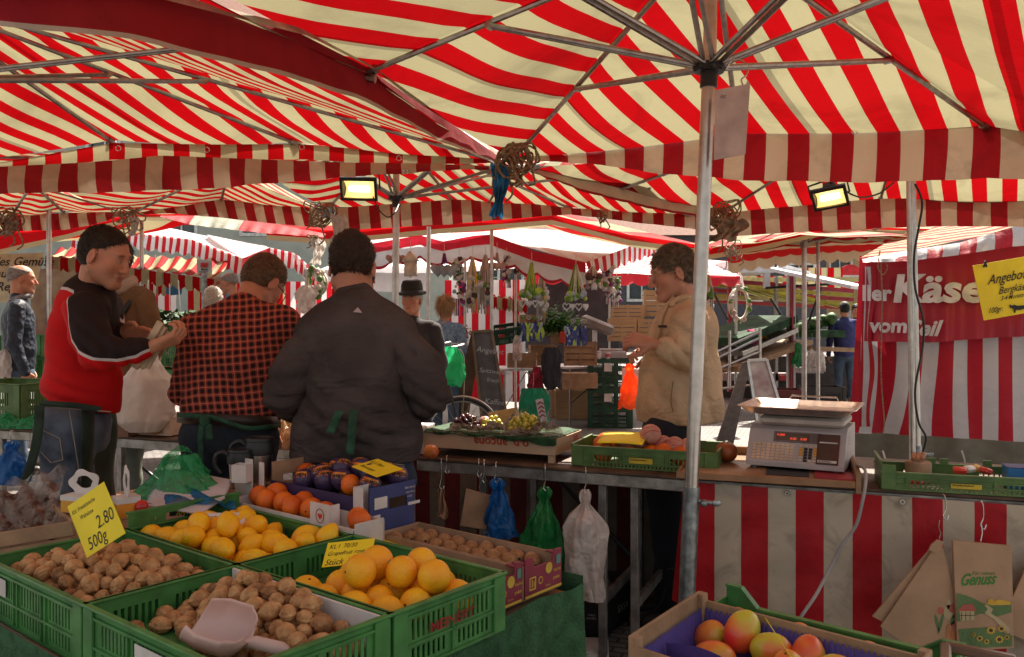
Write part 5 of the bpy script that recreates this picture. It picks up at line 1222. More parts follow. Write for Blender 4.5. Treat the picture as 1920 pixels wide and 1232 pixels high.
mb.build('end_panel',m_card,ob,world=True,smooth=False)
mb=MB(ST);perf_panel(mb,(s1,t0,ob_z),(0,1,0),t1-t0,.175,(1,0,0),.006,[(.085,.165,.095,.13)]);mb.build('blue_end',m_blue,ob,world=True,smooth=False)
mb=MB(ST);mb.box(s1+.0008,s1+.0016,t0+.02,t0+.075,.868,.905);mb.box(s1+.0008,s1+.0016,t0+.17,t0+.225,.858,.868);mb.box(s1+.0008,s1+.0016,t0+.015,t0+.045,.825,.85)
mb.text('Bollo Arancia',ST.to_3x3()@Vector((0,0,0)) if False else (s1+.0012,t0+.155,.915),(0,1,0),(0,0,1),.011,sx=.8);mb.text('Arancia Rossa',(s1+.0012,t0+.16,.9),(0,1,0),(0,0,1),.009,sx=.8);mb.text('di Sicilia',(s1+.0012,t0+.165,.886),(0,1,0),(0,0,1),.009,sx=.8)
mb.build('end_print',m_white,ob,world=True,smooth=False)
mb=MB(ST);mb.box(s0,s1-.04,t0-.004,t0,.80,.905);mb.build('front_panel',m_pur,ob,world=True,smooth=False)
for q in ((s1-.045,s1-.001,t0-.03,t0-.026,.79,.945),(s1-.045,s1-.041,t0-.026,t0+.035,.79,.945),(s0-.005,s0+.02,t0-.05,t0-.045,.80,.975),(s0-.06,s0-.02,t0-.07,t0-.064,.80,.985),(s0-.14,s0-.07,t0-.06,t0-.055,.80,.92)):mb=MB(ST);mb.box(*q);mb.build('corner_flap',m_white,ob,world=True,smooth=False)
m_wrap=mat('printed_wrap',(.035,.022,.07),rough=.35,col2=(.07,.04,.10),scale=30,bump=.6,bscale=45)
def wrapped(k):
 t_=blob('wrapped_orange',.036,lambda d:.05*abs(sin(6*math.atan2(d.y,d.x)))*(1-abs(d.z))+.03*mnoise.noise(d*5),m_wrap,32,18)
 mb=MB();mb.lathe([(.030,.0225),(.0335,.017),(.0362,.008),(.0368,.003)],28,None,-.9,.9);mb.build('gold_band',mat('gold_print',(.72,.30,.03),rough=.4,col2=(.5,.06,.02),scale=70),t_)
 mb=MB();mb.text('CARMEN',(0,0,0),(1,0,0),(0,1,0),.015,align='CENTER',bold=.03)
 mb.v=[tuple(Vector((cos(x/.036)*(.0385-.10*abs(y-.004)),sin(x/.036)*(.0385-.1*abs(y-.004)),y+.006))) for x,y,z in mb.v]
 mb.build('lettering',m_ink,t_,smooth=False);return t_
wr_=[wrapped(0)]
pts=[(-.50,.64,.92),(-.43,.70,.945),(-.42,.615,.935),(-.355,.66,.955),(-.35,.735,.95),(-.29,.60,.935),(-.275,.68,.96),(-.21,.735,.95),(-.20,.65,.955),(-.14,.595,.935),(-.125,.70,.95),(-.47,.58,.915),(-.36,.585,.925)]
scatter(wr_,pts,ST,'blood orange wrapped in dark printed paper in the blue box','orange','wrapped oranges in the blue box',3,.98,1.08,lambda r:Euler((R(r.uniform(-35,10)),R(r.uniform(-40,-5)),R(r.uniform(-130,-60)))))
finish_proto(wr_)
orr=[citrus('orange',.036,m_org,3),citrus('orange',.034,m_org,8)]
scatter(orr,[(-.215,.575,.93),(-.54,.725,.92),(-.56,.66,.915)],ST,'unwrapped orange among the dark wrapped oranges','orange','unwrapped oranges in the blue box',9)
tray=thing('fruit_box','low white box of loose oranges with a small red heart mark, behind the lemons','fruit box',SP(-.31,.465,.76),SANG)
mb=MB(ST);mb.box(-.63,-.0,.408,.528,.755,.76);mb.box(-.63,0,.408,.413,.76,.845);mb.box(-.006,0,.413,.528,.76,.86);mb.box(-.63,-.624,.413,.528,.76,.86);mb.box(-.63,0,.525,.530,.76,.855)
mb.box(-.205,-.115,.400,.405,.80,.905);mb.box(-.125,-.12,.405,.45,.80,.90);mb.box(-.09,-.0,.398,.402,.80,.845)
mb.build('box_wall',m_white,tray,world=True,smooth=False)
def heart_poly(s=1,n=24):
 return [(s*16*sin(t)**3/17,s*(13*cos(t)-5*cos(2*t)-2*cos(3*t)-cos(4*t))/17) for t in [2*pi*k/n for k in range(n)]]
mb=MB(ST@Matrix.Translation((-.155,.3995,.865))@Matrix.Rotation(R(90),4,'X'));mb.prism(heart_poly(.012),.0006);mb.build('heart_mark',mat('red_print2',(.55,.03,.02),rough=.6),tray,world=True,smooth=False)
mb=MB(ST);mb.tube([(-.155+.019*cos(a),.399,.866+.022*sin(a)) for a in [2*pi*k/24 for k in range(24)]],.0012,5,closed=True)
mb.text('plus',(-.075,.3975,.808),(1,0,0),(0,0,1),.026,shear=.3,bold=.01);mb.text('più gusto',(-.085,.3975,.833),(1,0,0),(0,0,1),.009)
mb.build('lettering',mat('dark_red_print',(.25,.02,.05),rough=.6),tray,world=True,smooth=False)
scatter(orr,[(-.58,.47,.862),(-.515,.455,.858),(-.52,.50,.872),(-.44,.47,.858),(-.37,.455,.856),(-.38,.51,.862),(-.30,.48,.852),(-.24,.49,.85),(-.06,.48,.85),(-.09,.50,.85)],ST,'bright loose orange in the low white box','orange','loose oranges in the white box',4,.98,1.12)
finish_proto(orr)
card('price_card','yellow handwritten card lying on the wrapped oranges',[SP(-.24,.60,.985),SP(-.07,.56,.975),SP(-.06,.66,.99),SP(-.22,.70,1.0)],[('KL II  Moro',.05,.62,.024,.3,'LEFT'),('Blutorangen',.1,.2,.024,.3,'LEFT')])
def mug(label,px,py,Y,r,h,hd):
 c=P(px,py,Y);t=thing('travel_mug',label,'mug',c,R(hd),'steel travel mugs behind the display')
 mb=MB();mb.lathe([(0,0),(r*.8,0),(r*.86,.01),(r,h*.62),(r,h*.66)],28);mb.build('steel_cup',m_alu,t)
 mb=MB();mb.lathe([(r*1.02,h*.62),(r*1.12,h*.64),(r*1.14,h*.82),(r*1.02,h*.90),(r*1.02,h*.93),(r*1.1,h*.94),(r*1.06,h),(r*.8,h*1.0),(r*.75,h*.97),(0,h*.97)],28);mb.build('lid',m_blackp,t)
 mb=MB();mb.tube(bez([(r*1.0,0,h*.80),(r*1.5,0,h*.9),(r*2.1,0,h*.80),(r*2.15,0,h*.55),(r*1.7,0,h*.35)],6),.010,8);mb.build('handle',m_blackp,t);return t
mug('smaller steel travel mug with a black lid, left of the pair',452,912,3.18,.044,.14,180)
mug('taller steel travel mug with dark handle, right of the pair',487,902,3.22,.050,.165,180)
bx=thing('cardboard_box','plain cardboard box that the travel mugs stand on','box',P(470,940,3.2))
mb=MB();c=P(470,912,3.2);mb.box(c.x-.15,c.x+.14,3.10,3.34,tz,c.z-.003,bev=.003);mb.build('box_shell',m_card,bx,world=True,smooth=False)
bx=thing('small_carton','small open white carton in front of the travel mugs','carton',P(455,905,3.0))
mb=MB(frame(P(434,905,3.0),(1,-.2,.0)));mb.box(0,.055,0,.004,0,.062);mb.box(0,.055,.046,.05,0,.062);mb.box(0,.004,.004,.046,0,.062);mb.box(.051,.055,.004,.046,0,.062);mb.box(.004,.051,.004,.046,0,.004)
mb.build('carton_shell',m_white,bx,world=True,smooth=False)
nb=thing('note_pad_stack','stack of spiral note pads fanned out beside the green plastic bag','note pads',P(340,935,2.9))
for k in range(9):
 M_=frame(P(336+2.2*k,946-4.6*k,2.84+.02*k),(1,-.26-.015*k,.04),(.03,-.18,1))
 mb=MB(M_);mb.box(-.095,.115,-.05,.09,0,.0065,bev=.001);mb.build('note_pad',mat('note_paper',(.55,.5,.52),rough=.8,var=.06),nb,world=True,smooth=False)
 mb=MB(M_)
 for j in range(12):y=-.045+j*.011;mb.tube([(-.096+.006*cos(a),y,.004+.006*sin(a)) for a in [2*pi*i/8 for i in range(8)]],.0008,4,closed=True)
 mb.build('spiral',m_hookm,nb,world=True)
def film(name,col,alpha=.5,rough=.25,bump=.8,transl=.4,bs=22):
 if name in MATS:return MATS[name]
 m,t,b=newmat(name);N=t.nodes;L=t.links
 b.inputs['Base Color'].default_value=(*col,1);b.inputs['Roughness'].default_value=rough;b.inputs['Specular IOR Level'].default_value=.6
 tc=N.new('ShaderNodeTexCoord');nz=N.new('ShaderNodeTexNoise');nz.inputs['Scale'].default_value=bs;nz.inputs['Detail'].default_value=5;nz.inputs['Distortion'].default_value=1.2;L.new(tc.outputs['Object'],nz.inputs['Vector'])
 bp=N.new('ShaderNodeBump');bp.inputs['Strength'].default_value=bump;bp.inputs['Distance'].default_value=.02;L.new(nz.outputs[0],bp.inputs['Height']);L.new(bp.outputs[0],b.inputs['Normal'])
 tr=N.new('ShaderNodeBsdfTransparent');tr.inputs[0].default_value=tuple(min(1,c*.4+.6) for c in col)+(1,)
 tl=N.new('ShaderNodeBsdfTranslucent');tl.inputs[0].default_value=(*col,1)
 m1=N.new('ShaderNodeMixShader');m1 .inputs[0].default_value=transl;L.new(b.outputs[0],m1 .inputs[1]);L.new(tl.outputs[0],m1 .inputs[2])
 fr=N.new('ShaderNodeMapRange');fr.inputs[1].default_value=.35;fr.inputs[2].default_value=.65;fr.inputs[3].default_value=max(0,alpha-.2);fr.inputs[4].default_value=min(1,alpha+.2);L.new(nz.outputs[0],fr.inputs[0])
 m2=N.new('ShaderNodeMixShader');L.new(fr.outputs[0],m2 .inputs[0]);L.new(tr.outputs[0],m2 .inputs[1]);L.new(m1 .outputs[0],m2 .inputs[2]);L.new(m2 .outputs[0],N['Material Output'].inputs[0])
 MATS[name]=m;return m
m_gfilm=film('green_film',(.05,.46,.17),.58,.22);m_clear=film('clear_film',(.55,.48,.42),.20,.10,.8,.1,12);m_blfilm=film('blue_film',(.02,.22,.5),.8);m_wfilm=film('white_film',(.72,.64,.60),.88,.35,.5,.35);m_ofilm=film('orange_film',(.95,.13,.01),.92,.3,.5,.5)
gb=thing('plastic_bag','thin green plastic bag with looped handle, holding the note pads','bag',P(340,940,2.95))
def gbag(u,v):
 a=2*pi*u;px=336+cos(a)*(86-22*v)*(1-.55*v)+v*4+6*sin(a*5+v*4);py=944-88*v-8*cos(a*2)*(1-v)
 d=sin(a)*.11*(1-.7*v)
 p=P(px,py,3.0+d);return p+Vector((.008*sin(a*9+v*8),.01*sin(a*7+v*6),.01*sin(a*6)))
mb=MB();mb.grid(gbag,64,24)
mb.build('bag_film',m_gfilm,gb,world=True,smooth=True)
mb=MB();hp=bez([P(300,880,2.98),P(312,856,2.98),P(330,838,2.98),P(345,834,2.98),P(362,846,2.98),P(392,885,2.99)],6);n_=len(hp)-1
mb.grid(lambda u,v:hp[int(round(u*n_))]+Vector((.004*sin(u*20),(v-.5)*.03,-.028*v*abs(sin(u*pi)))),n_,4)
mb.build('bag_handle',m_gfilm,gb,world=True,smooth=True)
bb=thing('plastic_bag','blue plastic film spread under the note pads','bag')
mb=MB();mb.grid(lambda u,v:P(252+190*u,955-18*sin(pi*u)-26*v+10*sin(u*9)*v,2.82+.26*v)+Vector((0,0,.012*sin(u*17+v*9))),40,10);mb.build('bag_film',m_blfilm,bb,smooth=True)
def handle_pack(label,px,py,Y,w_,h_,rz,mcol):
 t=thing('handled_pack',label,'package',P(px,py,Y),R(rz))
 Mx=Matrix.Rotation(R(90),4,'X')
 mb=MB();n_=40;out=[];inn=[]
 for k in range(n_):
  a=2*pi*k/n_;lobes=1+.10*cos(5*a+pi);out.append((cos(a)*w_*.5*lobes,h_*.70+sin(a)*h_*.34*lobes));inn.append((cos(a)*w_*.27*(1+.08*sin(6*a)),h_*.74+sin(a)*h_*.16))
 th=.003
 vs=[(x,0,z) for x,z in out]+[(x,0,z) for x,z in inn]+[(x,th,z) for x,z in out]+[(x,th,z) for x,z in inn];fs=[]
 for k in range(n_):
  k2=(k+1)%n_;fs+=[(k,k2,n_+k2,n_+k),(2*n_+k2,2*n_+k,3*n_+k,3*n_+k2),(k2,k,2*n_+k,2*n_+k2),(n_+k,n_+k2,3*n_+k2,3*n_+k)]
 mb.add(vs,fs);mb.build('handle_plate',m_white,t,smooth=False)
 mb=MB();mb.box(-w_*.5,w_*.5,-.035,.035,0,h_*.42);mb.build('carton_body',mcol,t,smooth=False)
 mb=MB();mb.box(-w_*.5-.001,w_*.5+.001,-.0365,.0365,h_*.30,h_*.425);mb.build('white_band',m_white,t,smooth=False);return t
m_opk=mat('orange_print_card',(.72,.26,.02),rough=.6)
handle_pack('white handled pack with a blue and orange body behind the price card',158,958,2.72,.118,.125,-18,mat('blue_orange_card',(.62,.3,.03),rough=.6))
handle_pack('narrow white handled pack with an orange body',236,968,2.75,.062,.155,-50,m_opk)
ap=blob('tomato',.022,lambda d:.03*mnoise.noise(d*2),mat('red_fruit',(.55,.03,.02),rough=.3));ap.location=P(265,950,2.75);tag(ap,'single small red fruit left of the lemons','fruit')
mb=MB();mb.box(-.06,.05,-.03,.03,-.008,0,Matrix.Translation(P(270,965,2.75)));tag(mb.build('cardboard_scrap',m_card),'scrap of brown card under the red fruit','card')
m_dates=mat('dates',(.10,.025,.015),rough=.35,col2=(.045,.012,.008),scale=20,bump=.5,bscale=30)
db=thing('wooden_tray','wooden tray edge holding cellophane packets at the left','tray',SP(-.95,.0,tz),SANG)
mb=MB();mb.beam(P(-60,1022,2.62),P(137,990,2.60),.012,.045,up=(0,0,1),bev=.002);mb.beam(P(137,990,2.60),P(70,930,3.1),.012,.045,bev=.002)
mb.beam(P(-60,1050,2.62),P(137,1016,2.60),.012,.03,up=(0,0,1),bev=.002)
mb.build('tray_rail',m_wood,db,world=True)
mb=MB();mb.grid(lambda u,v:P(-80+215*u,1010-30*u-90*v*(1-.3*u),2.62+.45*v)+Vector((0,0,-.04+.015*sin(u*21)*sin(v*17))),50,16);mb.build('packed_dates',m_dates,db,world=True,smooth=True)
for k,(pts4,nm) in enumerate(((((-60,1010),(128,870),(95,990),(-80,940)),'large clear cellophane packet of dark dried fruit at the left edge'),(((0,995),(135,925),(140,985),(20,1015)),'crumpled cellophane packet in front of the larger one'))):
 t=thing('cellophane_packet',nm,'packet',P(60,960,2.6+.2*k))
 A,B_,C_,D_=pts4;yb=2.72-.10*k
 def cf(u,v,A=A,B_=B_,C_=C_,D_=D_,yb=yb,k=k):
  a=(A[0]+(C_[0]-A[0])*u,A[1]+(C_[1]-A[1])*u);b_=(D_[0]+(B_[0]-D_[0])*u,D_[1]+(B_[1]-D_[1])*u)
  px=a[0]+(b_[0]-a[0])*v;py=a[1]+(b_[1]-a[1])*v
  return P(px,py,yb+.25*v+.02*sin(u*14+k)*sin(v*9))+Vector((0,0,.012*sin(u*31+v*11)+.01*sin(v*37+u*5)))
 mb=MB();mb.grid(cf,44,28);mb.build('film',m_clear,t,world=True,smooth=True)
 mb=MB();mb.grid(lambda u,v:cf(.1+.8*u,.08+.75*v)-Vector((0,-.035,.012)),30,18);mb.build('dried_fruit',mat('dried_fruit',(.16,.055,.035),rough=.5,col2=(.06,.018,.012),scale=26,bump=1,bscale=34),t,world=True,smooth=True)
# front right: mango crate and green crate behind it
fr=thing('wooden_crate','wooden fruit crate lined with purple paper, holding mangoes, at the bottom right','crate',P(1450,1232,1.62))
zC=.80
def GZ(px,py,z):return G(px,py,z)
cBL=GZ(1312,1122,zC+.045);cBR=cBL+(GZ(1750,1236,zC+.045)-cBL)*1.02;cFL=GZ(1216,1186,zC+.045);
dx_=(cBR-cBL).normalized();dy_=Vector((dx_.y,-dx_.x,0));
dy_=(cFL-cBL).normalized()
m_pliner=mat('purple_liner',(.075,.05,.24),rough=.6,var=.12,scale=8,bump=.15)
LW=.50;LD=.34
def FC(a,b_,z):return Vector((cBL.x,cBL.y,0))+dx_*a+dy_*b_+Vector((0,0,z))
mb=MB()
mb.beam(FC(0,0,zC+.020),FC(LW,0,zC+.020),.008,.05,bev=.001);mb.beam(FC(0,.0,zC+.04),FC(0,LD,zC+.04),.008,.045,bev=.001)
mb.beam(FC(LW,0,zC+.04),FC(LW,LD,zC+.04),.008,.045,bev=.001);mb.beam(FC(0,LD,zC+.02),FC(LW,LD,zC+.02),.008,.05,bev=.001)
mb.beam(FC(0,.0,zC-.02),FC(0,LD,zC-.02),.008,.045,bev=.001)
mb.build('crate_rail',m_wood,fr,world=True)
for (a,b_) in ((.008,.008),(LW-.008,.008),(.008,LD-.008),(LW-.008,LD-.008)):
 mb=MB();mb.beam(FC(a,b_,zC-.10),FC(a,b_,zC+.062),.022,.022,up=dx_,bev=.002);mb.build('corner_post',m_wood,fr,world=True)
mb=MB();mb.grid(lambda u,v:FC(LW*u,LD*v,zC-.085),2,2);mb.build('crate_floor',m_wood,fr,world=True)
def liner_edge(p0,p1,inn):
 n_=120
 for k in range(n_):
  pass
 mb.grid(lambda u,v:Vector(p0).lerp(Vector(p1),u)+Vector(inn)*(.012+.02*(1-v))+Vector((0,0,-.085+v*(.112+.006*(1 if sin(u*230)>0 else -.2)))),240,2)
mb=MB();liner_edge(FC(.02,0,zC),FC(LW-.02,0,zC),dy_);liner_edge(FC(.0,.02,zC),FC(.0,LD-.02,zC),dx_);liner_edge(FC(LW,.02,zC),FC(LW,LD-.02,zC),-dx_)
mb.build('paper_liner',m_pliner,fr,world=True,smooth=False)
mb=MB();mb.grid(lambda u,v:FC(.02+LW*.93*u,.205+.012*v,zC-.085+.10*v+.012*sin(u*9)*v),30,3);mb.build('paper_partition',m_pliner,fr,world=True,smooth=True)
m_mango=None
def mango_mat():
 m,t,b=newmat('mango_skin');N=t.nodes;L=t.links
 tc=N.new('ShaderNodeTexCoord');oi=N.new('ShaderNodeObjectInfo');ad=N.new('ShaderNodeVectorMath');ad.operation='ADD'
 ml=N.new('ShaderNodeMath');ml.operation='MULTIPLY';ml.inputs[1].default_value=9;L.new(oi.outputs['Random'],ml.inputs[0]);L.new(tc.outputs['Object'],ad.inputs[0]);L.new(ml.outputs[0],ad.inputs[1])
 nz=N.new('ShaderNodeTexNoise');nz.inputs['Scale'].default_value=11;nz.inputs['Detail'].default_value=2;L.new(ad.outputs[0],nz.inputs['Vector'])
 rp=N.new('ShaderNodeValToRGB');e=rp.color_ramp.elements;e[0].position=.36;e[0].color=(.62,.03,.025,1);e[1].position=.62;e[1].color=(.52,.42,.035,1);q=e.new(.48);q.color=(.72,.16,.03,1)
 L.new(nz.outputs[0],rp.inputs[0]);L.new(rp.outputs[0],b.inputs['Base Color']);b.inputs['Roughness'].default_value=.32;b.inputs['Subsurface Weight'].default_value=.08;b.inputs['Subsurface Radius'].default_value=(.01,.005,.002);b.inputs['Subsurface Scale'].default_value=1
 return m
m_mango=mango_mat()
mg=[blob('mango',(.038,.034,.047),lambda d,k=k:.05*mnoise.noise(d*1.3+Vector((k,0,0)))-.10*max(0,d.z-.8),m_mango,32,20) for k in range(3)]
for t_ in mg:
 mb=MB();mb.ell((0,0,.044),(.004,.004,.003),nu=8,nv=5);mb.build('stem_end',mat('stem_brown',(.10,.06,.02),rough=.8),t_)
rnd=random.Random(3)
pts=[]
for (a,b_,z) in ((.05,.05,-.015),(.10,.14,-.02),(.13,.055,.018),(.20,.065,.0),(.275,.05,.0),(.26,.13,-.005),(.335,.07,-.01),(.19,.15,-.04),(.37,.12,-.035),(.39,.04,-.035),(.45,.09,-.03),(.05,.28,-.05),(.14,.29,-.05),(.24,.28,-.05),(.34,.29,-.05)):
 p=FC(a,b_,zC+z);pts.append(tuple(p))
scatter(mg,pts,Matrix.Identity(4),'red and yellow mango in the purple lined crate','mango','mangoes in the purple lined crate',8,.92,1.04)
finish_proto(mg)
yt=thing('plastic_tie','thin yellow strap standing up among the mangoes','strap',P(1455,1180,1.7))
mb=MB();mb.grid(lambda u,v:P(1434+52*u+3*v,1157+80*u+5*v,1.78-.14*u),8,1);mb.build('strap',m_yel,yt,world=True,smooth=True,thick=.0015)
g2=thing('plastic_crate','green crate of peaches just behind the wooden mango crate','crate',P(1560,1190,1.9))
q0=GZ(1420,1139,.762);q1=GZ(1700,1207,.762);z2=.712;d2=(q1-q0).normalized();n2=Vector((-d2 .y,d2 .x,0))
mb=MB()
A0=GZ(1366,1114,zC+.09);mid=[(-.085,.09),(-.045,.09),(.0,.045),(.385,.045),(.43,.075),(.475,.075)]
def Q2(a,b_,z):return Vector((q0 .x,q0 .y,0))+d2*a+n2*b_+Vector((0,0,z))
for side in (0,-.20):
 poly=[(a,z2+z-(.03 if side else 0)) for a,z in mid]+[(.475,z2-.05),(-.085,z2-.05)]
 M_=Matrix.Identity(4)
 for i in range(3):M_[i][0]=d2[i];M_[i][1]=(0,0,1)[i];M_[i][2]=n2[i];M_[i][3]=Q2(0,side,0)[i]
 mb.prism(poly,.006,M_)
 for i in range(len(mid)-1):mb.beam(Q2(mid[i][0],side+.003,z2+mid[i][1]-(.03 if side else 0)),Q2(mid[i+1][0],side+.003,z2+mid[i+1][1]-(.03 if side else 0)),.018,.006)
for a in (-.085,.469):mb.beam(Q2(a,0,z2+.01),Q2(a,-.20,z2+.01),.006,.10)
mb.beam(Q2(-.08,-.10,z2-.05),Q2(.47,-.10,z2-.05),.2,.006)
mb.build('crate_body',m_green,g2,world=True,smooth=False)
pe=[citrus('peach',.034,mat('peach_skin',(.75,.30,.08),rough=.7,col2=(.62,.14,.04),scale=9,bump=.2,bscale=200),k) for k in range(2)]
scatter(pe,[tuple(Q2(a,b_,z2+z)) for a,b_,z in ((-.03,-.05,.02),(.05,-.05,.012),(.13,-.05,.022),(.21,-.05,.002),(.29,-.05,.02),(.37,-.05,.01),(.0,-.13,.0),(.09,-.14,.0),(.2,-.14,.0))],Matrix.Identity(4),'peach lying in the green crate behind the mangoes','peach','peaches in the green crate',2)
finish_proto(pe)
fs=thing('display_stand','low wooden stand under the mango crate at the bottom right','stand',FC(.25,.17,0))
mb=MB();mb.beam(FC(-.05,.07,zC-.125),FC(.75,.07,zC-.125),.75,.03);
mb.build('stand_top',m_wood,fs,world=True)
for (a,b_) in ((.02,-.2),(.7,-.2),(.02,.34),(.7,.34)):
 mb=MB();mb.beam(FC(a,b_,0),FC(a,b_,zC-.14),.04,.04,up=dx_);mb.build('leg',m_wood,fs,world=True)
# counters
ZC=.85
cA0=G(780,857,ZC);cA1=G(1292,895,ZC)
cL0=G(-90,797,ZC);cL1=G(545,840,ZC)
m_slat=mat('worn_alu_slats',(.34,.32,.30),rough=.45,var=.2,scale=14,metal=.7,bump=.2)
m_darkw=mat('dark_table_board',(.10,.055,.035),rough=.6,var=.25,scale=9,bump=.2)
def counter(name,label,a,b,depth,legs=True,fold=0):
 a=Vector(a);b=Vector(b);e=(b-a).normalized();n=Vector((-e.y,e.x,0));L_=(b-a).length
 t=thing(name,label,'table',(a+b)/2+n*depth/2-Vector((0,0,ZC)))
 M_=frame(a-Vector((0,0,ZC)),e)
 mb=MB(M_);mb.box(-.0,L_,.0,depth,ZC-.012,ZC,bev=.002);mb.build('table_board',m_darkw,t,world=True)
 mb=MB(M_)
 k=0;x=0
 while x<L_:
  x2=min(L_,x+.62);mb.box(x+.001,x2-.001,.005,.035,ZC-.062,ZC-.013,bev=.003);x=x2
 mb.build('front_rail',m_slat,t,world=True)
 mb=MB(M_)
 for j in range(9):mb.box(0,L_,.05+j*depth/9.5,.05+j*depth/9.5+.05,ZC-.045-.0*j,ZC-.02,bev=.006)
 mb.build('under_slats',m_slat,t,world=True)
 if legs:
  for x in legs:
   for y in (.09,depth-.09):
    mb=MB(M_);mb.box(x-.016,x+.016,y-.016,y+.016,.0,ZC-.05,bev=.003);mb.build('leg',m_slat,t,world=True)
   mb=MB(M_);mb.box(x-.01,x+.01,.11,depth-.11,.26,.30);mb.build('cross_bar',m_slat,t,world=True)
  for i in range(len(legs)-1):
   mb=MB(M_);mb.tube([(legs[i],depth-.07,ZC-.08),(legs[i+1],depth-.07,.25)],.011,6);mb.build('brace',m_blackp,t,world=True)
 return t,M_,L_
ct,MC,LC=counter('market_counter','folding metal counter hung with plastic bags, behind the foreground crates',cA0,cA1,.80,legs=[.30,.86,1.0])
cl,ML,LL=counter('market_counter','long counter at the left where the man in the red jacket works',cL0,cL1+Vector((.02,.012,0)),.8,legs=[.3,1.2,1.9])
m_skirt=stripe_mat('skirt_cloth_shaded',(.09,.008,.01),(.13,.11,.09),transl=0,dirt=.6,dscale=5,wr=.3)  # stripe colours and dirt set dark to paint in the shade under the counter
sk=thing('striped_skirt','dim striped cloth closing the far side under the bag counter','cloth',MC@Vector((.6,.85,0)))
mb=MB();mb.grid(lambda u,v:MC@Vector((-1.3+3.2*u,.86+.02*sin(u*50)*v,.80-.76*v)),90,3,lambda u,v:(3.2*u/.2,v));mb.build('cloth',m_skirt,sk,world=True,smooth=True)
bd=thing('wooden_board','wooden counter tray with a raised right side, carrying the scale','tray',G(1450,880,.88))
b0=G(1268,884,.878);b1_=G(1604,903,.878);eb=(b1_-b0).normalized();nb_=Vector((-eb.y,eb.x,0));Lb=(b1_-b0).length
MBd=frame(Vector((b0 .x,b0 .y,0)),eb)
m_bdw=mat('varnished_board',(.34,.19,.10),rough=.38,col2=(.22,.11,.055),scale=6,bump=.15,detail=6)
mb=MB(MBd);mb.box(0,Lb,0,.50,ZC+.001,.878,bev=.002);mb.build('board',m_bdw,bd,world=True)
mb=MB(MBd);mb.box(Lb+.001,Lb+.020,-.0,.50,ZC-.02,.915,bev=.003);mb.build('side_rail',m_wood,bd,world=True)
mb=MB(MBd);mb.box(0,Lb-.001,.501,.52,ZC,.915,bev=.003);mb.build('rear_rail',m_wood,bd,world=True)
mb=MB(MBd);mb.tube([(.012,.01,.884),(.012,.45,.884)],.006,8);mb.build('left_batten',m_bdw,bd,world=True)
rt_,MR,LR=counter('market_counter','right-hand counter faced with broad red and beige striped cloth',G(1292,895,ZC)+Vector((.012,.02,0)),G(2060,944,ZC),.75,legs=[.5,1.5])
m_front=stripe_mat('front_cloth',(.38,.008,.014),(.46,.39,.30),transl=.03,dirt=.45,dscale=7,wr=.25,rough=.55)
fc=thing('striped_skirt','broad red and beige striped cloth hanging in front of the scale counter','cloth',MR@Vector((.6,-.03,0)))
def fcl(u,v):
 x=-.03+(LR+.05)*u
 return MR@Vector((x,-.012-.018*v-.012*sin(x*16)*v-.006*sin(x*41+v*3)*v+.004*sin(v*25+x*9),ZC-.022-.80*v))
mb=MB();mb.grid(fcl,160,30,lambda u,v:((-.03+(LR+.05)*u)/.203+.03,v));mb.build('cloth',m_front,fc,world=True,smooth=True)
mb=MB();mb.grid(lambda u,v:MR@Vector((-.035-.05*v*u+.0*v,-.015+.06*u,ZC-.02-.5*v)),4,8,lambda u,v:(.2,v));mb.build('folded_edge',m_front,fc,world=True,smooth=True)
for px,py in ((1478,925),(1695,941)):
 p=P(px,py,1)-Vector((0,0,1.5));
 for x in np.linspace(0,LR,400):
  q=MR@Vector((float(x),-.022,0))
  if abs(q.x/q.y-(px-960)/F0)<.002:
   c=Vector((q.x,q.y,1.5-(py-HZ)/F0*q.y));mm=frame(c,MR.to_3x3()@Vector((1,0,0)))@Matrix.Rotation(R(90),4,'X')
   mb=MB();mb.lathe([(.0035,.0),(.004,.003),(.010,.003),(.011,0)],16,mm);mb.build('eyelet',m_hookm,fc,world=True);break
sc_t=thing('weighing_scale','grey market scale with steel pan, keypad and receipt printer','scale')
sp0=G(1398,873,.885);sp1=G(1580,888,.885);es=(sp1-sp0).normalized()
MS=frame(Vector((sp0 .x,sp0 .y,.879)),es);sc_t.matrix_basis=MS.copy()
m_sgrey=mat('scale_plastic',(.42,.37,.37),rough=.4,var=.05,scale=9,bump=.05,bscale=200);m_sdark=mat('scale_dark',(.10,.08,.085),rough=.3)
LSc=(sp1-sp0).length+.005
W_=LSc;D_=.36
prof=[(0,.012),(0,.030),(.085,.150),(.12,.165),(D_,.165),(D_,.012)]
mb=MB();mb.add([(x,y,z) for x in (0,W_) for y,z in prof],[(5,4,3,2,1,0),(6,7,8,9,10,11)]+[(i,i+1,i+7,i+6) for i in range(5)]+[(5,0,6,11)])
mb.build('housing',m_sgrey,sc_t,smooth=False)
for x in (.03,W_-.03):
 for y in (.03,D_-.04):mb=MB();mb.lathe([(0,.0),(.016,0),(.014,.008),(.008,.012)],14,Matrix.Translation((x,y,0)));mb.build('foot',m_sdark,sc_t)
sl=Vector((0,.085,.12)).normalized();sn=Vector((0,-.12,.085)).normalized()
MK=Matrix.Identity(4)
for i in range(3):MK[i][0]=(1,0,0)[i];MK[i][1]=sl[i];MK[i][2]=sn[i];MK[i][3]=(0,0,.030)[i]
mb=MB(MK);mb.box(.10,.285,.092,.138,.0005,.003);mb.build('display_frame',mat('display_bezel',(.16,.12,.12),rough=.35),sc_t,smooth=False)
mb=MB(MK);mb.box(.108,.24,.098,.132,.003,.0036);mb.build('display',mat('lcd_glass',(.10,.075,.06),rough=.12,spec=.8),sc_t,smooth=False)
mb=MB(MK)
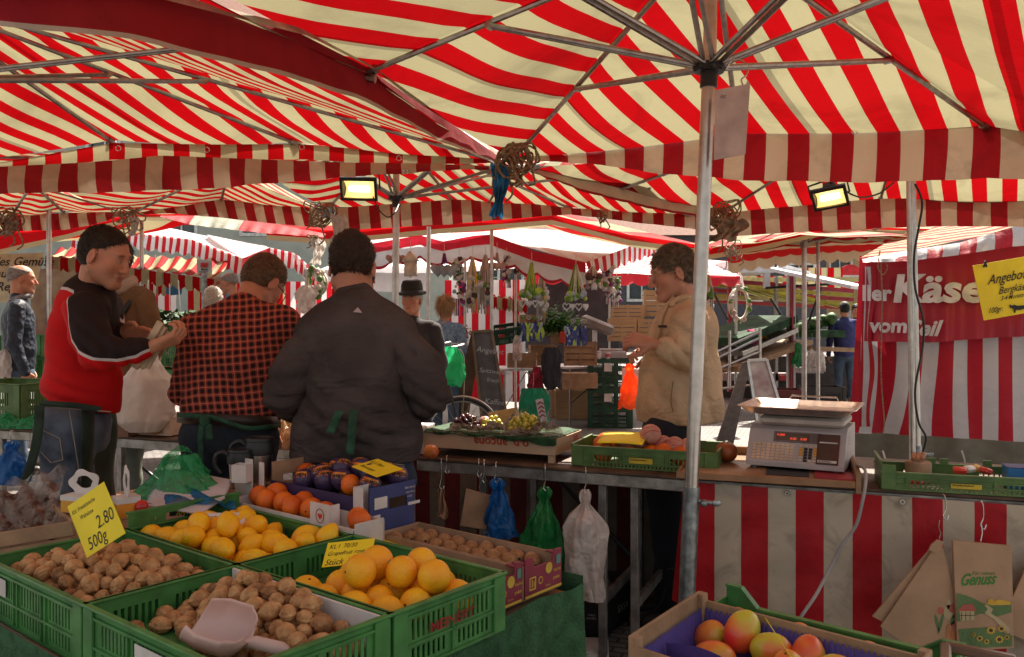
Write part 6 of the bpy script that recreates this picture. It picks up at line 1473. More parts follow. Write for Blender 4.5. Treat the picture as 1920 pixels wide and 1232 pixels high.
mb.text('0.000',(.112,.118,.004),(1,0,0),(0,1,0),.014);
mb.v=mb.v;mb.text('0.00',(.165,.103,.004),(1,0,0),(0,1,0),.014);mb.text('0.00',(.205,.103,.004),(1,0,0),(0,1,0),.014)
mb.build('display_digits',mat('red_digits',(.8,.06,.03),rough=.5,emit=.5),sc_t,smooth=False)
m_key=mat('key_cream',(.62,.50,.40),rough=.5);m_keyo=mat('key_orange',(.78,.36,.05),rough=.5);m_keyd=mat('key_dark',(.02,.02,.025),rough=.5)
mb=MB(MK)
for i in range(9):
 for j in range(6):
  mb.box(.022+i*.0185,.035+i*.0185,.010+j*.0125,.0195+j*.0125,.0005,.0035)
for i in range(4):
 for j in range(6):
  mb.cur=2 if (1<=j<=4 and 1<=i<=2) or (j==0 and i==1) else (1 if (i in (0,3) and j in (2,3,4)) else 0)
  mb.box(.205+i*.018,.218+i*.018,.010+j*.0125,.0195+j*.0125,.0005,.004)
mb.cur=1
for i in range(9):
 for j in range(6):mb.box(.024+i*.0185,.033+i*.0185,.012+j*.0125,.0150+j*.0125,.0035,.0038)
mb.build('keypad',[m_key,m_keyo,m_keyd],sc_t,smooth=False)
mb=MB(MK);x0=W_-.105;mb.box(x0,W_-.022,.004,.135,.0005,.006);mb.build('printer_door',mat('printer_smoked',(.07,.035,.03),rough=.12,spec=.8),sc_t,smooth=False)
mb=MB(MK);mb.box(x0+.008,W_-.03,.094,.099,.006,.010);mb.cur=1;mb.box(x0+.006,W_-.028,.010,.020,.006,.0072);mb.build('printer_bar',[m_white,m_white],sc_t,smooth=False)
mb=MB(MK);mb.text('BIZERBA',(x0+.010,.0115,.0075),(1,0,0),(0,1,0),.010,bold=.02,sx=1.25)
mb.text('kg',(.113,.089,.004),(1,0,0),(0,1,0),.005);mb.text('EUR / kg',(.165,.089,.004),(1,0,0),(0,1,0),.005);mb.text('EUR',(.215,.089,.004),(1,0,0),(0,1,0),.005)
mb.build('lettering',m_ink,sc_t,smooth=False)
mb=MB()
for k in range(4):mb.box(W_+.0003,W_+.001,.12+.02*k*0,.20,.10+.014*k,.103+.014*k)
mb.build('side_vent',m_sdark,sc_t,smooth=False)
mb=MB();mb.box(.035,W_-.01,.09,D_-.01,.166,.205,bev=.012);mb.build('platform_base',mat('scale_cream',(.46,.38,.33),rough=.45),sc_t)
def ring_r(hx,hy,cx,cy,z,r,n=5):
 out=[]
 for (sx,sy,a0) in ((1,1,0),(-1,1,90),(-1,-1,180),(1,-1,270)):
  for k in range(n+1):a=R(a0+90*k/n);out.append((cx+sx*(hx-r)+cos(a)*r,cy+sy*(hy-r)+sin(a)*r,z))
 return out
mb=MB();rings=[]
for hx,hy,z,r in ((.17,.135,.212,.03),(.20,.165,.222,.035),(.222,.185,.243,.04),(.232,.192,.2445,.04),(.230,.191,.2475,.04),(.219,.182,.2465,.038),(.198,.162,.227,.035),(.17,.135,.2245,.03)):
 rings.append(ring_r(hx,hy,W_/2-.004,.205,z,r))
n_=len(rings[0])
mb.add([p for r_ in rings for p in r_],[(i*n_+k,i*n_+(k+1)%n_,(i+1)*n_+(k+1)%n_,(i+1)*n_+k) for i in range(len(rings)-1) for k in range(n_)]+[tuple(range(n_-1,-1,-1)),tuple(range((len(rings)-1)*n_,len(rings)*n_))])
mb.build('steel_pan',mat('brushed_pan',(.50,.40,.34),rough=.30,metal=1,var=.1,scale=30),sc_t)
mb=MB();mb.tube([(.10,.395,.245),(.11,.405,.262),(W_-.08,.405,.262),(W_-.07,.395,.245)],.004,6);mb.build('pan_rail',m_hookm,sc_t)
mb=MB(MBd);mb.box(.52,.66,.012,.16,.8785,.8835);tag(mb.build('order_book',mat('red_book',(.35,.02,.03),rough=.5)),'dark red book pushed under the right front of the scale','book')
mb=MB(MBd);mb.box(.34,.50,.03,.20,.8785,.8815);tag(mb.build('paper_pad',m_blackp),'dark paper pad under the left of the scale','pad')
mb=MB();mb.tube(bez([P(1600,872,3.45),P(1613,874,3.22),P(1622,882,3.12),P(1623,905,3.05),P(1617,940,3.0),P(1605,985,2.98),P(1580,1020,2.98),P(1558,1062,2.97),P(1530,1115,2.9),P(1497,1165,2.85),P(1480,1210,2.85)],8),.0058,8)
tag(mb.build('power_cable',mat('grey_cable',(.26,.25,.25),rough=.5)),'grey cable hanging from the scale across the striped cloth','cable')
def fruit_at(name,label,c,r,m,cat,squash=.92,stem=True):
 o=blob(name,(r,r,r*squash),lambda d:-.10*max(0,abs(d.z)-.72)**1.3*3+.02*mnoise.noise(d*2),m,32,20);o.location=c;o.rotation_euler=(R(12),R(-8),1)
 mb=MB();mb.tube([(0,0,r*squash*.62),(.003,0,r*squash*1.02)],.0015,5);mb.build('stem',mat('stem_brown',(.10,.06,.02),rough=.8),o)
 return tag(o,label,cat)
p=G(1362,866,.878);fruit_at('apple','large russet red apple on the wooden board left of the scale',(p.x,p.y,.878+.043),.047,mat('apple_skin',(.32,.09,.02),rough=.4,col2=(.20,.035,.012),scale=14),'apple')
p=G(808,856,.862);fruit_at('apple','single yellow and red apple in front of the printed grape crate',(p.x,p.y,.85+.034),.036,mat('apple_skin2',(.62,.26,.04),rough=.4,col2=(.50,.08,.03),scale=16),'apple')
gc0=G(786,850,.853);gc1=G(1040,869,.853);eg=(gc1-gc0).normalized();gL=(gc1-gc0).length
MG=frame(Vector((gc0 .x,gc0 .y,ZC+.001)),eg)
gcr=thing('wooden_crate','pale wooden crate with red upside-down lettering, full of bagged grapes','crate',MG@Vector((gL/2,.17,0)))
m_pwood=mat('poplar_wood',(.56,.40,.28),rough=.7,col2=(.46,.31,.20),scale=5,bump=.15,detail=5)
gD=.36;gH=.105
mb=MB(MG);mb.box(0,gL,0,.006,.035,gH,bev=.001);mb.box(0,gL,gD-.006,gD,.035,gH,bev=.001);mb.box(.0,.006,.007,gD-.007,.035,gH-.003);mb.box(gL-.006,gL,.007,gD-.007,.035,gH-.003)
mb.box(.007,gL-.007,.007,gD-.007,.035,.041);mb.build('crate_board',m_pwood,gcr,world=True)
for x,y in ((.02,.018),(gL-.02,.018),(.02,gD-.018),(gL-.02,gD-.018)):
 mb=MB(MG);mb.box(x-.014,x+.014,y-.010,y+.010,0,.034);mb.build('corner_foot',m_pwood,gcr,world=True)
m_rprint=mat('red_ink',(.55,.02,.02),rough=.6);m_gprint=mat('green_ink',(.05,.16,.04),rough=.6)
for (dx,dz,mm,nm) in ((.0022,.0018,m_gprint,'green_lettering'),(0,0,m_rprint,'lettering')):
 mb=MB(MG);yo=-.0006 if mm is m_gprint else -.0012
 mb.text('o.p. ancona',(gL*.82+dx,yo,.094-dz),(-1,0,0),(0,0,-1),.056,bold=.012,sx=1.05)
 if mm is m_gprint:mb.text('organizzazione produttori',(gL*.74,yo,.098),(-1,0,0),(0,0,-1),.011,sx=1.1)
 mb.build(nm,mm,gcr,world=True,smooth=False)
mb=MB(MG);mb.text('ona',(gL+.0008,.30,.085),(0,-1,0),(0,0,-1),.045,bold=.012) if False else mb.text('anc',(gL+.0008,.30,.09),(0,-1,0),(0,0,-1),.045,bold=.012);mb.build('side_lettering',m_rprint,gcr,world=True,smooth=False)
gm=thing('grass_matting','dark green artificial grass matting under the bags of grapes','matting',MG@Vector((gL/2,.17,gH)))
mb=MB(MG);rnd=random.Random(2)
mb.grid(lambda u,v:Vector((.006+(gL-.012)*u,-.006+(gD-.01)*v,gH+.006+.004*sin(u*30)-(.012+.02*max(0,u-.6))*(1-min(1,v*9)))),60,24)
mb.grid(lambda u,v:Vector((gL*(.12+.9*u)+.0,-.010-.003*sin(u*40),gH+.004-(.006+.026*max(0,(u-.45)/.55)+.006*sin(u*23))*v)),80,3)
for k in range(5200):
 x=rnd.uniform(0,gL);y=rnd.choice((rnd.uniform(-.014,.0),rnd.uniform(0,gD)));z=gH+.004
 if y<0:z=gH+.006-rnd.random()*(.008+.03*max(0,(x/gL-.45)/.55))
 a=rnd.uniform(0,6.28);l=rnd.uniform(.006,.012);d=Vector((cos(a)*.6,sin(a)*.6-(.4 if y<0 else 0),.7 if y>0 else -.1)).normalized()*l;s_=Vector((sin(a),-cos(a),0))*.0009
 b_=Vector((x,y,z));mb.add([b_-s_,b_+s_,b_+d],[(0,1,2)])
mb.build('blades',mat('plastic_grass',(.02,.075,.025),rough=.8,var=.3,scale=30),gm,world=True,smooth=False)
m_ggrape=mat('green_grape',(.56,.50,.08),rough=.25,var=.15,scale=25,sub=.25,trans=.1,spec=.5);m_rgrape=mat('red_grape',(.07,.015,.022),rough=.25,var=.3,scale=25)
m_gst=mat('grape_stalk',(.16,.18,.04),rough=.8)
def bunch(label,c,dims,n,r,m,seed,grp=None):
 rnd=random.Random(seed);t=thing('grape_bunch',label,'grapes',c,0,grp)
 pts=pile(n,-dims[0]-r,dims[0]+r,-dims[1]-r,dims[1]+r,0,r,lambda a,b_:dims[2]*(1-(a/dims[0])**2*.6-(b_/dims[1])**2*.5),seed)
 mb=MB()
 for q in pts:
  mb.ell(q,(r*rnd.uniform(.9,1.05),r*rnd.uniform(.9,1.05),r*rnd.uniform(1.0,1.2)),Euler((rnd.uniform(-.8,.8),rnd.uniform(-.8,.8),0)).to_matrix().to_4x4(),12,8)
 mb.build('berries',m,t,smooth=True)
 mb=MB();mb.tube(bez([(-.02,0,dims[2]*.7),(.0,.01,dims[2]+.01),(.015,0,dims[2]+.032)],4),.0016,5);mb.tube([(.0,.01,dims[2]+.01),(-.018,.0,dims[2]+.026)],.0012,5)
 mb.build('stalk',m_gst,t);return t
zg=gH+.008
def MGp(x,y,z):return MG@Vector((x,y,z))
bunch('dark red grapes at the left end of the printed crate',MGp(.16,.16,zg),(.065,.05,.06),60,.0122,m_rgrape,1)
bunch('pale green grapes in the middle of the printed crate, stalk up',MGp(.30,.17,zg),(.055,.045,.055),46,.012,m_ggrape,2)
bunch('heap of golden green grapes at the right of the printed crate',MGp(.485,.12,zg+.005),(.075,.05,.078),90,.0125,m_ggrape,3)
bunch('few red grapes wrapped in film near the left of the printed crate',MGp(.225,.12,zg),(.03,.03,.03),18,.0105,m_rgrape,4)
bunch('half hidden green grapes behind the clear bags',MGp(.395,.24,zg),(.05,.04,.035),30,.0105,m_ggrape,5)
def crumpled(label,M_,dims,seed,m,h=.06,nu=46,nv=34,name='cellophane_bag',cat='bag'):
 t=thing(name,label,cat,M_.to_translation())
 def f(u,v):
  x=(u-.5)*dims[0];y=(v-.5)*dims[1];e=(1-(2*u-1)**4)*(1-(2*v-1)**4)
  rdg=abs(mnoise.noise(Vector((u*5+seed,v*4,seed))))+.5*abs(mnoise.noise(Vector((u*13,v*11+seed,2))))+.3*abs(mnoise.noise(Vector((u*25,v*21+seed,5))))
  return M_@Vector((x+.02*mnoise.noise(Vector((u*8,v*8,seed+9))),y+.015*mnoise.noise(Vector((u*9,v*7,seed+4))),h*e*(.35+1.5*rdg)))
 mb=MB();mb.grid(f,nu,nv);mb.build('film',m,t,world=True,smooth=False);return t
for k,(x,y,w_,d_,h_,nm) in enumerate(((.20,.07,.16,.10,.022,'flat clear bag at the left of the grape crate'),(.36,.10,.18,.12,.03,'crumpled clear bag in the middle of the grape crate'),(.41,.20,.13,.12,.06,'tall shiny clear bag in the middle of the grape crate'),(.50,.05,.18,.06,.02,'clear bag lying before the golden grapes'),(.59,.10,.12,.14,.045,'clear bag drooping over the right end of the grape crate'))):
 crumpled(nm,MG@Matrix.Translation((x,y,zg))@Matrix.Rotation(.3*k,4,'Z'),(w_,d_),k+1,m_clear,h_)
pr=blob('packed_fruit',(.03,.03,.026),lambda d:.18*abs(mnoise.noise(d*4)),mat('wrapped_pink',(.34,.16,.14),rough=.3,col2=(.5,.35,.3),scale=30),28,18);pr.location=MGp(.25,.19,zg+.026);tag(pr,'small round fruit wrapped in pinkish film beside the dark grapes','fruit')
mb=MB(MG@Matrix.Translation((.30,.27,zg)));mb.box(-.06,.10,0,.003,0,.075,Matrix.Rotation(R(-12),4,'Y'));tag(mb.build('cardboard_divider',m_card),'tilted cardboard divider sticking up between the grapes','cardboard')
mb=MB(frame(G(742,850,.853),(1,-.2,0)));mb.box(0,.13,0,.2,0,.12,bev=.002);tg=thing('white_carton','white carton beside the brown sweatshirt on the counter','carton');mb.build('carton_body',m_white,tg)
mb=MB(frame(G(742,850,.853),(1,-.2,0)));mb.box(.0,.13,-.0015,-.0005,.06,.063);mb.build('seam',m_card,tg)
def long_crate(name,label,a,b,D,H,m,tall=None,tag_text=None,parent_z=ZC+.002,ends=.0,group=None):
 a=Vector(a);b=Vector(b);e=(b-a).normalized();L_=(b-a).length
 t=thing(name,label,'crate',Vector((a.x,a.y,parent_z)),math.atan2(e.y,e.x),group)
 mb=MB();th=.004
 hs=[]
 for x0,x1 in ((.10,.19),(L_-.19,L_-.10)):
  x=x0
  while x<x1:hs.append((x,x+.013,H*.30,H*.62));x+=.018
 x=.09
 while x<L_-.1:hs.append((x,x+.008,.006,.016));x+=.016
 perf_panel(mb,(0,0,0),(1,0,0),L_,H,(0,-1,0),th,hs);perf_panel(mb,(L_,D,0),(-1,0,0),L_,H,(0,1,0),th,hs)
 perf_panel(mb,(L_,0,0),(0,1,0),D,H+ends,(1,0,0),th,[]);perf_panel(mb,(0,D,0),(0,-1,0),D,H+ends,(-1,0,0),th,[])
 mb.box(.005,L_-.005,.005,D-.005,0,.004)
 for x in (.0,L_-.05):
  mb.box(x,x+.05,-.008,-.0005,.002,H+ends*.8,bev=.003)
 for x in (.085,.20,L_*.5-.09,L_*.5+.09,L_-.2,L_-.09):mb.box(x-.002,x+.002,-.007,-.0005,.018,H-.012)
 for z in (.022,H*.66):mb.box(.052,L_-.052,-.006,-.0005,z,z+.004)
 mb.box(-.004,L_+.004,-.009,.008,H+.0005,H+.006);mb.box(-.004,L_+.004,D-.008,D+.009,H+.0005,H+.006)
 for x in (-.004,L_-.006):mb.box(x,x+.010,.0,D,H+ends+.0005,H+ends+.006)
 mb.build('crate_body',m,t,smooth=False)
 if tag_text:
  mb=MB();mb.box(L_*.5-.055,L_*.5+.045,-.0095,-.0075,H*.32,H*.60);mb.build('label_plate',mat('yellow_label',(.55,.40,.03),rough=.6),t,smooth=False)
  mb=MB();mb.text(tag_text,(L_*.5-.050,-.0102,H*.47),(1,0,0),(0,0,1),.010,sx=1.1,bold=.02);mb.text('Hauptsache frisch',(L_*.5-.030,-.0102,H*.36),(1,0,0),(0,0,1),.006,sx=1.1) if False else None
  mb.build('lettering',m_ink,t,smooth=False)
 return t
o0=G(1072,872,.853);o1=G(1345,890,.853)
oc=long_crate('plastic_crate','olive green crate of paper-wrapped oranges on the bag counter',o0,o1,.32,.082,m_green2,tag_text='Knoblauchsland',ends=.006)
MO=frame(Vector((o0 .x,o0 .y,ZC)),o1-o0)
m_pinkp=mat('pink_wrap',(.66,.36,.28),rough=.55,col2=(.55,.22,.16),scale=22,bump=.6,bscale=40,transl=.2)
op=[citrus('orange',.041,m_org,2)]
scatter(op,[(.10,.13,.075),(.16,.22,.08),(.08,.25,.075),(.38,.10,.06),(.32,.12,.05),(.12,.07,.05),(.45,.09,.055),(.24,.06,.045)],MO,'bright orange in the olive green crate on the counter','orange','oranges in the olive green crate',5);finish_proto(op)
def wrapped2(k):
 t_=blob('wrapped_orange',.042,lambda d:.06*abs(sin(5*math.atan2(d.y,d.x)))*(1-abs(d.z)**2)+.04*mnoise.noise(d*6),m_pinkp,36,20)
 mb=MB();mb.tube([(cos(a)*.0435,sin(a)*.0435,.010+.006*sin(3*a)) for a in [2*pi*i/30 for i in range(30)]],.0012,5,closed=True);mb.tube([(cos(a)*.030,sin(a)*.030,.031) for a in [2*pi*i/20 for i in range(20)]],.001,5,closed=True);mb.build('print_line',m_rprint,t_);return t_
wp=[wrapped2(0)]
scatter(wp,[(.315,.13,.135),(.26,.16,.09),(.36,.17,.085),(.42,.13,.09),(.20,.16,.085),(.48,.14,.085),(.29,.20,.085)],MO,'orange wrapped in pink printed paper in the olive green crate','orange','pink wrapped oranges in the olive green crate',6,rotf=lambda r:Euler((r.uniform(-.5,.3),r.uniform(-.4,.4),r.uniform(0,6))));finish_proto(wp)
mb=MB(MO);mb.grid(lambda u,v:Vector((.10+.20*u,.03+.14*v,.098+.006*sin(u*2.6)+.03*v)),12,4);yc=thing('price_card','yellow card turned away, lying on the oranges in the olive green crate','price card',MO@Vector((.2,.08,.11)));mb.build('card',m_yel,yc,world=True,smooth=True,thick=.0015)
r0=G(1652,917,.853);r1=G(1985,936,.853)
rc=long_crate('plastic_crate','olive green crate with raised end on the right counter',r0,r1,.24,.062,m_green2,tag_text='Knoblauchsland',ends=.04)
MRc=frame(Vector((r0 .x,r0 .y,ZC)),r1-r0)
mb=MB(MRc);
for x in (.19,.235,.385):mb.box(x,x+.03,.236,.25,.063,.09)
mb.build('far_post',m_green2,rc,world=True,smooth=False)
nt_=[blob('hazelnut',(.010,.010,.011),lambda d:.05*max(0,d.z)**4,mat('hazelnut',(.38,.17,.08),rough=.5)) for k in range(1)]
scatter(nt_,[(.13+.016*(k%3)+.004*(k//3),.16+.016*(k//3),.098+.0015*k) for k in range(9)],MRc,'brown hazelnut heaped in the right-hand olive crate','nut','hazelnuts in the right-hand crate',4);finish_proto(nt_)
hb_=thing('nut_tub','shallow tub carrying the hazelnuts','tub',MRc@Vector((.15,.24,.09)));mb=MB(MRc@Matrix.Translation((.15,.175,0)));mb.lathe([(0,.085),(.045,.085),(.048,.075),(.045,.01),(0,.01)],24);mb.build('tub_wall',m_card,hb_,world=True)
bc=thing('blue_carton','blue carton standing in the right-hand crate','carton',MRc@Vector((.55,.15,0)));mb=MB(MRc);mb.box(.44,.54,.10,.20,.01,.088,bev=.002);mb.build('carton_body',mat('bright_blue_card',(.03,.17,.42),rough=.5),bc,world=True)
mb=MB(MRc);mb.box(.44,.54,.10,.20,.0885,.09);mb.build('top_print',m_blue,bc,world=True,smooth=False)
sw=thing('sweet_packets','red and white wrapped packets beside the blue carton','packets',MRc@Vector((.35,.15,0)))
for k,(x,y,c) in enumerate(((.28,.10,(.6,.05,.03)),(.32,.14,(.7,.65,.6)),(.35,.17,(.65,.4,.04)),(.37,.12,(.6,.06,.05)))):
 mb=MB(MRc@Matrix.Translation((x,y,.07))@Matrix.Rotation(.7*k,4,'Z')@Matrix.Rotation(.4,4,'X'));mb.box(-.022,.022,-.014,.014,-.01,.012,bev=.005);mb.build('packet',mat('packet%d_print'%k,c,rough=.35,bump=.4),sw,world=True)
mb=MB();cf_=frame(MR@Vector((.78,.03,ZC+.003)),MR.to_3x3()@Vector((1,0,0)));mb=MB(cf_);mb.box(0,.13,0,.05,0,.006);tag(mb.build('paper_pad',m_white),'white paper pad on the counter edge before the right-hand crate','pad')
for k in range(4):
 o=blob('radish',.010,lambda d:.05*d.z,mat('radish_red',(.55,.03,.04),rough=.4));o.location=MR@Vector((.765+.025*k,.055,ZC+.020));o['group']='small red radishes behind the paper pad';tag(o,'tiny red radish lying behind the white paper pad','radish')
 mb=MB();mb.tube([(0,0,.009),(.002,0,.018)],.001,5);mb.build('stalk',m_gst,o)
def s_hook(mb,p,l=.05,r=.002):
 p=Vector(p);mb.tube(bez([p+Vector((.0,.02,.006)),p+Vector((0,.0,.012)),p+Vector((0,-.014,.0)),p+Vector((.002,-.012,-l*.6)),p+Vector((-.006,-.010,-l)),p+Vector((.004,-.014,-l-.012)),p+Vector((.012,-.012,-l+.004))],5),r,6)
def hanging_bag(label,px,ytop,ybot,Y,prof,m,seed,dep=.05,bunches=7,group='carrier bags hung under the counter',rail=None,skew=0,name='carrier_bag'):
 0
 rnd=random.Random(seed);t=thing(name,label,'bag',P(px,(ytop+ybot)/2,Y),0,group)
 pv=[a for a,b_ in prof];pw=[b_ for a,b_ in prof]
 def f(u,v):
  w_=np.interp(v,pv,pw);a=2*pi*u
  nn=lambda q,s_:mnoise.noise(Vector((cos(a)*q,sin(a)*q,v*s_+seed)))
  fold=1+.12*sin(bunches*a+seed+2.5*v+4*nn(.6,1.5))*(1-.5*v)+.30*abs(nn(1.6,2.2))-.10+.16*nn(3.2,6)+.09*abs(nn(6,12))
  x=px+cos(a)*w_*fold+skew*v+3*sin(v*5+seed)*v;z=ytop+(ybot-ytop)*v+(4*sin(a*3+seed) if v>.9 else 0)
  wm=w_/1600*Y
  return P(x,z,Y)+Vector((0,sin(a)*min(dep,wm*.9)*fold+.012*sin(7*v+4*a+seed),0))
 mb=MB();mb.grid(f,96,44);mb.build('bag_film',m,t,world=True,smooth=True)
 mb=MB();s_hook(mb,P(px,(rail or ytop-28),Y-.002),l=(ytop-(rail or ytop-28))/1600*Y*.96+.004);mb.build('hook',m_hookm,t,world=True);return t
bs=lambda n,c,tr=.4:film(n,c,.9,.32,.9,tr,18)
hanging_bag('blue plastic carrier bags bunched on a hook under the counter',930,897,1006,3.58,[(0,7),(.06,13),(.12,14),(.2,9),(.3,15),(.6,24),(1,33)],bs('blue_bag',(.01,.16,.50)),1,rail=872,skew=14)
hanging_bag('green plastic carrier bags bunched on a hook under the counter',1022,913,1088,3.50,[(0,6),(.04,12),(.08,13),(.14,8),(.3,22),(.5,38),(.7,44),(1,36)],bs('green_bag',(.02,.28,.07)),2,rail=876,skew=-6)
hanging_bag('white plastic carrier bags bunched on a hook under the counter',1098,918,1122,3.43,[(0,5),(.03,11),(.08,12),(.13,8),(.25,30),(.33,40),(.45,38),(.8,33),(1,34)],bs('white_bag',(.74,.67,.63),.3),3,rail=882,dep=.06)
hanging_bag('narrow bundle of brown paper bags on the leftmost hook',828,912,970,3.66,[(0,3),(.15,6),(.4,5),(1,11)],m_card,4,rail=866,bunches=3,group='paper bags hung under the counter')
t=thing('paper_bag','plain brown paper bags hanging flat beside the blue carrier bags','bag',P(892,955,3.62))
mb=MB()
for k in range(3):mb.add([P(874,917,3.60)+Vector((0,.006*k,0)),P(922,931,3.60)+Vector((.002*k,.006*k,0)),P(912,993,3.58)+Vector((.003*k,.006*k,-.003*k)),P(864,985,3.58)+Vector((-.003*k,.006*k,-.003*k))]+[P(874,917,3.60)+Vector((0,.006*k+.003,0)),P(922,931,3.60)+Vector((.002*k,.006*k+.003,0)),P(912,993,3.58)+Vector((.003*k,.006*k+.003,-.003*k)),P(864,985,3.58)+Vector((-.003*k,.006*k+.003,-.003*k))],[(3,2,1,0),(4,5,6,7),(0,1,5,4),(1,2,6,5),(2,3,7,6),(3,0,4,7)])
mb.build('paper_leaf',m_card,t,world=True,smooth=False)
mb=MB();s_hook(mb,P(908,868,3.62),.07);mb.tube(bez([P(905,898,3.6),P(899,912,3.6),P(902,924,3.6)],4),.0015,5);mb.build('hook',m_hookm,t,world=True)
t=thing('steel_hook','empty steel hook on the rail just left of the blue bags','hook',P(898,872,3.62));mb=MB();s_hook(mb,P(898,866,3.62),.05);mb.build('hook_wire',m_hookm,t,world=True)
t=thing('steel_hook','empty steel hook near the left end of the rail','hook',P(838,860,3.66));mb=MB();s_hook(mb,P(838,860,3.68),.05);mb.build('hook_wire',m_hookm,t,world=True)
hanging_bag('blue plastic bag hanging from the left counter at the picture edge',22,828,905,4.3,[(0,8),(.08,14),(.2,9),(.5,24),(1,44)],bs('blue_bag',(.01,.16,.50)),5,rail=812,skew=-6)
m_kraft=mat('kraft_paper',(.38,.235,.14),rough=.8,var=.08,scale=6,bump=.3,bscale=24)
YB=2.93
def paper_poly(t,pts,Y,nm='paper_leaf',m=None,th=.006):
 mb=MB();n=len(pts);vs=[P(a,b_,Y) for a,b_ in pts]+[P(a,b_,Y)+Vector((0,th,0)) for a,b_ in pts]
 mb.add(vs,[tuple(range(n-1,-1,-1)),tuple(range(n,2*n))]+[(i,(i+1)%n,(i+1)%n+n,i+n) for i in range(n)]);return mb.build(nm,m or m_kraft,t,world=True,smooth=False)
t=thing('paper_bag','fan of brown paper bags printed with fruit and vegetables, hooked on the striped cloth','bag',P(1715,1110,YB))
paper_poly(t,[(1756,1016),(1762,1030),(1745,1196),(1700,1190),(1636,1156)],YB+.012)
paper_poly(t,[(1762,1013),(1769,1030),(1812,1210),(1706,1214),(1651,1175),(1752,1028)],YB)
paper_poly(t,[(1746,1022),(1758,1012),(1770,1016),(1760,1038),(1742,1032)],YB-.01,'torn_corner')
m_pr=mat('print_red',(.42,.10,.07),rough=.7);m_pg=mat('print_green',(.10,.17,.06),rough=.7);m_po=mat('print_orange',(.45,.16,.06),rough=.7);m_pb=mat('print_pale',(.45,.36,.2),rough=.7);m_py=mat('print_yellow',(.60,.36,.04),rough=.7)
def shape2(mb,pts,Y):mb.add([P(a,b_,Y) for a,b_ in pts],[tuple(range(len(pts)-1,-1,-1))])
def oval(cx,cy,rx,ry,rot=0,n=16):return [(cx+rx*cos(a)*cos(rot)-ry*sin(a)*sin(rot),cy+rx*cos(a)*sin(rot)+ry*sin(a)*cos(rot)) for a in [2*pi*k/n for k in range(n)]]
mb=MB()
mb.cur=0
for (cx,cy,rx,ry,ro) in ((1790,1172,7,7,0),(1800,1180,6,6,0),(1764,1145,6,7,0),(1786,1140,6,9,.3)):shape2(mb,oval(cx,cy,rx,ry,ro),YB-.0012)
mb.cur=2
for (cx,cy,rx,ry,ro) in ((1778,1188,4,19,0),(1787,1192,4,18,.15),(1797,1193,4,15,-.1)):shape2(mb,oval(cx,cy,rx,ry,ro),YB-.0016)
mb.cur=3;shape2(mb,oval(1778,1148,8,14,.1),YB-.0008);shape2(mb,oval(1779,1134,4,9,0),YB-.0008)
mb.cur=1
for (cx,cy,rx,ry,ro) in ((1790,1158,5,16,.5),(1764,1170,3,20,.25),(1757,1168,3,16,-.2),(1797,1150,4,14,.9)):shape2(mb,oval(cx,cy,rx,ry,ro),YB-.0012)
mb.build('vegetable_print',[m_pr,m_pg,m_po,m_pb],t,world=True,smooth=False)
mb=MB();s_hook(mb,P(1769,934,YB),.06);mb.tube([P(1762,975,YB),P(1760,988,YB),P(1764,1000,YB),P(1759,1020,YB)],.0018,5);mb.build('hook',m_hookm,t,world=True)
t=thing('paper_bag','brown paper bag with green script and a printed country landscape','bag',P(1840,1120,YB))
paper_poly(t,[(1787,1014),(1897,1024),(1901,1215),(1796,1222)],YB-.016,th=.012)
yb=YB-.0175
mb=MB();mb.text('Für reinen',P(1822,1078,yb),(1,-.0,-.0),(0,0,1),.0185,shear=.35,sx=1.0);mb.text('Genuss',P(1799,1098,yb),(1,0,.05),(0,0,1),.056,shear=.5,sx=.72,bold=.022)
mb.build('lettering',mat('script_green',(.035,.19,.03),rough=.7),t,world=True,smooth=False)
mb=MB();rnd=random.Random(4)
mb.cur=1;top_=[(1794,1112),(1810,1116),(1826,1122),(1842,1131),(1856,1130),(1872,1124),(1896,1128)]
shape2(mb,top_+[(1897,1148),(1870,1156),(1840,1150),(1812,1160),(1795,1166)],yb-.0004)
mb.cur=4;shape2(mb,[(1843,1131),(1856,1130),(1872,1124),(1895,1128),(1895,1134),(1860,1135)],yb-.0008);shape2(mb,oval(1858,1128,6,5),yb-.0007)
mb.cur=3;shape2(mb,[(1845,1134),(1852,1142),(1846,1150),(1862,1160),(1880,1178),(1893,1190),(1893,1178),(1874,1160),(1858,1150),(1862,1142),(1852,1134)],yb-.001)
mb.cur=3;shape2(mb,[(1799,1144),(1827,1144),(1827,1162),(1801,1165)],yb-.0012);mb.cur=0;shape2(mb,[(1795,1146),(1806,1134),(1823,1132),(1832,1146)],yb-.0014)
mb.cur=5
for a in ((1803,1148,1803,1163),(1811,1148,1811,1163),(1819,1148,1819,1162),(1800,1154,1827,1154)):shape2(mb,[(a[0]-.6,a[1]-.6),(a[2]+.6,a[1]-.6),(a[2]+.6,a[3]+.6),(a[0]-.6,a[3]+.6)],yb-.0016)
mb.cur=1;shape2(mb,[(1797,1180),(1850,1176),(1898,1192),(1898,1212),(1803,1216)],yb-.0004)
for k in range(60):
 mb.cur=1;a=rnd.uniform(1802,1893);b_=rnd.uniform(1185,1210);shape2(mb,oval(a,b_,3,1.6,rnd.uniform(0,3),6),yb-.0012-.00002*k)
for (cx,cy,r_) in ((1858,1182,8),(1878,1179,7),(1874,1199,8),(1837,1197,6),(1850,1203,5),(1826,1190,4),(1888,1195,5)):
 mb.cur=4
 for k in range(12):a=2*pi*k/12;shape2(mb,oval(cx+cos(a)*r_*.75,cy+sin(a)*r_*.65,r_*.35,r_*.14,a,6),yb-.003)
 mb.cur=5;shape2(mb,oval(cx,cy,r_*.5,r_*.42),yb-.0034)
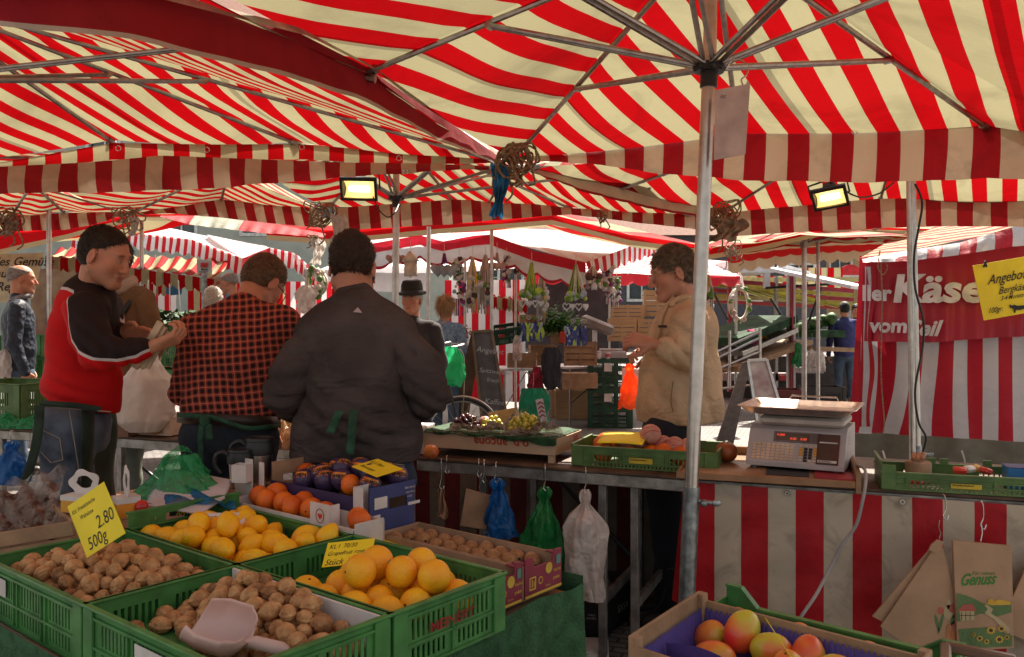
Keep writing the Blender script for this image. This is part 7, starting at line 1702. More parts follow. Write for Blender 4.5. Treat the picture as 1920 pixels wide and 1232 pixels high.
mb.build('landscape_print',[m_pr,m_pg,m_po,m_pb,m_py,mat('print_dark',(.05,.03,.02),rough=.7)],t,world=True,smooth=False)
mb=MB();s_hook(mb,P(1839,946,YB),.07);mb.tube([P(1841,985,YB-.01),P(1842,1000,YB-.015),P(1839,1015,YB-.02)],.0018,5);mb.build('hook',m_hookm,t,world=True)
t=thing('paper_bag','brown paper bags cut by the right picture edge','bag',P(1930,1130,YB));paper_poly(t,[(1935,1040),(1990,1050),(1985,1230),(1900,1190),(1899,1120)],YB+.01)
mb=MB();s_hook(mb,P(1940,960,YB),.07);mb.build('hook',m_hookm,t,world=True)
t=thing('plastic_wrapped_tray','dark tray edge wrapped in clear film at the bottom right corner','tray',P(1820,1222,2.0))
mb=MB();mb.beam(P(1773,1212,1.75),P(1905,1238,1.7),.02,.02,bev=.004);mb.beam(P(1773,1212,1.75),P(1775,1290,1.55),.02,.02,bev=.004);mb.build('tray_rim',mat('brown_card_dark',(.14,.08,.05),rough=.4),t,world=True)
eb_=thing('grape_box','black printed table grape box lying under the counter','box',G(1090,1206,0))
e0=G(1040,1200,0);e1=G(1133,1207,0)
MX=frame(e0,e1-e0);le=(e1-e0).length;hE=.17
mb=MB(MX);mb.box(0,le,0,.30,0.001,hE,bev=.003);mb.build('box_shell',mat('black_card',(.012,.012,.013),rough=.5),eb_,world=True)
mb=MB(MX);mb.text('EXSA',(le*.20,-.0015,hE*.60),(1,0,0),(0,0,1),.040,sx=.85,bold=.004);mb.text('TABLE',(le*.66,-.0015,hE*.72),(1,0,0),(0,0,1),.013,bold=.01);mb.text('GRAPES',(le*.64,-.0015,hE*.63),(1,0,0),(0,0,1),.013,bold=.01)
mb.text('4.5kg NET',(le*.22,-.0015,hE*.12),(1,0,0),(0,0,1),.010);mb.text('CLASS I',(le*.50,-.0015,hE*.12),(1,0,0),(0,0,1),.010);mb.text('120mm',(le*.76,-.0015,hE*.12),(1,0,0),(0,0,1),.010)
for k in range(4):mb.text('P.O. Box  Product of South Africa'[k*3:k*3+16],(le*.24,-.0015,hE*(.42-.07*k)),(1,0,0),(0,0,1),.007)
mb.tube(bez([(le*.32,-.002,hE*.45),(le*.5,-.002,hE*.56),(le*.62,-.002,hE*.60)],5),.001,4)
mb.build('lettering',mat('silver_print',(.5,.48,.46),rough=.6),eb_,world=True,smooth=False)
eb2=thing('grape_box','second black grape box behind, turned sideways with a grey bag on it','box',G(1150,1180,0));MX2=frame(G(1135,1196,0)+Vector((.02,.04,0)),(.5,.8,0));mb=MB(MX2);mb.box(0,.34,0,.26,.001,.19,bev=.003);mb.build('box_shell',MATS['black_card'],eb2,world=True)
mb=MB(MX2);mb.text('EXSA',(.10,-.0015,.07),(1,0,0),(0,0,1),.05);mb.build('lettering',MATS['silver_print'],eb2,world=True,smooth=False)
crumpled('limp grey plastic bag on the black grape boxes',Matrix.Translation(G(1095,1190,0)+Vector((0,.12,.17))),(.3,.22),9,film('grey_film',(.22,.19,.18),.8,.4,.5,.3),.10)
wbx=thing('white_box','upturned white polystyrene box at the floor under the counter','box',G(1080,1226,0));mb=MB(frame(G(1045,1246,0),(1,-.1,0)));mb.box(0,.22,0,.2,.001,.05,bev=.01);mb.build('box_shell',m_white,wbx,world=True)
mb=MB(frame(G(1045,1246,0),(1,-.1,0)));mb.tube([(.05,.03,.052),(.07,-.002,.056),(.13,-.002,.056),(.15,.03,.052)],.005,6);mb.build('grip',m_white,wbx,world=True)
mb=MB();mb.tube(bez([P(1262,1066,3.7),P(1250,1072,3.75),P(1248,1100,3.8),P(1236,1135,3.8),P(1205,1160,3.9),P(1190,1200,3.9)],6),.005,6);tag(mb.build('power_cable',m_cablek),'dark cable running down to the floor under the counter','cable')
mb=MB();mb.tube(bez([G(1175,1120,.02),G(1184,1165,.02),G(1188,1200,.02)],6),.010,6);tag(mb.build('cable',mat('cord_orange_plastic',(.5,.14,.02),rough=.5)),'orange cord on the floor beside the black boxes','cord')
def ML_(px,py,z):return G(px,py,z)
t=thing('plastic_crate','old olive crate at the left end of the left counter','crate',G(30,790,.86),R(-20));euro_crate(.5,.36,.24).build('crate_body',m_green2,t,smooth=False)
crumpled('bright green plastic bag lying on the left counter',Matrix.Translation(G(30,800,.86)),(.42,.2),4,m_gfilm,.05)
t=thing('cardboard_box','small printed cardboard box on the counter under the big white bag','box');MBx=frame(G(247,815,.856),(1,-.28,0));mb=MB(MBx);mb.box(0,.24,0,.2,0,.10,bev=.002);mb.build('box_shell',mat('light_card',(.46,.34,.26),rough=.8),t)
mb=MB(MBx);mb.text('BAYERN',(.10,-.0012,.012),(1,0,0),(0,0,1),.026,sx=1.0);mb.text('3 kg',(.03,-.0012,.055),(1,0,0),(0,0,1),.018);mb.build('lettering',m_ink,t,smooth=False)
t=thing('wooden_box','dark wooden box on the counter behind the man in the red jacket','box');mb=MB(frame(G(205,818,.856),(1,-.25,0)));mb.box(0,.115,0,.2,0,.012);mb.box(0,.115,0,.01,.012,.10);mb.box(0,.01,.01,.2,.012,.1);mb.box(.105,.115,.01,.2,.012,.1);mb.build('box_board',mat('dark_wood',(.16,.08,.045),rough=.7,bump=.3),t)
def big_bag(u,v):
 a=2*pi*u;w_=np.interp(v,[0,.12,.3,.6,.85,1],[14,26,44,54,55,34]);nn=lambda q,s_:abs(mnoise.noise(Vector((cos(a)*q,sin(a)*q,v*s_+3))));f=.94+.03*sin(5*a+v*5)+.14*nn(1.5,2.5)+.11*nn(3.2,6)+.07*nn(7,13)
 return P(277+cos(a)*w_*f-6*v,668+140*v,4.55)+Vector((0,sin(a)*w_/1600*4.5*.75*f,0))
t=thing('plastic_bag','large full white plastic bag standing on the left counter','bag',P(277,740,4.55));mb=MB();mb.grid(big_bag,90,46);mb.build('bag_film',mat('white_bag_film',(.72,.66,.60),rough=.35,var=.05,scale=7,bump=1,bscale=15,transl=.4),t,world=True,smooth=True)
mb=MB();mb.grid(lambda u,v:P(262+34*u,690-18*sin(u*pi)-20*v,4.45)+Vector((0,.02*sin(u*9),0)),12,5);mb.build('bag_handle',MATS['white_bag_film'],t,world=True,smooth=True)
crumpled('clear bag of bread rolls between the checked shirt and the sweatshirt',Matrix.Translation(G(540,835,.86)),(.34,.26),12,film('bread_film',(.55,.36,.2),.75,.2,.8,.2),.12)
br=blob('bread_roll',(.07,.04,.035),lambda d:.06*mnoise.noise(d*3),mat('bread',(.42,.22,.08),rough=.7,col2=(.3,.13,.04),scale=12));br.location=G(300,815,.858)+Vector((0,0,.03));tag(br,'pale bread roll beside the printed box under the white bag','bread')
# ground, buildings, far stalls
def paving():
 m,t,b=newmat('stone_paving');N=t.nodes;L=t.links
 tc=N.new('ShaderNodeTexCoord');br=N.new('ShaderNodeTexBrick');br.inputs['Scale'].default_value=4.5;br.inputs['Mortar Size'].default_value=.035;br.inputs['Mortar Smooth'].default_value=.3
 br.inputs['Color1'].default_value=(.17,.155,.15,1);br.inputs['Color2'].default_value=(.24,.22,.21,1);br.inputs['Mortar'].default_value=(.07,.062,.058,1);br.inputs['Brick Width'].default_value=.5
 mp=N.new('ShaderNodeMapping');mp.inputs['Rotation'].default_value=(0,0,.35);L.new(tc.outputs['Object'],mp.inputs[0]);L.new(mp.outputs[0],br.inputs['Vector'])
 nz=N.new('ShaderNodeTexNoise');nz.inputs['Scale'].default_value=1.3;nz.inputs['Detail'].default_value=6;L.new(tc.outputs['Object'],nz.inputs['Vector'])
 rp=N.new('ShaderNodeMapRange');rp.inputs[3].default_value=.6;rp.inputs[4].default_value=1.35;L.new(nz.outputs[0],rp.inputs[0])
 sc2=N.new('ShaderNodeVectorMath');sc2 .operation='SCALE';L.new(br.outputs[0],sc2 .inputs[0]);L.new(rp.outputs[0],sc2 .inputs['Scale']);L.new(sc2 .outputs[0],b.inputs['Base Color'])
 bp=N.new('ShaderNodeBump');bp.inputs['Strength'].default_value=.7;bp.inputs['Distance'].default_value=.02;L.new(br.outputs[1],bp.inputs['Height']);bp.invert=True;L.new(bp.outputs[0],b.inputs['Normal'])
 b.inputs['Roughness'].default_value=.75;return m
mb=MB();mb.grid(lambda u,v:Vector((-400+800*u,-60+900*v,0)),4,4);g_=mb.build('ground',paving(),smooth=False);g_['kind']='structure'
def facade(name,label,x0,x1,y,h,m,rows,wn,z0=3.4,dz=3.3,wh=1.7,ww=1.15,ry=0,depth=10,roof=True,cat='building'):
 t=thing(name,label,cat,((x0+x1)/2,y,0),ry);hw=(x1-x0)/2
 hs=[]
 for r in range(rows):
  for k in range(wn):
   x=2*hw*(k+.5)/wn;hs.append((x-ww/2,x+ww/2,z0+r*dz,z0+r*dz+wh))
 mb=MB();perf_panel(mb,(-hw,0,0),(1,0,0),2*hw,h,(0,-1,0),.3,hs);mb.box(-hw,hw,.31,depth,0,h-.01);mb.build('wall',m,t,smooth=False)
 for (a,b_,c,d) in hs:
  a-=hw;b_-=hw
  mb=MB();f_=.12
  mb.box(a-f_,b_+f_,-.05,-.001,c-f_,c-.001);mb.box(a-f_,b_+f_,-.05,-.001,d+.001,d+f_);mb.box(a-f_,a-.001,-.05,-.001,c-.0005,d+.0005);mb.box(b_+.001,b_+f_,-.05,-.001,c-.0005,d+.0005)
  mb.box((a+b_)/2-.03,(a+b_)/2+.03,.12,.16,c,d);mb.box(a,b_,.12,.16,c+wh*.62,c+wh*.66)
  wo=mb.build('window',mat('window_frame',(.7,.7,.68),rough=.5),t,smooth=False)
  mb=MB();mb.add([(a,.18,c),(b_,.18,c),(b_,.18,d),(a,.18,d)],[(0,1,2,3)]);mb.build('pane',mat('window_glass',(.05,.07,.08),rough=.08,spec=.8),wo,smooth=False)
 if roof:
  mb=MB();mb.add([(-hw-.3,-.5,h),(hw+.3,-.5,h),(hw+.3,depth+.5,h),(-hw-.3,depth+.5,h),(-hw,depth/2,h+4),(hw,depth/2,h+4)],[(0,1,5,4),(2,3,4,5),(1,2,5),(3,0,4),(3,2,1,0)]);mb.build('roof',mat('roof_tile',(.22,.09,.06),rough=.8),t,smooth=False)
 return t
facade('town_house','grey green rendered house with white framed windows behind the left stalls',-27,-2.5,34,12,mat('teal_render',(.40,.43,.38),rough=.85,var=.06,scale=2),3,8,z0=4.75)
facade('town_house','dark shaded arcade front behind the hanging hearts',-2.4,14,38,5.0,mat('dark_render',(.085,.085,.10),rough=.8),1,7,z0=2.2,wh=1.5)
facade('town_house','ochre plastered house with pale corner strips at the right',18,25.5,50,13,mat('ochre_render',(.52,.34,.17),rough=.85,var=.05),3,3,z0=4.2)
facade('town_house','slate coloured house beside the strip of trees',27.3,31.5,62,7.5,mat('slate_render',(.16,.20,.22),rough=.8),2,2,z0=2.6)
facade('town_house','pinkish grey rendered house behind the no entry sign',26.5,42,56,14,mat('pink_render',(.38,.31,.31),rough=.85,var=.05),3,6,z0=8.0)
def tree(label,x,y,h,r,seed):
 t=thing('tree',label,'tree',(x,y,0));rnd=random.Random(seed)
 mb=MB();mb.tube([(0,0,0),(.1,0,h*.5),(0,.1,h*.8)],[.25,.18,.06],8)
 for k in range(6):a=rnd.uniform(0,6.3);mb.tube([(.05,0,h*(.4+.06*k)),(cos(a)*r*.7,sin(a)*r*.7,h*(.55+.06*k))],[.08,.02],6)
 mb.build('trunk',mat('bark',(.08,.06,.045),rough=.9),t)
 mb=MB();cl=[(rnd.gauss(0,r*.5),rnd.gauss(0,r*.5),h*.72+rnd.gauss(0,h*.14),rnd.uniform(.4,.9)*r*.5) for _ in range(26)]
 for k in range(3800):
  c=rnd.choice(cl);d=Vector((rnd.gauss(0,1),rnd.gauss(0,1),rnd.gauss(0,1))).normalized()*c[3]*rnd.random()**.4;p=Vector(c[:3])+d;a=Vector((rnd.gauss(0,1),rnd.gauss(0,1),rnd.gauss(0,1))).normalized()*.17;b_=a.orthogonal().normalized()*.10
  mb.add([p-a,p+b_,p+a,p-b_],[(0,1,2,3)])
 mb.build('crown',mat('spring_leaf',(.16,.22,.04),rough=.6,var=.4,scale=3,transl=.4),t,smooth=False)
tree('bright green spring tree between the far houses at the right',23.6,60,9,3.0,5)
ns=thing('no_entry_sign','round red no entry sign with a white bar above the awning','sign',P(1594,520,22))
c=P(1594,520,22);mb=MB(Matrix.Translation(c)@Matrix.Rotation(R(90),4,'X'));mb.lathe([(0,.02),(.33,.02),(.33,0),(0,0)],32);mb.build('disc',mat('sign_red',(.62,.02,.03),rough=.4),ns,world=True,smooth=False)
mb=MB();mb.box(c.x-.24,c.x+.24,21.975,21.978,c.z-.055,c.z+.055);mb.build('white_bar',m_white,ns,world=True,smooth=False)
mb=MB();mb.tube([(c.x,22.05,0),(c.x,22.05,c.z+.3)],.035,10);mb.build('post',m_galv,ns,world=True)
def stall_roof(name,label,apex,loop,bdir,per,vals,m=None,vm_=None,posts=(),cat='market stall',pr=.022,sag=.05):
 t=thing(name,label,cat,(apex[0],apex[1],0))
 canopy_mesh(apex,loop,bdir,loop[0],per,sag=sag,n=8).build('canopy',m or m_canw,t,world=True,smooth=True)
 for (top,bot,bd,pe,us,sc_,n_) in vals:
  valance_mesh(top,bot,bd,top[0],pe,usol=us,scal=sc_,scaln=n_,ripple=.02,nu=n_*8,nv=4,seed=len(top)).build('valance',vm_ or m or m_canw,t,world=True,smooth=True)
 for p in posts:
  mb=MB();mb.tube([(p[0],p[1],0),(p[0],p[1],p[2])],pr,10);mb.build('post',m_alu,t,world=True)
 return t
def PL(l,Y):return [P(a,b_,Y if not isinstance(Y,(list,tuple)) else Y[i]) for i,(a,b_) in enumerate(l)]
m_top=stripe_mat('sunlit_top',(.84,.66,.66),(.86,.87,.88),transl=.45,dirt=.06,wr=.2)  # stripes paled nearly to white: sun glare on the roofs put into the colour
m_hv=stripe_mat('heart_valance',(.50,.02,.04),(.50,.02,.04),transl=.3,dirt=.1,hem=(.0,.0,(.1,.1,.1)))
m_hw=stripe_mat('white_band_valance',(.66,.72,.76),(.66,.72,.76),transl=.3,dirt=.1,hem=(0,.028,(.38,.02,.04)))
e1_=PL([(690,458),(787,441),(830,453),(888,442),(918,440),(1000,470),(1098,492)],[11.2,11.2,11.2,11.1,11,10.6,10.2])
e2_=[p+Vector((0,-.04,-.13)) for p in e1_];e3_=[p+Vector((0,-.06,-.29)) for p in e1_]
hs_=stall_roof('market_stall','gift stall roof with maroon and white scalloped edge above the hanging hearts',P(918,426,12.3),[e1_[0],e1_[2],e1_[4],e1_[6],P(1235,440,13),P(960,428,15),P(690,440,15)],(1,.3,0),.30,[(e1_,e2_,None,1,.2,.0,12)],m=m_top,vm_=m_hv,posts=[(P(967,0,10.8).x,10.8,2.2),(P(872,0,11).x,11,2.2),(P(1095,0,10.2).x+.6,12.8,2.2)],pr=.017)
valance_mesh(e2_,e3_,usol=.2,scal=.07,scaln=9,ripple=.03,nu=90,nv=4,seed=3).build('valance',m_hw,hs_,world=True,smooth=True)
s1_=[P(1098,492,10.2),P(1160,470,11),P(1235,440,12.6)];s2_=[P(1104,508,10.2),P(1160,496,11),P(1235,470,12.6)]
valance_mesh(s1_,s2_,(.5,1,0),s1_[0],.22,scal=.05,scaln=8,ripple=.03,nu=64,nv=4).build('valance',m_canw,hs_,world=True,smooth=True)
stall_roof('market_stall','sunlit white and red striped stall roof between the hearts and the tan jacket',P(1190,478,15.5),PL([(985,508),(1180,512),(1390,520),(1370,490),(1100,480)],[13,13,13,17,17]),(0,.4,1),.16,[(PL([(985,508),(1180,514),(1388,518)],13),PL([(985,527),(1180,530),(1388,532)],12.9),None,1,.2,.05,12),(PL([(1372,490),(1392,518)],[15,13]),PL([(1374,510),(1396,536)],[15,13]),(0,1,0),.3,None,.04,4)],posts=[(P(1380,0,13).x,13,2.0)])
v1=PL([(1365,476),(1470,462),(1560,455),(1660,452)],10.4)
u11=stall_roof('market_umbrella','cream edged scalloped umbrella on a thin pole right of the tan jacket',P(1508,425,9.6),[P(1330,462,8.8),P(1500,440,8.6),P(1700,440,8.8),P(1700,452,10.5)]+v1[::-1],(0,1,0),.3,[(v1,[p+Vector((0,0,-.20)) for p in v1],(0,0,1),.2,None,.05,10)],m=m_can,vm_=stripe_mat('cream_valance',(.70,.60,.42),(.70,.60,.42),transl=.55,dirt=.2,hem=(.1,.17,(.68,.03,.03))),posts=[(P(1508,0,9.6).x,9.6,2.6)],pr=.027,cat='umbrella')
mb=MB();h_=P(1508,455,9.6)
for dx,dy in ((-1.1,-.8),(-.5,.7),(.5,.7),(1.2,-.8)):mb.tube([h_,h_+Vector((dx*.6,dy*.6,.13))],.012,6)
mb.tube([h_-Vector((0,0,.06)),h_+Vector((0,0,.03))],.045,12);mb.build('hub',m_aludk,u11,world=True)
va=PL([(135,448),(250,436),(360,449),(455,484)],[12,11.6,11.2,10.8]);vb=[p+Vector((0,-.03,-.18)) for p in va]
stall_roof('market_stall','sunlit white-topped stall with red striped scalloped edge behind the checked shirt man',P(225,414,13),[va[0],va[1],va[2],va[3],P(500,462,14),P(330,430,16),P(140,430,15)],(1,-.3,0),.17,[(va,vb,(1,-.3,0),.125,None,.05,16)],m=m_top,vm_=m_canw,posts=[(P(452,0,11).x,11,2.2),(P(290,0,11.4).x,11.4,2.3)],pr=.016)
va=PL([(455,484),(505,464),(550,474),(592,508)],[10.8,11.4,11.2,10.8]);vb=[p+Vector((0,-.03,-.17)) for p in va]
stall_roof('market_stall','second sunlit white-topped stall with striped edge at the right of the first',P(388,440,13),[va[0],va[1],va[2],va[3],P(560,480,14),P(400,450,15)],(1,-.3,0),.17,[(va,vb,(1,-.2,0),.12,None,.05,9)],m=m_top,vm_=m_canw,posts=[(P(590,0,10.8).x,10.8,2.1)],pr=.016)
def awning(label,a,b,c,d,per,Y1,Y2,scal=.04,bd=(1,-.2,0)):
 t=thing('striped_awning',label,'awning',P((a[0]+b[0])/2,a[1],Y1));A,B_,C_,D_=P(*a,Y2),P(*b,Y2),P(*c,Y1),P(*d,Y1)
 mb=MB();mb.grid(lambda u,v:A.lerp(B_,u).lerp(D_.lerp(C_,u),v)+Vector((0,0,-.05*sin(v*pi)+.02*sin(u*40))),40,10,lambda u,v:(u*(B_-A).length/per+.6*v,v));mb.build('cloth',m_can,t,world=True,smooth=True)
 valance_mesh([D_,C_],[D_+Vector((0,0,-.13)),C_+Vector((0,0,-.13))],bd,D_,per,scal=scal,scaln=9,nu=72,nv=3).build('valance',m_can,t,world=True,smooth=True);return t
awning('striped yellow awning sloping down behind the checked shirt man',(235,478),(430,488),(405,524),(225,500),.16,9.6,11)
awning('small red and cream awning left of the first sunlit stall',(110,466),(235,462),(238,492),(85,480),.17,9.8,11)
awning('low striped awning above the green signs',(222,516),(312,520),(312,532),(218,530),.11,11.5,12.4)
awning('distant striped awning under the right end of the hearts',(925,545),(985,548),(988,566),(922,556),.14,11.6,12.6)
def wallcloth(label,a,b,ztop,zbot,per,m=None,Yt=None):
 a=Vector(a);b=Vector(b);t=thing('striped_screen',label,'cloth wall',((a.x+b.x)/2,(a.y+b.y)/2,0));L_=(b-a).length
 mb=MB();mb.grid(lambda u,v:a.lerp(b,u)+Vector((0,.03*sin(u*L_*14+2*v)*v,ztop-(ztop-zbot)*v)),max(10,int(L_*20)),6,lambda u,v:(u*L_/per,v));mb.build('cloth',m or m_canw,t,world=True,smooth=True);return t
def W0(px,Y):return ((px-960)/F0*Y,Y,0)
m_wallw=stripe_mat('wall_cloth',(.56,.012,.025),(.74,.78,.82),transl=.3,dirt=.15,wr=.25)
wallcloth('red and white striped screen behind the hanging hearts',W0(834,12.4),W0(985,12.2),2.0,.25,.20,m_wallw)
wallcloth('red and cream striped screen beside the asparagus sign',W0(352,12.3),W0(395,12.2),2.0,.4,.20,m_can)
wallcloth('red and white striped screen left of the green signs',W0(262,12.6),W0(330,12.5),2.0,.3,.20,m_wallw)
wallcloth('long striped screen behind the checked shirt man',W0(395,13.2),W0(640,13.0),2.0,.3,.21,m_can)
wallcloth('striped screen glimpsed behind the white hanging bag',W0(535,11.6),W0(622,11.6),1.95,.4,.14,m_wallw)
wallcloth('striped awning strip at the back of the greengrocer truck',W0(1480,20),W0(1580,20),2.6,2.1,.30,m_can)
wallcloth('striped strip low behind the greengrocer truck',W0(1395,21),W0(1475,21),2.45,2.0,.32,m_can)
stall_roof('market_stall','low white stall roof behind the man with the hat',P(700,492,16),PL([(600,505),(800,512),(1000,500),(960,488),(650,480)],[13,12.6,14,18,18]),(0,1,1),50,[(PL([(600,505),(700,510),(800,513)],13),PL([(600,540),(700,546),(800,550)],13),None,1,.8,.0,6)],m=stripe_mat('white_roof',(.76,.78,.8),(.76,.78,.8),transl=.3,dirt=.1))
def panel(name,label,pts,Y,m,txt=(),cat='sign',th=.01,tm=None,slant=0):
 t=thing(name,label,cat,P(pts[0][0],pts[0][1],Y));n=len(pts);f=[P(a,b_,Y+slant*(a-pts[0][0])) for a,b_ in pts];k=[p+Vector((0,th,0)) for p in f]
 mb=MB();mb.add(f+k,[tuple(range(n-1,-1,-1)),tuple(range(n,2*n))]+[(i,(i+1)%n,(i+1)%n+n,i+n) for i in range(n)]);mb.build('panel',m,t,world=True,smooth=False)
 if txt:
  mb=MB()
  for (s_,px,py,hpx,sh,bo) in txt:mb.text(s_,P(px,py,Y+slant*(px-pts[0][0])-.006),(1,slant*F0/Y*.0,-.0),(0,0,1),hpx/F0*Y*1.35,shear=sh,bold=bo)
  mb.build('lettering',tm or m_ink,t,world=True,smooth=False)
 return t
m_crsign=mat('cream_banner',(.62,.56,.36),rough=.8,var=.1,transl=.2)
panel('cloth_banner','cream cloth banner with black script about vegetables at the left edge',[(-60,478),(82,474),(62,560),(-60,575)],9.2,m_crsign,[('les Gemüse',-8,498,17,.35,.01),('aus der',-10,520,17,.35,.01),('Region',-8,545,17,.35,.01)],cat='banner')
gs=panel('stall_sign','small grey sign with red wavy mark on a post above the checked shirt man',[(369,486),(397,488),(397,513),(369,512)],9.4,mat('grey_sign',(.40,.38,.36),rough=.6),[('Markt',377,507,4,0,.02),('Nürnberg',373,511,3,0,.02)])
mb=MB()
for k in range(3):mb.tube([P(376+i*1.2,494+3*k+1.2*sin(i*1.2),9.38) for i in range(12)],.006,4)
mb.build('wave_mark',m_rprint,gs,world=True);mb=MB();mb.tube([(P(383,0,9.44).x,9.44,0),P(383,512,9.44)],.03,8);mb.build('post',m_galv,gs,world=True)
panel('asparagus_sign','white sign with red script for Franconian asparagus',[(384,517),(420,519),(418,560),(382,560)],10.4,mat('sign_cream',(.55,.45,.40),rough=.7),[('Fränkischer',385,533,7,.3,.03),('Spargel',386,550,9,.3,.03)],tm=m_rprint)
panel('green_sign','upper green sign on the far screen',[(268,534),(288,535),(288,543),(268,543)],12.3,mat('sign_green',(.04,.2,.1),rough=.6))
panel('green_sign','lower pale green poster on the far screen',[(269,558),(286,559),(285,586),(268,585)],12.3,mat('sign_green2',(.14,.28,.16),rough=.6))
panel('blue_bag_display','blue and green carrier bag hung at the far stall',[(312,534),(342,534),(340,552),(318,554),(311,550)],10.8,mat('blue_cloth',(.02,.16,.36),rough=.5),cat='bag')
panel('stall_interior','brown stall counter front behind the man in the quilted jacket',[(60,505),(150,500),(150,640),(55,640)],11.5,mat('brown_stall',(.17,.08,.05),rough=.7,col2=(.32,.22,.12),scale=3),cat='stall front',th=.4)
panel('stall_backdrop_board','dark back board of the gift stall behind the pendants',[(990,520),(1160,520),(1160,720),(990,720)],13.6,mat('dark_board',(.05,.05,.055),rough=.8),cat='board',th=.05)
for k,(a,b_) in enumerate(((278,545),(318,552),(334,545))):
 mb=MB();mb.tube([P(a,b_-20,8.4),P(b_ if k==9 else a-8+10*k,690,8.4)],.006,5);o=mb.build('tent_cord',m_white);tag(o,('left','middle','right')[k]+' one of three white guy cords by the green vegetable crates','cord')
ks=thing('cheese_stall','cheese stall with striped side curtain, red banner and striped awning at the right','market stall',P(1770,700,7.6))
kA=Vector(((1612-960)/F0*8.0,8.0,0));kB=Vector(((2010-960)/F0*7.2,7.2,0));kd=(kB-kA);kl=kd.length;kd=kd.normalized()
m_kase=stripe_mat('curtain_cloth',(.42,.012,.028),(.55,.54,.56),transl=.12,dirt=.2,wr=.4,rough=.45)
kz=lambda px,py,Y:1.5-(py-HZ)/F0*Y
def kc(u,v):
 p=kA.lerp(kB,u);x=u*kl
 g=.055*sin(x*17+1.5*sin(v*3))*(.3+.7*v)*max(.25,1-1.3*u)
 return p+Vector((-.12*v*(1-u)**6,-g,2.05-(2.05-.40)*v))
mb=MB();mb.grid(kc,140,24,lambda u,v:(u*kl/.225+.3*sin(u*9+v*5)*v*max(0,1-1.6*u)+.5*v*max(0,1-2*u),v));mb.build('curtain',m_kase,ks,world=True,smooth=True)
mb=MB();mb.grid(lambda u,v:kc(u,1)+Vector((0,-.004+.02*sin(u*20)*v,-.0-.28*v+.06*max(0,.7-u)*v)),60,3);mb.build('curtain_hem',mat('khaki_pvc',(.17,.165,.125),rough=.5,var=.1,bump=.2,bscale=12),ks,world=True,smooth=True)
bt=[P(1626,478,7.85),P(1750,474,7.65),P(1850,462,7.45),P(1990,440,7.1)];bb_=[P(1622,640,7.80),P(1750,642,7.60),P(1850,634,7.40),P(1990,628,7.05)]
vmb=valance_mesh(bt,bb_,usol=.2,ripple=.02,nu=60,nv=10,seed=5);vmb.build('banner',mat('banner_red',(.36,.012,.035),rough=.4,var=.08,scale=2,bump=.25,bscale=4),ks,world=True,smooth=True)
mb=MB();up=(0,0,1);rt2=(P(1850,560,7.35)-P(1626,560,7.75)).normalized()
for (s_,px,py,h,sh,sx_) in (('ller',1616,563,31,0,.95),('Käse',1672,565,54,.12,1.10),('vom',1630,622,28,.1,1.0),('Seil',1702,628,30,.35,.95)):
 mb.text(s_,P(px,py,7.80-(px-1626)*.00175-.05),rt2,up,h/F0*7.6*1.32,shear=sh,bold=.035,sx=sx_)
mb.build('lettering',mat('banner_white',(.62,.6,.64),rough=.6),ks,world=True,smooth=False)
mb=MB();at=[P(1616,486,7.7),P(1700,470,7.6),P(1800,455,7.4),P(1900,425,7.2),P(1990,412,7.0)];ab_=[P(1618,492,7.6),P(1700,490,7.5),P(1800,478,7.3),P(1900,462,7.1),P(1990,455,6.9)]
valance_mesh(at,ab_,kd,at[0],.26,ripple=.02,nu=70,nv=4).build('awning_valance',m_kase,ks,world=True,smooth=True)
canopy_mesh(P(1830,418,8.6),[P(1612,484,7.75),P(1800,450,7.45),P(1990,410,7.05),P(2000,420,9.5),P(1700,430,9.8)],(.8,.6,0),at[0],.22,sag=.02,n=8).build('awning',m_can,ks,world=True,smooth=True)
mb=MB();mb.grid(lambda u,v:P(1618+22*u-6*v+4*sin(v*12)*u,500+300*v,7.9-.15*u),5,20,lambda u,v:(u*1.1+.3,v));mb.build('red_drape',m_kase,ks,world=True,smooth=True)
mb=MB();mb.tube(bez([P(1650,470,7.6),P(1646,500,7.6),P(1656,515,7.6),P(1664,500,7.6),P(1652,490,7.6),P(1654,560,7.6),P(1652,700,7.55),P(1658,790,7.55),P(1655,812,7.55)],6),.006,5);mb.build('cord',m_rope,ks,world=True)
mb=MB();mb.box(0,kl,.3,1.8,.02,.25,frame(kA,kd));mb.build('base_box',mat('stall_floor',(.07,.045,.035),rough=.8),ks,world=True)
mb=MB()
for px in (1655,1803):q=P(px,845,7.4);mb.tube(bez([q,q+Vector((.01,-.02,-.06)),q+Vector((.03,0,-.12))],4),.008,6)
mb.build('curtain_hook',m_white,ks,world=True)
yc=thing('offer_card','large yellow offer card for mountain cheese pegged to the red banner','price card',P(1880,540,6.9));cy=[(1842,601),(1926,588),(1960,480),(1822,496),(1826,512)]
mb=MB();f=[P(a,b_,6.95) for a,b_ in ((1845,601),(1962,580),(1962,474),(1824,498))];mb.add(f+[p+Vector((0,.006,0)) for p in f],[(3,2,1,0),(4,5,6,7),(0,1,5,4),(1,2,6,5),(2,3,7,6),(3,0,4,7)]);mb.build('card',m_yel,yc,world=True,smooth=False)
mb=MB();r_=f[1]-f[0]
for (s_,px,py,h) in (('Angebot',1852,534,20),('Bergkäse',1872,552,15),('3-4 Monate',1876,564,9),('100gr.',1852,588,11)):mb.text(s_,P(px,py,6.94),r_,(0.04,0,1),h/F0*6.95*1.3,shear=.3,sx=.8,bold=.006)
cow=[(0,5),(4,8),(9,6),(14,8),(30,7),(34,10),(34,22),(31,22),(31,15),(24,15),(22,17),(12,17),(11,23),(8,23),(8,15),(5,13),(0,12)]
mb.add([P(1893+a,566+b_*.9,6.938) for a,b_ in cow],[tuple(range(len(cow)-1,-1,-1))])
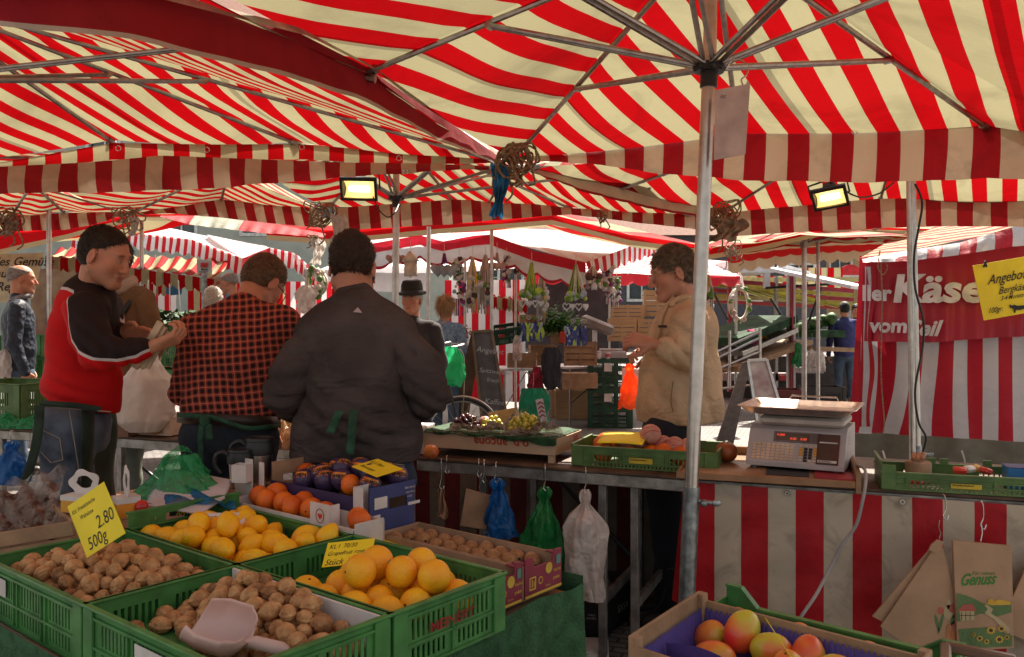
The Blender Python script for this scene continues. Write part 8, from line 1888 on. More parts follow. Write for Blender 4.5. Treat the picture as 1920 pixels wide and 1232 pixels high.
mb.build('lettering',m_ink,yc,world=True,smooth=False)
mb=MB();q=P(1847,494,6.93);mb.tube([q+Vector((-.012,0,-.03)),q+Vector((.01,0,.025))],.008,6);mb.tube([q+Vector((.012,0,-.03)),q+Vector((-.002,0,.02))],.008,6);mb.build('peg',m_blackp,yc,world=True)
tk=thing('market_truck','greengrocer sales truck with raised white roof flap, yellow ribs and sloping display','market truck',P(1450,650,15))
m_wt=mat('truck_white',(.68,.68,.70),rough=.4,var=.05);m_olive=mat('yellow_frame',(.34,.30,.03),rough=.5);m_trd=mat('truck_red',(.30,.02,.03),rough=.5)
def PB(px0,px1,py0,py1,Y,d):a=P(px0,py0,Y);b_=P(px1,py1,Y);return (a.x,b_.x,Y,Y+d,b_.z,a.z)
mb=MB();mb.box(*PB(1387,1452,484,511,14.0,3));mb.box(*PB(1434,1444,511,540,14,.1));mb.build('roof_box',m_wt,tk,world=True,smooth=False)
mb=MB();mb.beam(P(1455,505,14),P(1629,542,13.2),2.4,.05,up=(0,0,1));mb.beam(P(1458,500,14.1),P(1516,516,14.1),.1,.12);mb.build('roof_flap',m_wt,tk,world=True,smooth=False)
for k in range(7):
 mb=MB();mb.beam(P(1322+14*k,520+2*k,14.5+.2*k),P(1440+26*k,560+3*k,16),.05,.04);mb.build('roof_rib',m_olive,tk,world=True)
for k in range(5):
 mb=MB();mb.beam(P(1330,524+10*k,15+.4*k),P(1600,546+8*k,15.2+.4*k),.05,.07);mb.build('roof_rib',m_olive if k%2 else m_trd,tk,world=True)
for q in ((1340,1620,520,528,17.5,.1),(1325,1440,556,563,15.5,.1)):mb=MB();mb.box(*PB(*q));mb.build('yellow_beam',mat('pale_yellow',(.5,.46,.2),rough=.6),tk,world=True)
for (a,b_,w_,Y,m_) in ((1366,1372,1,14.8,m_trd),(1478,1492,1,13.6,m_wt),(1485,1488,1,13.5,m_trd),(1454,1459,1,15,m_aludk)):
 mb=MB();mb.box(*PB(a,b_,518,735,Y,.1));mb.build('post',m_,tk,world=True)
for q in ((1435,540,13.8,1570,532),(1500,650,14,1540,538),(1445,560,14.6,1480,615),(1333,540,14.6,1365,600)):mb=MB();mb.tube([P(q[0],q[1],q[2]),P(q[3],q[4],q[2]-.2)],.022,6);mb.build('gas_strut',m_blackp,tk,world=True)
m_gmat=mat('green_matting',(.018,.06,.025),rough=.9,var=.3,scale=6,bump=.5)
for k,(a,b_,c,d,y0,y1,m_) in enumerate((((1340),640,1450,598,13,14,m_gmat),(1340,690,1480,640,12.8,13.8,m_wood),(1395,628,1476,616,15,15.2,m_gmat),(1490,625,1570,625,14.5,15,m_gmat),(1490,652,1570,655,14,14.5,m_wood),(1345,662,1450,618,12.9,13.9,m_aludk))):
 mb=MB();mb.beam(P(a,b_,y0),P(c,d,y1),.9,.07 if m_ is not m_gmat else .12);mb.build('display_shelf',m_,tk,world=True)
mb=MB()
for (a,b_,c,d) in ((1345,660,1425,622),(1345,672,1425,634),(1352,690,1425,660),(1425,615,1425,700),(1368,620,1368,730),(1345,730,1425,720)):mb.tube([P(a,b_,12.5),P(c,d,12.5)],.022,6)
mb.build('hand_rail',m_alu,tk,world=True)
mb=MB();mb.box(*PB(1345,1600,668,745,15.4,.5));mb.build('truck_side',mat('truck_dark_brown',(.07,.055,.05),rough=.7),tk,world=True)  # one even dark brown over the truck side
mb=MB();mb.box(*PB(1345,1490,700,714,15.0,.3));mb.box(*PB(1500,1545,690,700,14.6,.3));mb.build('pale_panel',m_sgrey,tk,world=True)
mb=MB();mb.box(*PB(1462,1477,704,714,14.95,.05));mb.build('tail_lamp',mat('lamp_red',(.5,.02,.02),rough=.3),tk,world=True)
rnd=random.Random(8)
for (x0,x1,y0,y1,Y,n_,m_,nm,lb) in ((1350,1440,655,640,13.2,26,m_grp,'fruit','orange fruit on the sloping truck display'),(1500,1560,618,600,14.4,24,mat('leafy',(.05,.13,.03),rough=.6,var=.4),'cabbage','green cabbage on the rear truck display')):
 for k in range(n_):
  u=rnd.random();o=blob(nm,.06 if nm=='fruit' else .10,lambda d:.12*mnoise.noise(d*3+Vector((k,0,0))),m_,10,7);o.location=P(x0+(x1-x0)*u,y0+(y1-y0)*u-rnd.uniform(0,6),Y+rnd.uniform(0,.4));tag(o,lb,nm,'produce: '+lb)
crumpled('pink cloth on the sloping truck display',Matrix.Translation(P(1410,632,13.0))@Matrix.Rotation(R(80),4,'X'),(.14,.24),3,mat('magenta_cloth',(.55,.03,.2),rough=.7),.05,name='cloth',cat='cloth')
hanging_bag('green bag hanging from the truck left of the white bags',1496,642,686,13.2,[(0,2),(.2,7),(.8,11),(1,9)],MATS['green_bag'],12,group='bags hanging at the truck')
hanging_bag('left white bag hanging from the truck',1522,655,692,13.2,[(0,2),(.2,7),(.8,12),(1,10)],MATS['white_bag'],13,group='bags hanging at the truck')
hanging_bag('right white bag hanging from the truck',1538,658,694,13.1,[(0,2),(.2,7),(.8,11),(1,10)],MATS['white_bag'],14,group='bags hanging at the truck')
for k,(px,lb,c_) in enumerate(((1465,'red brown fruit crate stacked under the truck tail lamp',(.12,.02,.02)),(1540,'darker crate low at the right of the truck',(.03,.025,.025)))):
 t=thing('plastic_crate',lb,'crate',G(px,790-8*k));euro_crate(.55,.4,.45).build('crate_body',mat('crate_tint%d_plastic'%k,c_,rough=.5),t,smooth=False)
HP=[(u,v) for u,v in heart_poly(1)]
m_hwht=mat('heart_white',(.60,.62,.64),rough=.7);m_hblue=mat('heart_grey_blue',(.34,.42,.48),rough=.8,var=.1);m_hpink=mat('heart_pink',(.52,.36,.33),rough=.8);m_hdk=mat('pod_brown',(.09,.05,.04),rough=.8);m_hgr=mat('leaf_green',(.10,.24,.04),rough=.6);m_lime=mat('lime_ribbon',(.36,.50,.06),rough=.6);m_navy=mat('navy_ribbon',(.04,.05,.20),rough=.6);m_ylr=mat('yellow_ribbon',(.80,.60,.03),rough=.6);m_vio=mat('violet_ribbon',(.22,.04,.20),rough=.7);m_silv=mat('raffia_white',(.66,.62,.52),rough=.8)
HM_=[m_hwht,m_hblue,m_hpink,m_hdk,m_hgr,m_lime,m_navy,m_ylr,m_vio,m_silv]
def heart(mb,c,s,ci,ang=0,th=.02,hollow=False):
 M_=Matrix.Translation(Vector(c))@Matrix.Rotation(ang,4,'Z')@Matrix.Rotation(R(90),4,'X');mb.cur=ci
 if hollow:mb.tube([M_@Vector((u*s,v*s,0)) for u,v in HP],s*.13,6,closed=True)
 else:mb.prism([(u*s,v*s) for u,v in HP],th,M_@Matrix.Translation((0,0,-th/2)))
def hanging(label,px,y0,y1,Y,kind,seed,wpx=20,cat='pendant'):
 rnd=random.Random(seed);c=P(px,y0,Y);t=thing('hanging_pendant',label,cat,c);t.rotation_euler=(0,0,rnd.uniform(-.3,.3));k=Y/F0
 mb=MB();H=(y1-y0)*k;W2=wpx*k/2;l2=lambda x,z:Vector((x,rnd.uniform(-.04,.04),-z))
 mb.cur=9;mb.tube([(0,0,.12),(0,0,-H*.3)],.003,4)
 if kind=='hearts':
  for i in range(3):heart(mb,l2((i-1)*W2*.6,H*.62),W2*.75,1 if seed%2 else 2,rnd.uniform(-.5,.5))
  mb.cur=8 if seed%2 else 2
  for i in range(10):x=rnd.uniform(-.3,.3)*W2;mb.tube([(x*.2,0,0),(x,rnd.uniform(-.02,.02),-H*.4)],.008,4)
 elif kind=='swag':
  for i in range(14):x=rnd.uniform(-.9,.9)*W2;mb.cur=rnd.choice((5,4,9));mb.tube([(x*.08,0,0),(x*.9,rnd.uniform(-.03,.03),-H*.36)],.009,4)
  for i in range(26):mb.cur=rnd.choice((4,5,1));mb.ell(l2(rnd.uniform(-1,1)*W2,H*.39+rnd.uniform(-.03,.03)),rnd.uniform(.025,.045),nu=7,nv=5)
  for i in range(4):heart(mb,l2((i-1.5)*W2*.55,H*.52),W2*.36,0,rnd.uniform(-.8,.8),hollow=i%2==0)
  for i in range(4):heart(mb,l2((i-1.5)*W2*.5,H*.70),W2*.20,(4,0)[i%2],rnd.uniform(-.8,.8),hollow=i%2==1)
  for i in range(30):x=rnd.uniform(-1,1)*W2*.9;mb.cur=rnd.choice((6,5,6,1));mb.grid(lambda u,v:Vector((x+(u-.5)*.028+.02*sin(v*5+i),.02*sin(v*4+i*2),-H*.76-H*.24*v)),1,5)
 elif kind=='chain':
  z=0
  while z<H*.8:
   mb.cur=rnd.choice((3,0,9,9,4,0,8,1));mb.ell(l2(rnd.uniform(-.8,.8)*W2,z),rnd.uniform(.015,.036),nu=7,nv=5)
   if rnd.random()<.25:heart(mb,l2(rnd.uniform(-.5,.5)*W2,z),W2*.45,rnd.choice((3,0)),rnd.uniform(-1,1))
   z+=H*.018
  for i in range(8):x=rnd.uniform(-1,1)*W2;mb.cur=rnd.choice((0,9,8));mb.tube([(x,0,-H*.7),(x*1.1,.02,-H)],.006,4)
 elif kind=='raffia':
  for i in range(26):x=rnd.uniform(-1,1)*W2;mb.cur=rnd.choice((7,9,9,0)) if seed%2 else rnd.choice((9,0,9,2));mb.tube([(x*.15,0,0),(x*.8,rnd.uniform(-.04,.04),-H*.35),(x,rnd.uniform(-.04,.04),-H*rnd.uniform(.8,1))],.007,4)
  for i in range(12):mb.cur=rnd.choice((3,4,9,0));mb.ell(l2(rnd.uniform(-.8,.8)*W2,H*rnd.uniform(.35,.8)),rnd.uniform(.025,.05),nu=7,nv=5)
  for i in range(5):heart(mb,l2(rnd.uniform(-.8,.8)*W2,H*rnd.uniform(.3,.6)),W2*.35,rnd.choice((3,1,0)),rnd.uniform(-1,1))
 elif kind=='house':
  mb.cur=9;mb.box(-.07,.07,-.05,.05,-.34,-.15);mb.add([(-.1,-.07,-.15),(.1,-.07,-.15),(.1,.07,-.15),(-.1,.07,-.15),(0,-.07,-.03),(0,.07,-.03)],[(0,1,4),(2,3,5),(0,4,5,3),(1,2,5,4),(3,2,1,0)])
  for i in range(6):mb.ell((rnd.uniform(-.04,.04),0,-.4-.1*i),.03,nu=7,nv=5)
  heart(mb,(0,0,-H*.7),.07,9)
 elif kind=='wreath':
  mb.cur=9
  for j in range(3):mb.tube([(cos(a)*W2*(.75+.12*j),.03*j,-H*.5+sin(a)*H*.36) for a in [2*pi*i/20 for i in range(20)]],.02,5,closed=True)
  for i in range(40):a=rnd.uniform(0,6.3);mb.cur=rnd.choice((9,0,4,2));mb.ell((cos(a)*W2*.85,rnd.uniform(-.05,.05),-H*.5+sin(a)*H*.42),rnd.uniform(.015,.04),nu=6,nv=4)
 mb.build('pendant_body',HM_,t,smooth=True);return t
hanging('pair of pale hearts hanging left of the thin pole by the hat',742,470,494,10.6,'hearts',2,28)
hanging('little white wooden bird house hanging on a string',770,467,530,10.6,'house',3)
hanging('grey blue felt hearts on a violet ribbon',833,475,525,10.2,'hearts',5,40)
hanging('string of brown pods and beads left of the yellow ribbon',862,485,592,10.3,'chain',4,24)
hanging('yellow ribbon garland with cream tassels',886,482,588,10.3,'raffia',7,24)
hanging('cream raffia bunch with dark hearts',910,478,592,10.2,'raffia',8,30)
hanging('pink felt hearts hanging right of the cream bunch',932,474,514,10.2,'hearts',12,26)
hanging('thin white and pink bead strings beside the stall pole',950,482,540,10.8,'chain',9,14)
hanging('violet strings hanging behind the stall pole',973,483,520,10.8,'chain',10,16)
hanging('green ribboned heart garland left of the small plant',997,492,640,9.9,'swag',20,44)
hanging('lime garland partly behind the green ribboned one',1016,508,610,10.8,'raffia',21,24)
hanging('green ribboned heart garland right of the small plant',1080,496,648,9.8,'swag',22,44)
hanging('bundle of small white hearts at the stall corner',1111,500,545,10.2,'raffia',24,34)
hanging('white heart chain above the wooden crates',1140,500,570,10.8,'chain',26,26)
hanging('red and white bead chain above the wooden crates',1156,520,576,11.2,'chain',27,16)
hanging('white wreath with ribbons at the right of the tan jacket',1388,530,610,11.5,'wreath',30,38)
hanging('green and white flower wreath hanging beside the sweatshirt person',588,500,560,7.4,'wreath',31,38)
hanging('small yellow garland close to the collar of the tan jacket',1328,515,590,10.5,'raffia',33,18)
t=hanging_bag('crumpled white bag hanging left of the sweatshirt person',575,535,585,7.3,[(0,8),(.3,22),(.6,14),(1,20)],MATS['white_bag'],21,group='white bags')
def trestle(label,a,b,depth,z=.78,cat='table'):
 a=Vector(a);e=(Vector(b)-a);L_=e.length;t=thing('folding_table',label,cat,a);M_=frame((a.x,a.y,0),e);mb=MB(M_);mb.box(0,L_,0,depth,z-.03,z,bev=.004);mb.build('table_top',m_wt,t,world=True)
 for x in (.08,L_-.08):
  for y in (.06,depth-.06):mb=MB(M_);mb.tube([(x,y,0),(x,y,z-.03)],.014,8);mb.build('leg',m_aludk,t,world=True)
 mb=MB(M_);mb.tube([(.08,.05,.3),(L_*.5,.05,z-.04)],.008,5);mb.tube([(L_-.08,.05,.3),(L_*.5,.05,z-.04)],.008,5);mb.build('brace',m_aludk,t,world=True);return M_,L_
zt_=.80
TA,la=trestle('white folding table left of the green crate stack, loaded with crates and bags',G(938,692,zt_),G(1040,690,zt_),.7,zt_)
TB,lb=trestle('folding table behind carrying the wooden crates',G(1062,688,zt_),G(1235,684,zt_),.8,zt_)
m_cw=mat('new_crate_wood',(.50,.34,.19),rough=.75,col2=(.40,.26,.14),scale=3,bump=.15)
def slat_crate(label,M_,w_,d_,h_,grp=None,m=None,n=5):
 t=thing('wooden_crate',label,'crate',(0,0,0),0,grp);t.matrix_basis=M_.copy()
 mb=MB();g=h_/n
 for k in range(n):
  z0=k*g;
  for (x0,x1,y0,y1) in ((0,w_,-.006,0),(0,w_,d_,d_+.006),(-.006,0,0,d_),(w_,w_+.006,0,d_)):mb.box(x0,x1,y0,y1,z0+g*.1,z0+g*.9)
 for x in (0,w_/2-.012,w_-.025):mb.box(x,x+.025,-.014,-.0065,0,h_)
 for x in (.0005,w_-.0255):
  for y in (.0005,d_-.0255):mb.box(x,x+.025,y,y+.025,0,h_)
 mb.box(.001,w_-.001,.001,d_-.001,.002,.01);mb.build('slats',m or m_cw,t,smooth=False);return t
def at2(px,py,Y,rz=0):return Matrix.Translation(P(px,py,Y))@Matrix.Rotation(R(rz),4,'Z')
for (px,py,Y,w_,h_,lbl,rz) in ((1140,640,11.6,.38,.31,'pale wooden crate standing at the left of the lower crate row',-6),(1196,640,11.7,.30,.31,'pale wooden crate in the middle of the lower crate row',-6),(1147,608,11.8,.44,.27,'pale wooden crate on top at the left, small figures in front of it',-6),(1208,594,11.9,.36,.38,'tall pale wooden crate on top at the right behind the tan jacket',-6)):
 slat_crate(lbl,at2(px,py,Y,rz)@Matrix.Translation((0,0,0)),w_,.35,h_,'pale wooden crates behind the customer',n=5)
for (px,py,Y,w_,h_,lbl,rz) in ((1058,686,10.6,.40,.30,'wooden crate on its side left of the green stack',-4),(952,690,10.8,.36,.18,'low wooden crate with a bottle on the left table',-3),(996,686,11.2,.34,.27,'brown wooden crate behind the dark jacket',5)):
 slat_crate(lbl,at2(px,py,Y,rz),w_,.3,h_,'wooden crates on the folding tables',MATS['pale_crate_wood'],4)
for (px,Y,w_,h_,lbl) in ((1042,12.2,.50,.42,'crate on the ground under the tables, left'),(1078,12.6,.42,.42,'crate on the ground under the tables, right'),(990,12.4,.4,.40,'crate on the ground behind the green carrier bags')):
 slat_crate(lbl,Matrix.Translation(((px-960)/F0*Y,Y,.0)),w_,.4,h_,'crates under the tables')
for (px,py,Y,lbl,dims,m_,rz) in ((1000,590,10.9,'open cardboard carton on the wooden crate',(.35,.3,.12),m_card,4),(1085,700,11.2,'pale cardboard box under the right table',(.5,.3,.2),m_card,0),(1058,622,10.6,'red and white paper cup box beside the plant',(.10,.1,.14),mat('red_card',(.55,.05,.03),rough=.6),0)):
 t=thing('cardboard_box',lbl,'box',P(px,py,Y),R(rz));mb=MB();mb.box(-dims[0]/2,dims[0]/2,0,dims[1],-dims[2],0,bev=.003);mb.build('box_shell',m_,t)
k0=G(1107,803);zc_=0
for k,(h_,lbl) in enumerate(((.265,'lowest dark green crate of the stack by the customer'),(.235,'second dark green crate from the ground'),(.155,'third dark green crate from the ground, shallow'),(.245,'top dark green crate of the stack, white tag on it'))):
 t=thing('plastic_crate',lbl,'crate',(k0 .x+.28,k0 .y+.2,zc_),R(-5),'dark green crates stacked beside the customer');euro_crate(.58,.38,h_).build('crate_body',m_gdark,t,smooth=False)
 if k in (1,3):mb=MB();mb.box(-.08,.02,-.205,-.201,h_*.35,h_*.8);mb.build('white_tag',m_white,t,smooth=False)
 zc_+=h_+.003
zt2=zc_
t=thing('cash_register','grey scale with raised display head on the green crate stack','scale',(k0 .x+.25,k0 .y+.2,zt2));mb=MB();mb.box(-.14,.24,-.12,.14,0,.10,bev=.01);mb.box(-.10,.22,-.10,.12,.102,.13,bev=.008);mb.build('body',m_sgrey,t)
mb=MB();mb.box(-.2,-.14,0,.06,0,.38);mb.build('column',m_wt,t);mb=MB(Matrix.Translation((-.17,-.05,.40))@Matrix.Rotation(R(22),4,'Y'));mb.box(-.22,.24,-.06,.12,-.02,.13,bev=.04);mb.build('display_head',mat('warm_grey_plastic',(.22,.18,.17),rough=.5),t)
for k,(dx,lbl) in enumerate(((-.16,'left paper cup on the green crate stack'),(-.04,'pink printed paper cup on the green crate stack'))):
 t=thing('paper_cup',lbl,'cup',(k0 .x+.28+dx,k0 .y+.05,zt2));mb=MB();mb.lathe([(0,.0),(.026,0),(.036,.09),(.034,.09),(.024,.004)],18);mb.cur=1;mb.lathe([(.0295,.03),(.0345,.07)],18);mb.build('cup_wall',[m_white,mat('pink_print',(.5,.08,.15) if k else (.5,.5,.55),rough=.6)] if k else m_white,t)
hanging_bag('bright orange plastic bags hooked on the green crate stack',1181,682,764,10.2,[(0,5),(.08,10),(.16,6),(.35,13),(.6,17),(1,20)],m_ofilm,31,group='bags at the crate stack',rail=668)
panel('paper_sheet','white printed sheet behind the orange bags',[(1166,690),(1201,693),(1202,730),(1167,726)],10.45,m_white,cat='paper')
hanging_bag('bunch of green carrier bags with a chevron printed card, on the left table front',1000,728,795,9.6,[(0,18),(.2,24),(.6,29),(1,34)],mat('green_bag2',(.01,.24,.11),rough=.6,bump=.5,bscale=12),32,group='bags at the left table',rail=700)
hanging_bag('dark red folded bags hanging over the table edge',1006,688,734,9.7,[(0,6),(.3,10),(1,17)],mat('wine_cloth',(.32,.01,.03),rough=.8,bump=.5),33,group='bags at the left table',rail=676)
hanging_bag('dark grey jacket thrown over the corner of the left table',1035,652,728,9.6,[(0,12),(.2,18),(.6,19),(1,14)],mat('dark_cloth',(.03,.025,.03),rough=.8,bump=.5),34,group='bags at the left table',name='jacket',rail=650)
ch=panel('chevron_card','white card with dark red chevrons on the green bags',[(1004,750),(1018,747),(1026,790),(1012,795)],9.4,m_white,cat='card');mb=MB()
for k in range(4):mb.add([P(a,b_+8*k,9.39) for a,b_ in ((1007.5+k*1.4,757),(1013+k*1.4,752),(1019+k*1.4,756),(1019.4+k*1.4,759),(1013.4+k*1.4,755),(1008+k*1.4,760))],[(0,5,4,1),(1,4,3,2)])
mb.build('chevron_print',mat('wine_print',(.3,.01,.05),rough=.6),ch,world=True,smooth=False)
t=thing('bottle','clear white capped bottle on the left table','bottle',P(970,676,10.2));mb=MB();mb.lathe([(0,0),(.055,0),(.055,.2),(.045,.26),(.03,.30),(.0,.30)],20);mb.build('bottle_wall',film('bottle_film',(.7,.66,.62),.4,.1,.1,.2),t);mb=MB();mb.lathe([(0,.0),(.052,.002),(.052,.1),(0,.1)],20);mb.build('contents',mat('label_orange',(.5,.3,.2),rough=.5),t)
t=thing('plastic_crate','dark green crate tilted on top of the left table','crate',P(953,640,10.9),R(8));t.rotation_euler=(R(10),R(-8),R(8));euro_crate(.38,.3,.2).build('crate_body',m_gdark,t,smooth=False)
def plant(label,c,r,h,n_,m,seed,cat='plant',pot=True):
 rnd=random.Random(seed);t=thing('potted_plant',label,cat,c);mb=MB()
 for k in range(n_):
  d=Vector((rnd.gauss(0,.5)*r,rnd.gauss(0,.5)*r,abs(rnd.gauss(.5,.28))*h));a=Vector((rnd.uniform(-1,1),rnd.uniform(-1,1),rnd.uniform(-.3,.6))).normalized()*r*.17;b_=a.cross(Vector((rnd.uniform(-1,1),rnd.uniform(-1,1),1))).normalized()*r*.07;mb.add([d-a,d+b_,d+a,d-b_],[(0,1,2,3)])
 mb.build('leaves',m,t,smooth=False)
 if pot:mb=MB();mb.lathe([(0,-.1),(r*.35,-.1),(r*.45,.05),(0,.05)],14);mb.build('pot',m_card,t)
 return t
m_leaf=mat('herb_leaf',(.05,.17,.025),rough=.5,var=.4,scale=14,transl=.3)
plant('bushy green basil plant between the two heart garlands',P(1044,630,10.9),.22,.30,900,m_leaf,3)
plant('leafy herbs in the green crates behind the checked shirt',P(322,606,8.2),.28,.10,500,mat('dull_leaf',(.03,.075,.02),rough=.7,var=.4,scale=14),4,pot=False)
plant('small brown flower head on the ground by the chalkboard',P(862,640,9.6),.14,.14,300,mat('dry_flower',(.28,.12,.04),rough=.8),6)
for k,(px,py,Y,lbl) in enumerate(((322,640,8.3,'upper green vegetable crate behind the paper packet'),(325,685,8.2,'middle green vegetable crate behind the paper packet'),(325,735,8.1,'lower green vegetable crate behind the paper packet'),(60,668,9.0,'upper green crate behind the quilted jacket'),(62,712,9.0,'lower green crate behind the quilted jacket'),(30,706,8.8,'green crate at the left edge'))):
 t=thing('plastic_crate',lbl,'crate',P(px,py,Y),R(-8),'green crates of the vegetable stall');euro_crate(.5,.4,.22).build('crate_body',m_green,t,smooth=False)
card('price_slip','white handwritten slip clipped to the vegetable crates',[P(311,663,8.0),P(326,672,8.0),P(334,657,8.0),P(322,646,8.0)],[('1.50',.2,.3,.03,.2,'LEFT')],m=m_white,cat='price card')
vs=thing('stall_table','table under the vegetable crates of the left background stall','table',P(322,700,8.3));mb=MB();c=P(322,735,8.2);mb.box(c.x-.6,c.x+.6,8.0,8.8,c.z-.03,c.z-.003);mb.build('table_top',m_wood,vs,world=True)
for dx in (-.55,.55):mb=MB();mb.box(c.x+dx-.02,c.x+dx+.02,8.1,8.14,0,c.z-.03);mb.build('leg',m_aludk,vs,world=True)
def a_board(label,pts,Y,m_fr,m_in,txt,back,tm=None,fw=5):
 tm=tm or mat('chalk',(.38,.38,.38),rough=.9)
 t=thing('sandwich_board',label,'sign',P(pts[0][0],pts[0][1],Y));q=[P(a,b_,Y-.15+(.0 if i<2 else .15)) for i,(a,b_) in enumerate(pts)]
 mb=MB()
 for i in range(4):mb.beam(q[i],q[(i+1)%4],.03,fw*Y/F0,up=(q[(i+2)%4]-q[(i+1)%4] if i%2==0 else q[(i+1)%4]-q[i]).cross(Vector((0,1,0))) if False else (0,0,1) if i%2==0 else (1,0,0))
 mb.build('frame',m_fr,t,world=True,smooth=False)
 mb=MB();mb.add(q+[p+Vector((0,.008,0)) for p in q],[(3,2,1,0),(4,5,6,7)]);mb.build('board',m_in,t,world=True,smooth=False)
 q2=[P(a,b_,Y+.5) if i<2 else P(a,b_,Y+.02) for i,(a,b_) in enumerate(back)];mb=MB();mb.add(q2+[p+Vector((0,.015,0)) for p in q2],[(3,2,1,0),(4,5,6,7),(0,1,5,4),(1,2,6,5),(2,3,7,6),(3,0,4,7)]);mb.build('rear_leaf',m_fr,t,world=True,smooth=False)
 if txt:
  mb=MB()
  for (s_,px,py,h,sh) in txt:mb.text(s_,P(px,py,Y-.20),(1,.0,-.12),(0,0,1),h/F0*Y*1.3,shear=sh)
  mb.build('lettering',tm or m_white,t,world=True,smooth=False)
 return t
m_bfr=mat('board_frame_wood',(.15,.09,.055),rough=.6)
a_board('wooden chalkboard with offers chalked on it beside the bicycle',[(905,800),(952,792),(922,620),(886,622)],8.9,m_bfr,mat('chalkboard',(.085,.075,.075),rough=.75,var=.15),[('Angebot',893,659,11,.25),('Spitzwecken',898,697,9,.3),('frisch',912,715,8,.3),('Kaffee',908,756,11,.3)],[(835,830),(870,830),(905,622),(884,622)])
fb=a_board('aluminium flip board standing behind the wooden counter tray',[(1430,858),(1480,822),(1437,674),(1402,676)],8.0,m_alu,mat('poster',(.62,.58,.55),rough=.4,col2=(.3,.2,.2),scale=5),[],[(1336,850),(1372,850),(1408,676),(1392,680)])
bk=thing('bicycle','bicycle with silver mudguard and green bag on the handlebar, beside the old man','bicycle',(P(866,0,8.2).x,8.2,0))
wc=Vector((P(866,0,8.0).x,8.0,.36))
def wheel(c,nm='wheel'):
 mb=MB();mb.tube([c+Vector((cos(a)*.345,sin(a)*.05,sin(a)*.0+0))+Vector((0,0,sin(a)*.345)) for a in [2*pi*k/48 for k in range(48)]],.017,8,closed=True);wh=mb.build(nm,m_blackp,bk,world=True)
 mb=MB();mb.tube([c+Vector((cos(a)*.322,sin(a)*.045,sin(a)*.322)) for a in [2*pi*k/48 for k in range(48)]],.009,6,closed=True)
 for k in range(28):a=2*pi*k/28;mb.tube([c+Vector((0,.03*(-1)**k,0)),c+Vector((cos(a)*.32,0,sin(a)*.32))],.0014,3)
 mb.tube([c+Vector((0,-.05,0)),c+Vector((0,.05,0))],.02,8);mb.build('rim',m_alu,wh,world=True)
 mb=MB();mb.grid(lambda u,v:c+Vector((cos(2.9-2.6*u)*.375,(v-.5)*.05,sin(2.9-2.6*u)*.375+.008*(1-(2*v-1)**2))),26,3);mb.build('mudguard',m_alu,bk,world=True,smooth=True)
wheel(wc);wheel(wc+Vector((-1.05,.15,0)))
hb2=P(845,652,7.9);
mb=MB();mb.tube([wc+Vector((0,-.05,0)),wc+Vector((-.10,-.04,.40)),wc+Vector((-.16,0,.62))],.014,8);mb.tube([wc+Vector((-.15,0,.58)),wc+Vector((-.6,.1,.0)),wc+Vector((-1.05,.15,0))],.018,8);mb.tube([wc+Vector((-.16,0,.62)),hb2],.013,8);mb.build('frame',m_blackp,bk,world=True)
mb=MB();mb.tube(bez([hb2+Vector((-.10,-.15,.02)),hb2+Vector((0,-.05,.05)),hb2,hb2+Vector((.12,.12,.03)),hb2+Vector((-.05,.25,.02))],6),.012,8);mb.tube(bez([hb2,hb2+Vector((.12,-.1,-.05)),hb2+Vector((.13,-.08,-.35)),wc+Vector((.0,-.04,.1))],6),.004,5);mb.build('handlebar',m_aludk,bk,world=True)
hanging_bag('green plastic bag hanging on the bicycle handlebar',846,650,722,7.7,[(0,10),(.15,15),(.4,24),(.8,25),(1,16)],mat('mint_bag',(.03,.48,.20),rough=.35,bump=.7,bscale=10,transl=.4),41,group='bag on the bicycle',rail=644)
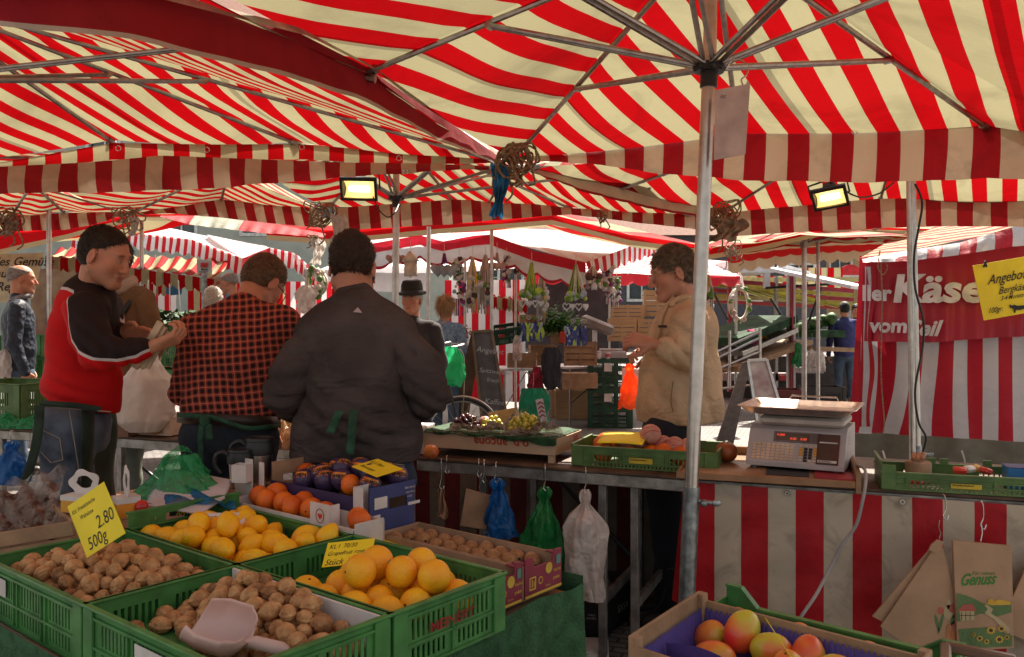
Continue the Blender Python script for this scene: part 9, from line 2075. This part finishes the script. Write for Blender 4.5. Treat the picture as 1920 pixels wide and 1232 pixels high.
def passer(label,px,ytop,Y,yaw,top_m,leg_m,hair_m,H=1.76,arm='down',lean=0,belly=1,hairn=900,hairlen=.015,cuts=None,skin_=SK,stub=0,head_pitch=4,extra=None):
 x=(px-960)/F0*Y;t=thing('person',label,'person',(x,Y,0));k=H/1.76
 zt=1.5-(ytop-HZ)/F0*Y;z0=zt-1.76*k
 M_=Matrix.Translation((x,Y,z0))@Matrix.Rotation(R(yaw),4,'Z')@Matrix.Scale(k,4)
 q=lambda a,b_,c:M_@Vector((a,b_,c));rs=M_.to_3x3();Rn=Matrix.Rotation(R(yaw),3,'Z')
 bm_=MB();cl_=[];Hh=head_frame(q(0,.03+lean,1.645),yaw,head_pitch,0)
 hp_=dict(mat=hair_m,th=.006,top=.004,n=hairn,len=hairlen,wd=.0022,comb=(0,.5,-.7),lift=.3,wr=.002)
 if cuts:hp_['cuts']=cuts
 make_head(t,bm_,cl_,Hh,skin_,k,.008,hair=hp_,neck_to=q(0,lean*.6,1.46),seed=int(px)%50,eyes=False,stubble=stub)
 E_=lambda a,b_,c,r:('e',q(a,b_,c),tuple(i*k for i in r),Rn,.05)
 arms=[];hands=[]
 for sg in (-1,1):
  s_=q(sg*.19,lean*.5,1.40)
  if arm=='down' or (arm=='one' and sg<0):e_=q(sg*.25,-.02,1.12);w_=q(sg*.25,.06,.88);hd=(0,.1,-1)
  else:e_=q(sg*.25,.02,1.13);w_=q(sg*.10,.27,1.12);hd=(-.3*sg,.95,.1)
  arms.append([cc(s_,e_,.068*k,.056*k,.02),cc(e_,w_,.054*k,.042*k,.02)]);hands.append((w_,hd,sg))
 for w_,hd,sg in hands:V=sdf_mesh(bm_,hand_prims(w_,Rn@Vector(hd),Rn@Vector((-sg,0,0)),.95*k,(20,30,20),thumb_side=sg),.006);cl_.append(flat_col(V,skin_))
 V=sdf_mesh(bm_,[cc(q(0,0,1.45),q(0,0,1.0),.08*k,.09*k),cc(q(-.09,0,.9),q(-.09,0,.1),.04,.03),cc(q(.09,0,.9),q(.09,0,.1),.04,.03)],.025);cl_.append(flat_col(V,skin_));finish_body(t,bm_,cl_)
 garment(t,'jacket',top_m,[E_(0,lean*.4,1.28,(.20,.13*belly,.20)),E_(0,.01,1.08,(.175,.13*belly,.2)),E_(0,0,.92,(.185,.13*belly,.12)),cc(q(-.16,lean*.5,1.42),q(.16,lean*.5,1.42),.065*k,.065*k,.05),cc(q(0,lean*.5,1.45),q(0,lean*.6,1.51),.07*k,.06*k,.03)],.016,wr=.004,wf=11,seed=int(px)%9,cuts=[((0,0,-1),q(0,0,.84))])
 for a in arms:garment(t,'sleeve',top_m,a,.014,wr=.004,wf=14,seed=int(px)%7)
 garment(t,'trousers',leg_m,[E_(0,0,.88,(.165,.125,.12)),cc(q(-.09,0,.84),q(-.10,.01,.48),.092*k,.068*k,.03),cc(q(-.10,.01,.48),q(-.11,0,.08),.066*k,.055*k,.02),cc(q(.09,0,.84),q(.10,.01,.48),.092*k,.068*k,.03),cc(q(.10,.01,.48),q(.12,.02,.08),.066*k,.055*k,.02)],.016,wr=.004,wf=13,seed=3)
 for sg in (-1,1):garment(t,'shoe',MATS['shoe_leather'],[cc(q(sg*.11,-.02,.06),q(sg*.13,.14,.045),.048*k,.04*k,.03)],.014)
 if extra:extra(t,q,Hh,k)
 return t
hg=hair_mat('hair_grey',(.30,.28,.26),(.18,.16,.15));hbk=hair_mat('hair_black',(.02,.016,.014));hwt=hair_mat('hair_white',(.50,.44,.36),(.36,.30,.24));hbl=hair_mat('hair_blond',(.42,.23,.10),(.28,.13,.05))
m_quilt=mat('navy_quilted',(.013,.022,.040),rough=.5,var=.2,scale=20,bump=1,bscale=24,voronoi=1)
bald=[((0,.5,-.86),(0,.01,.05)),((0,0,-1),(0,0,-.05)),((0,.2,1),(0,.02,.085))]
def sc1(t,q,Hh,k):
 mb=MB();mb.tube([q(.07*cos(a),.02+.07*sin(a),1.50+.02*sin(a)) for a in [2*pi*i/20 for i in range(20)]],.022*k,8,closed=True);mb.build('checked_scarf',mat('scarf_check',(.12,.14,.20),rough=.9,col2=(.35,.3,.28),scale=30),t,world=True)
passer('balding man in a navy quilted jacket and jeans walking at the far left',34,500,7.3,-62,m_quilt,mat('mid_jeans',(.07,.11,.17),rough=.85,bump=.2,bscale=200),hg,1.78,cuts=bald,extra=sc1)
hanging_bag('white plastic bag carried by the man in the quilted jacket',8,655,710,7.1,[(0,3),(.2,10),(.7,15),(1,12)],MATS['white_bag'],51,group='white bag carried at the left',rail=648)
def sc2(t,q,Hh,k):
 mb=MB();mb.tube([q(.085*cos(a),.02+.085*sin(a),1.49+.025*sin(2*a)) for a in [2*pi*i/24 for i in range(24)]],.038,10,closed=True)
 mb.grid(lambda u,v:q(-.02+.10*u,.15+.02*sin(v*9),1.50-.42*v),6,14);mb.build('beige_scarf',mat('beige_knit',(.42,.29,.20),rough=.95,bump=.8,bscale=70),t,world=True,smooth=True,thick=.008)
 mb=MB();mb.tube([q(-.16,.02,1.46),q(-.10,.15,1.25),q(-.06,.16,1.0)],.018,6);mb.build('bag_strap',m_blackp,t,world=True)
passer('woman in a brown cardigan and beige knitted scarf behind the red jacket man',222,452,5.35,165,mat('brown_cardigan',(.16,.075,.03),rough=.95,bump=.4,bscale=90),mat('grey_green_trousers',(.20,.21,.17),rough=.9),hbk,1.80,hairlen=.03,extra=sc2)
passer('white haired person whose head shows just behind the checked shirt',400,542,7.6,30,mat('grey_coat',(.2,.19,.19),rough=.9),MATS['dark_trousers'],hwt,1.6,hairlen=.025)
passer('bald man with glasses and blue collar beyond the asparagus sign',434,514,9.6,75,mat('blue_shirt',(.12,.22,.34),rough=.8),MATS['dark_trousers'],hg,1.74,cuts=bald,head_pitch=14)
passer('man in a pale pink shirt mostly hidden behind the sweatshirt person',680,492,5.6,15,mat('pink_shirt',(.46,.30,.31),rough=.85,bump=.3),MATS['dark_trousers'],hbk,1.72)
def hat(t,q,Hh,k):
 M_=Hh@Matrix.Translation((0,-.012,.062))@Matrix.Rotation(R(-6),4,'X');mb=MB(M_@Matrix.Diagonal((.9,1.12,1,1)))
 mb.lathe([(.128,.012),(.134,.0),(.118,-.006),(.094,.0),(.097,.03),(.094,.075),(.080,.108),(.05,.116),(.0,.095)],32);mb.build('felt_hat',mat('dark_felt',(.03,.026,.022),rough=.95),t,world=True)
 mb=MB(M_@Matrix.Diagonal((.9,1.12,1,1)));mb.lathe([(.0985,.004),(.101,.006),(.1,.03),(.0985,.032)],32);mb.build('hat_band',m_blackp,t,world=True)
 mb=MB();mb.grid(lambda u,v:q(-.04+.08*u,.135+.01*v,1.50-.28*v),4,6);mb.build('shirt_front',mat('pale_check',(.5,.55,.56),rough=.8),t,world=True,smooth=True,thick=.01)
passer('old man in a dark felt hat and dark waistcoat looking ahead beside the thin pole',774,540,7.0,168,mat('charcoal_waistcoat',(.045,.04,.042),rough=.9,bump=.3),MATS['dark_trousers'],hwt,1.68,arm='one',extra=hat,head_pitch=0)
passer('blond woman in a blue checked shirt turned away behind the old man with the hat',834,560,9.2,-20,mat('blue_check',(.08,.13,.22),rough=.85,col2=(.22,.26,.30),scale=36),MATS['mid_jeans'],hbl,1.62,hairlen=.10,hairn=2600)
passer('man in a dark blue sweater and jeans, back turned, near the cheese stall',1584,568,14.6,-8,mat('royal_sweater',(.045,.05,.17),rough=.9,bump=.3),MATS['mid_jeans'],hbk,1.77,belly=1.25,cuts=None)
passer('dark haired person facing the man in the blue sweater, at the curtain edge',1606,572,15.4,160,mat('black_coat',(.02,.018,.02),rough=.9),MATS['dark_trousers'],hbk,1.72)
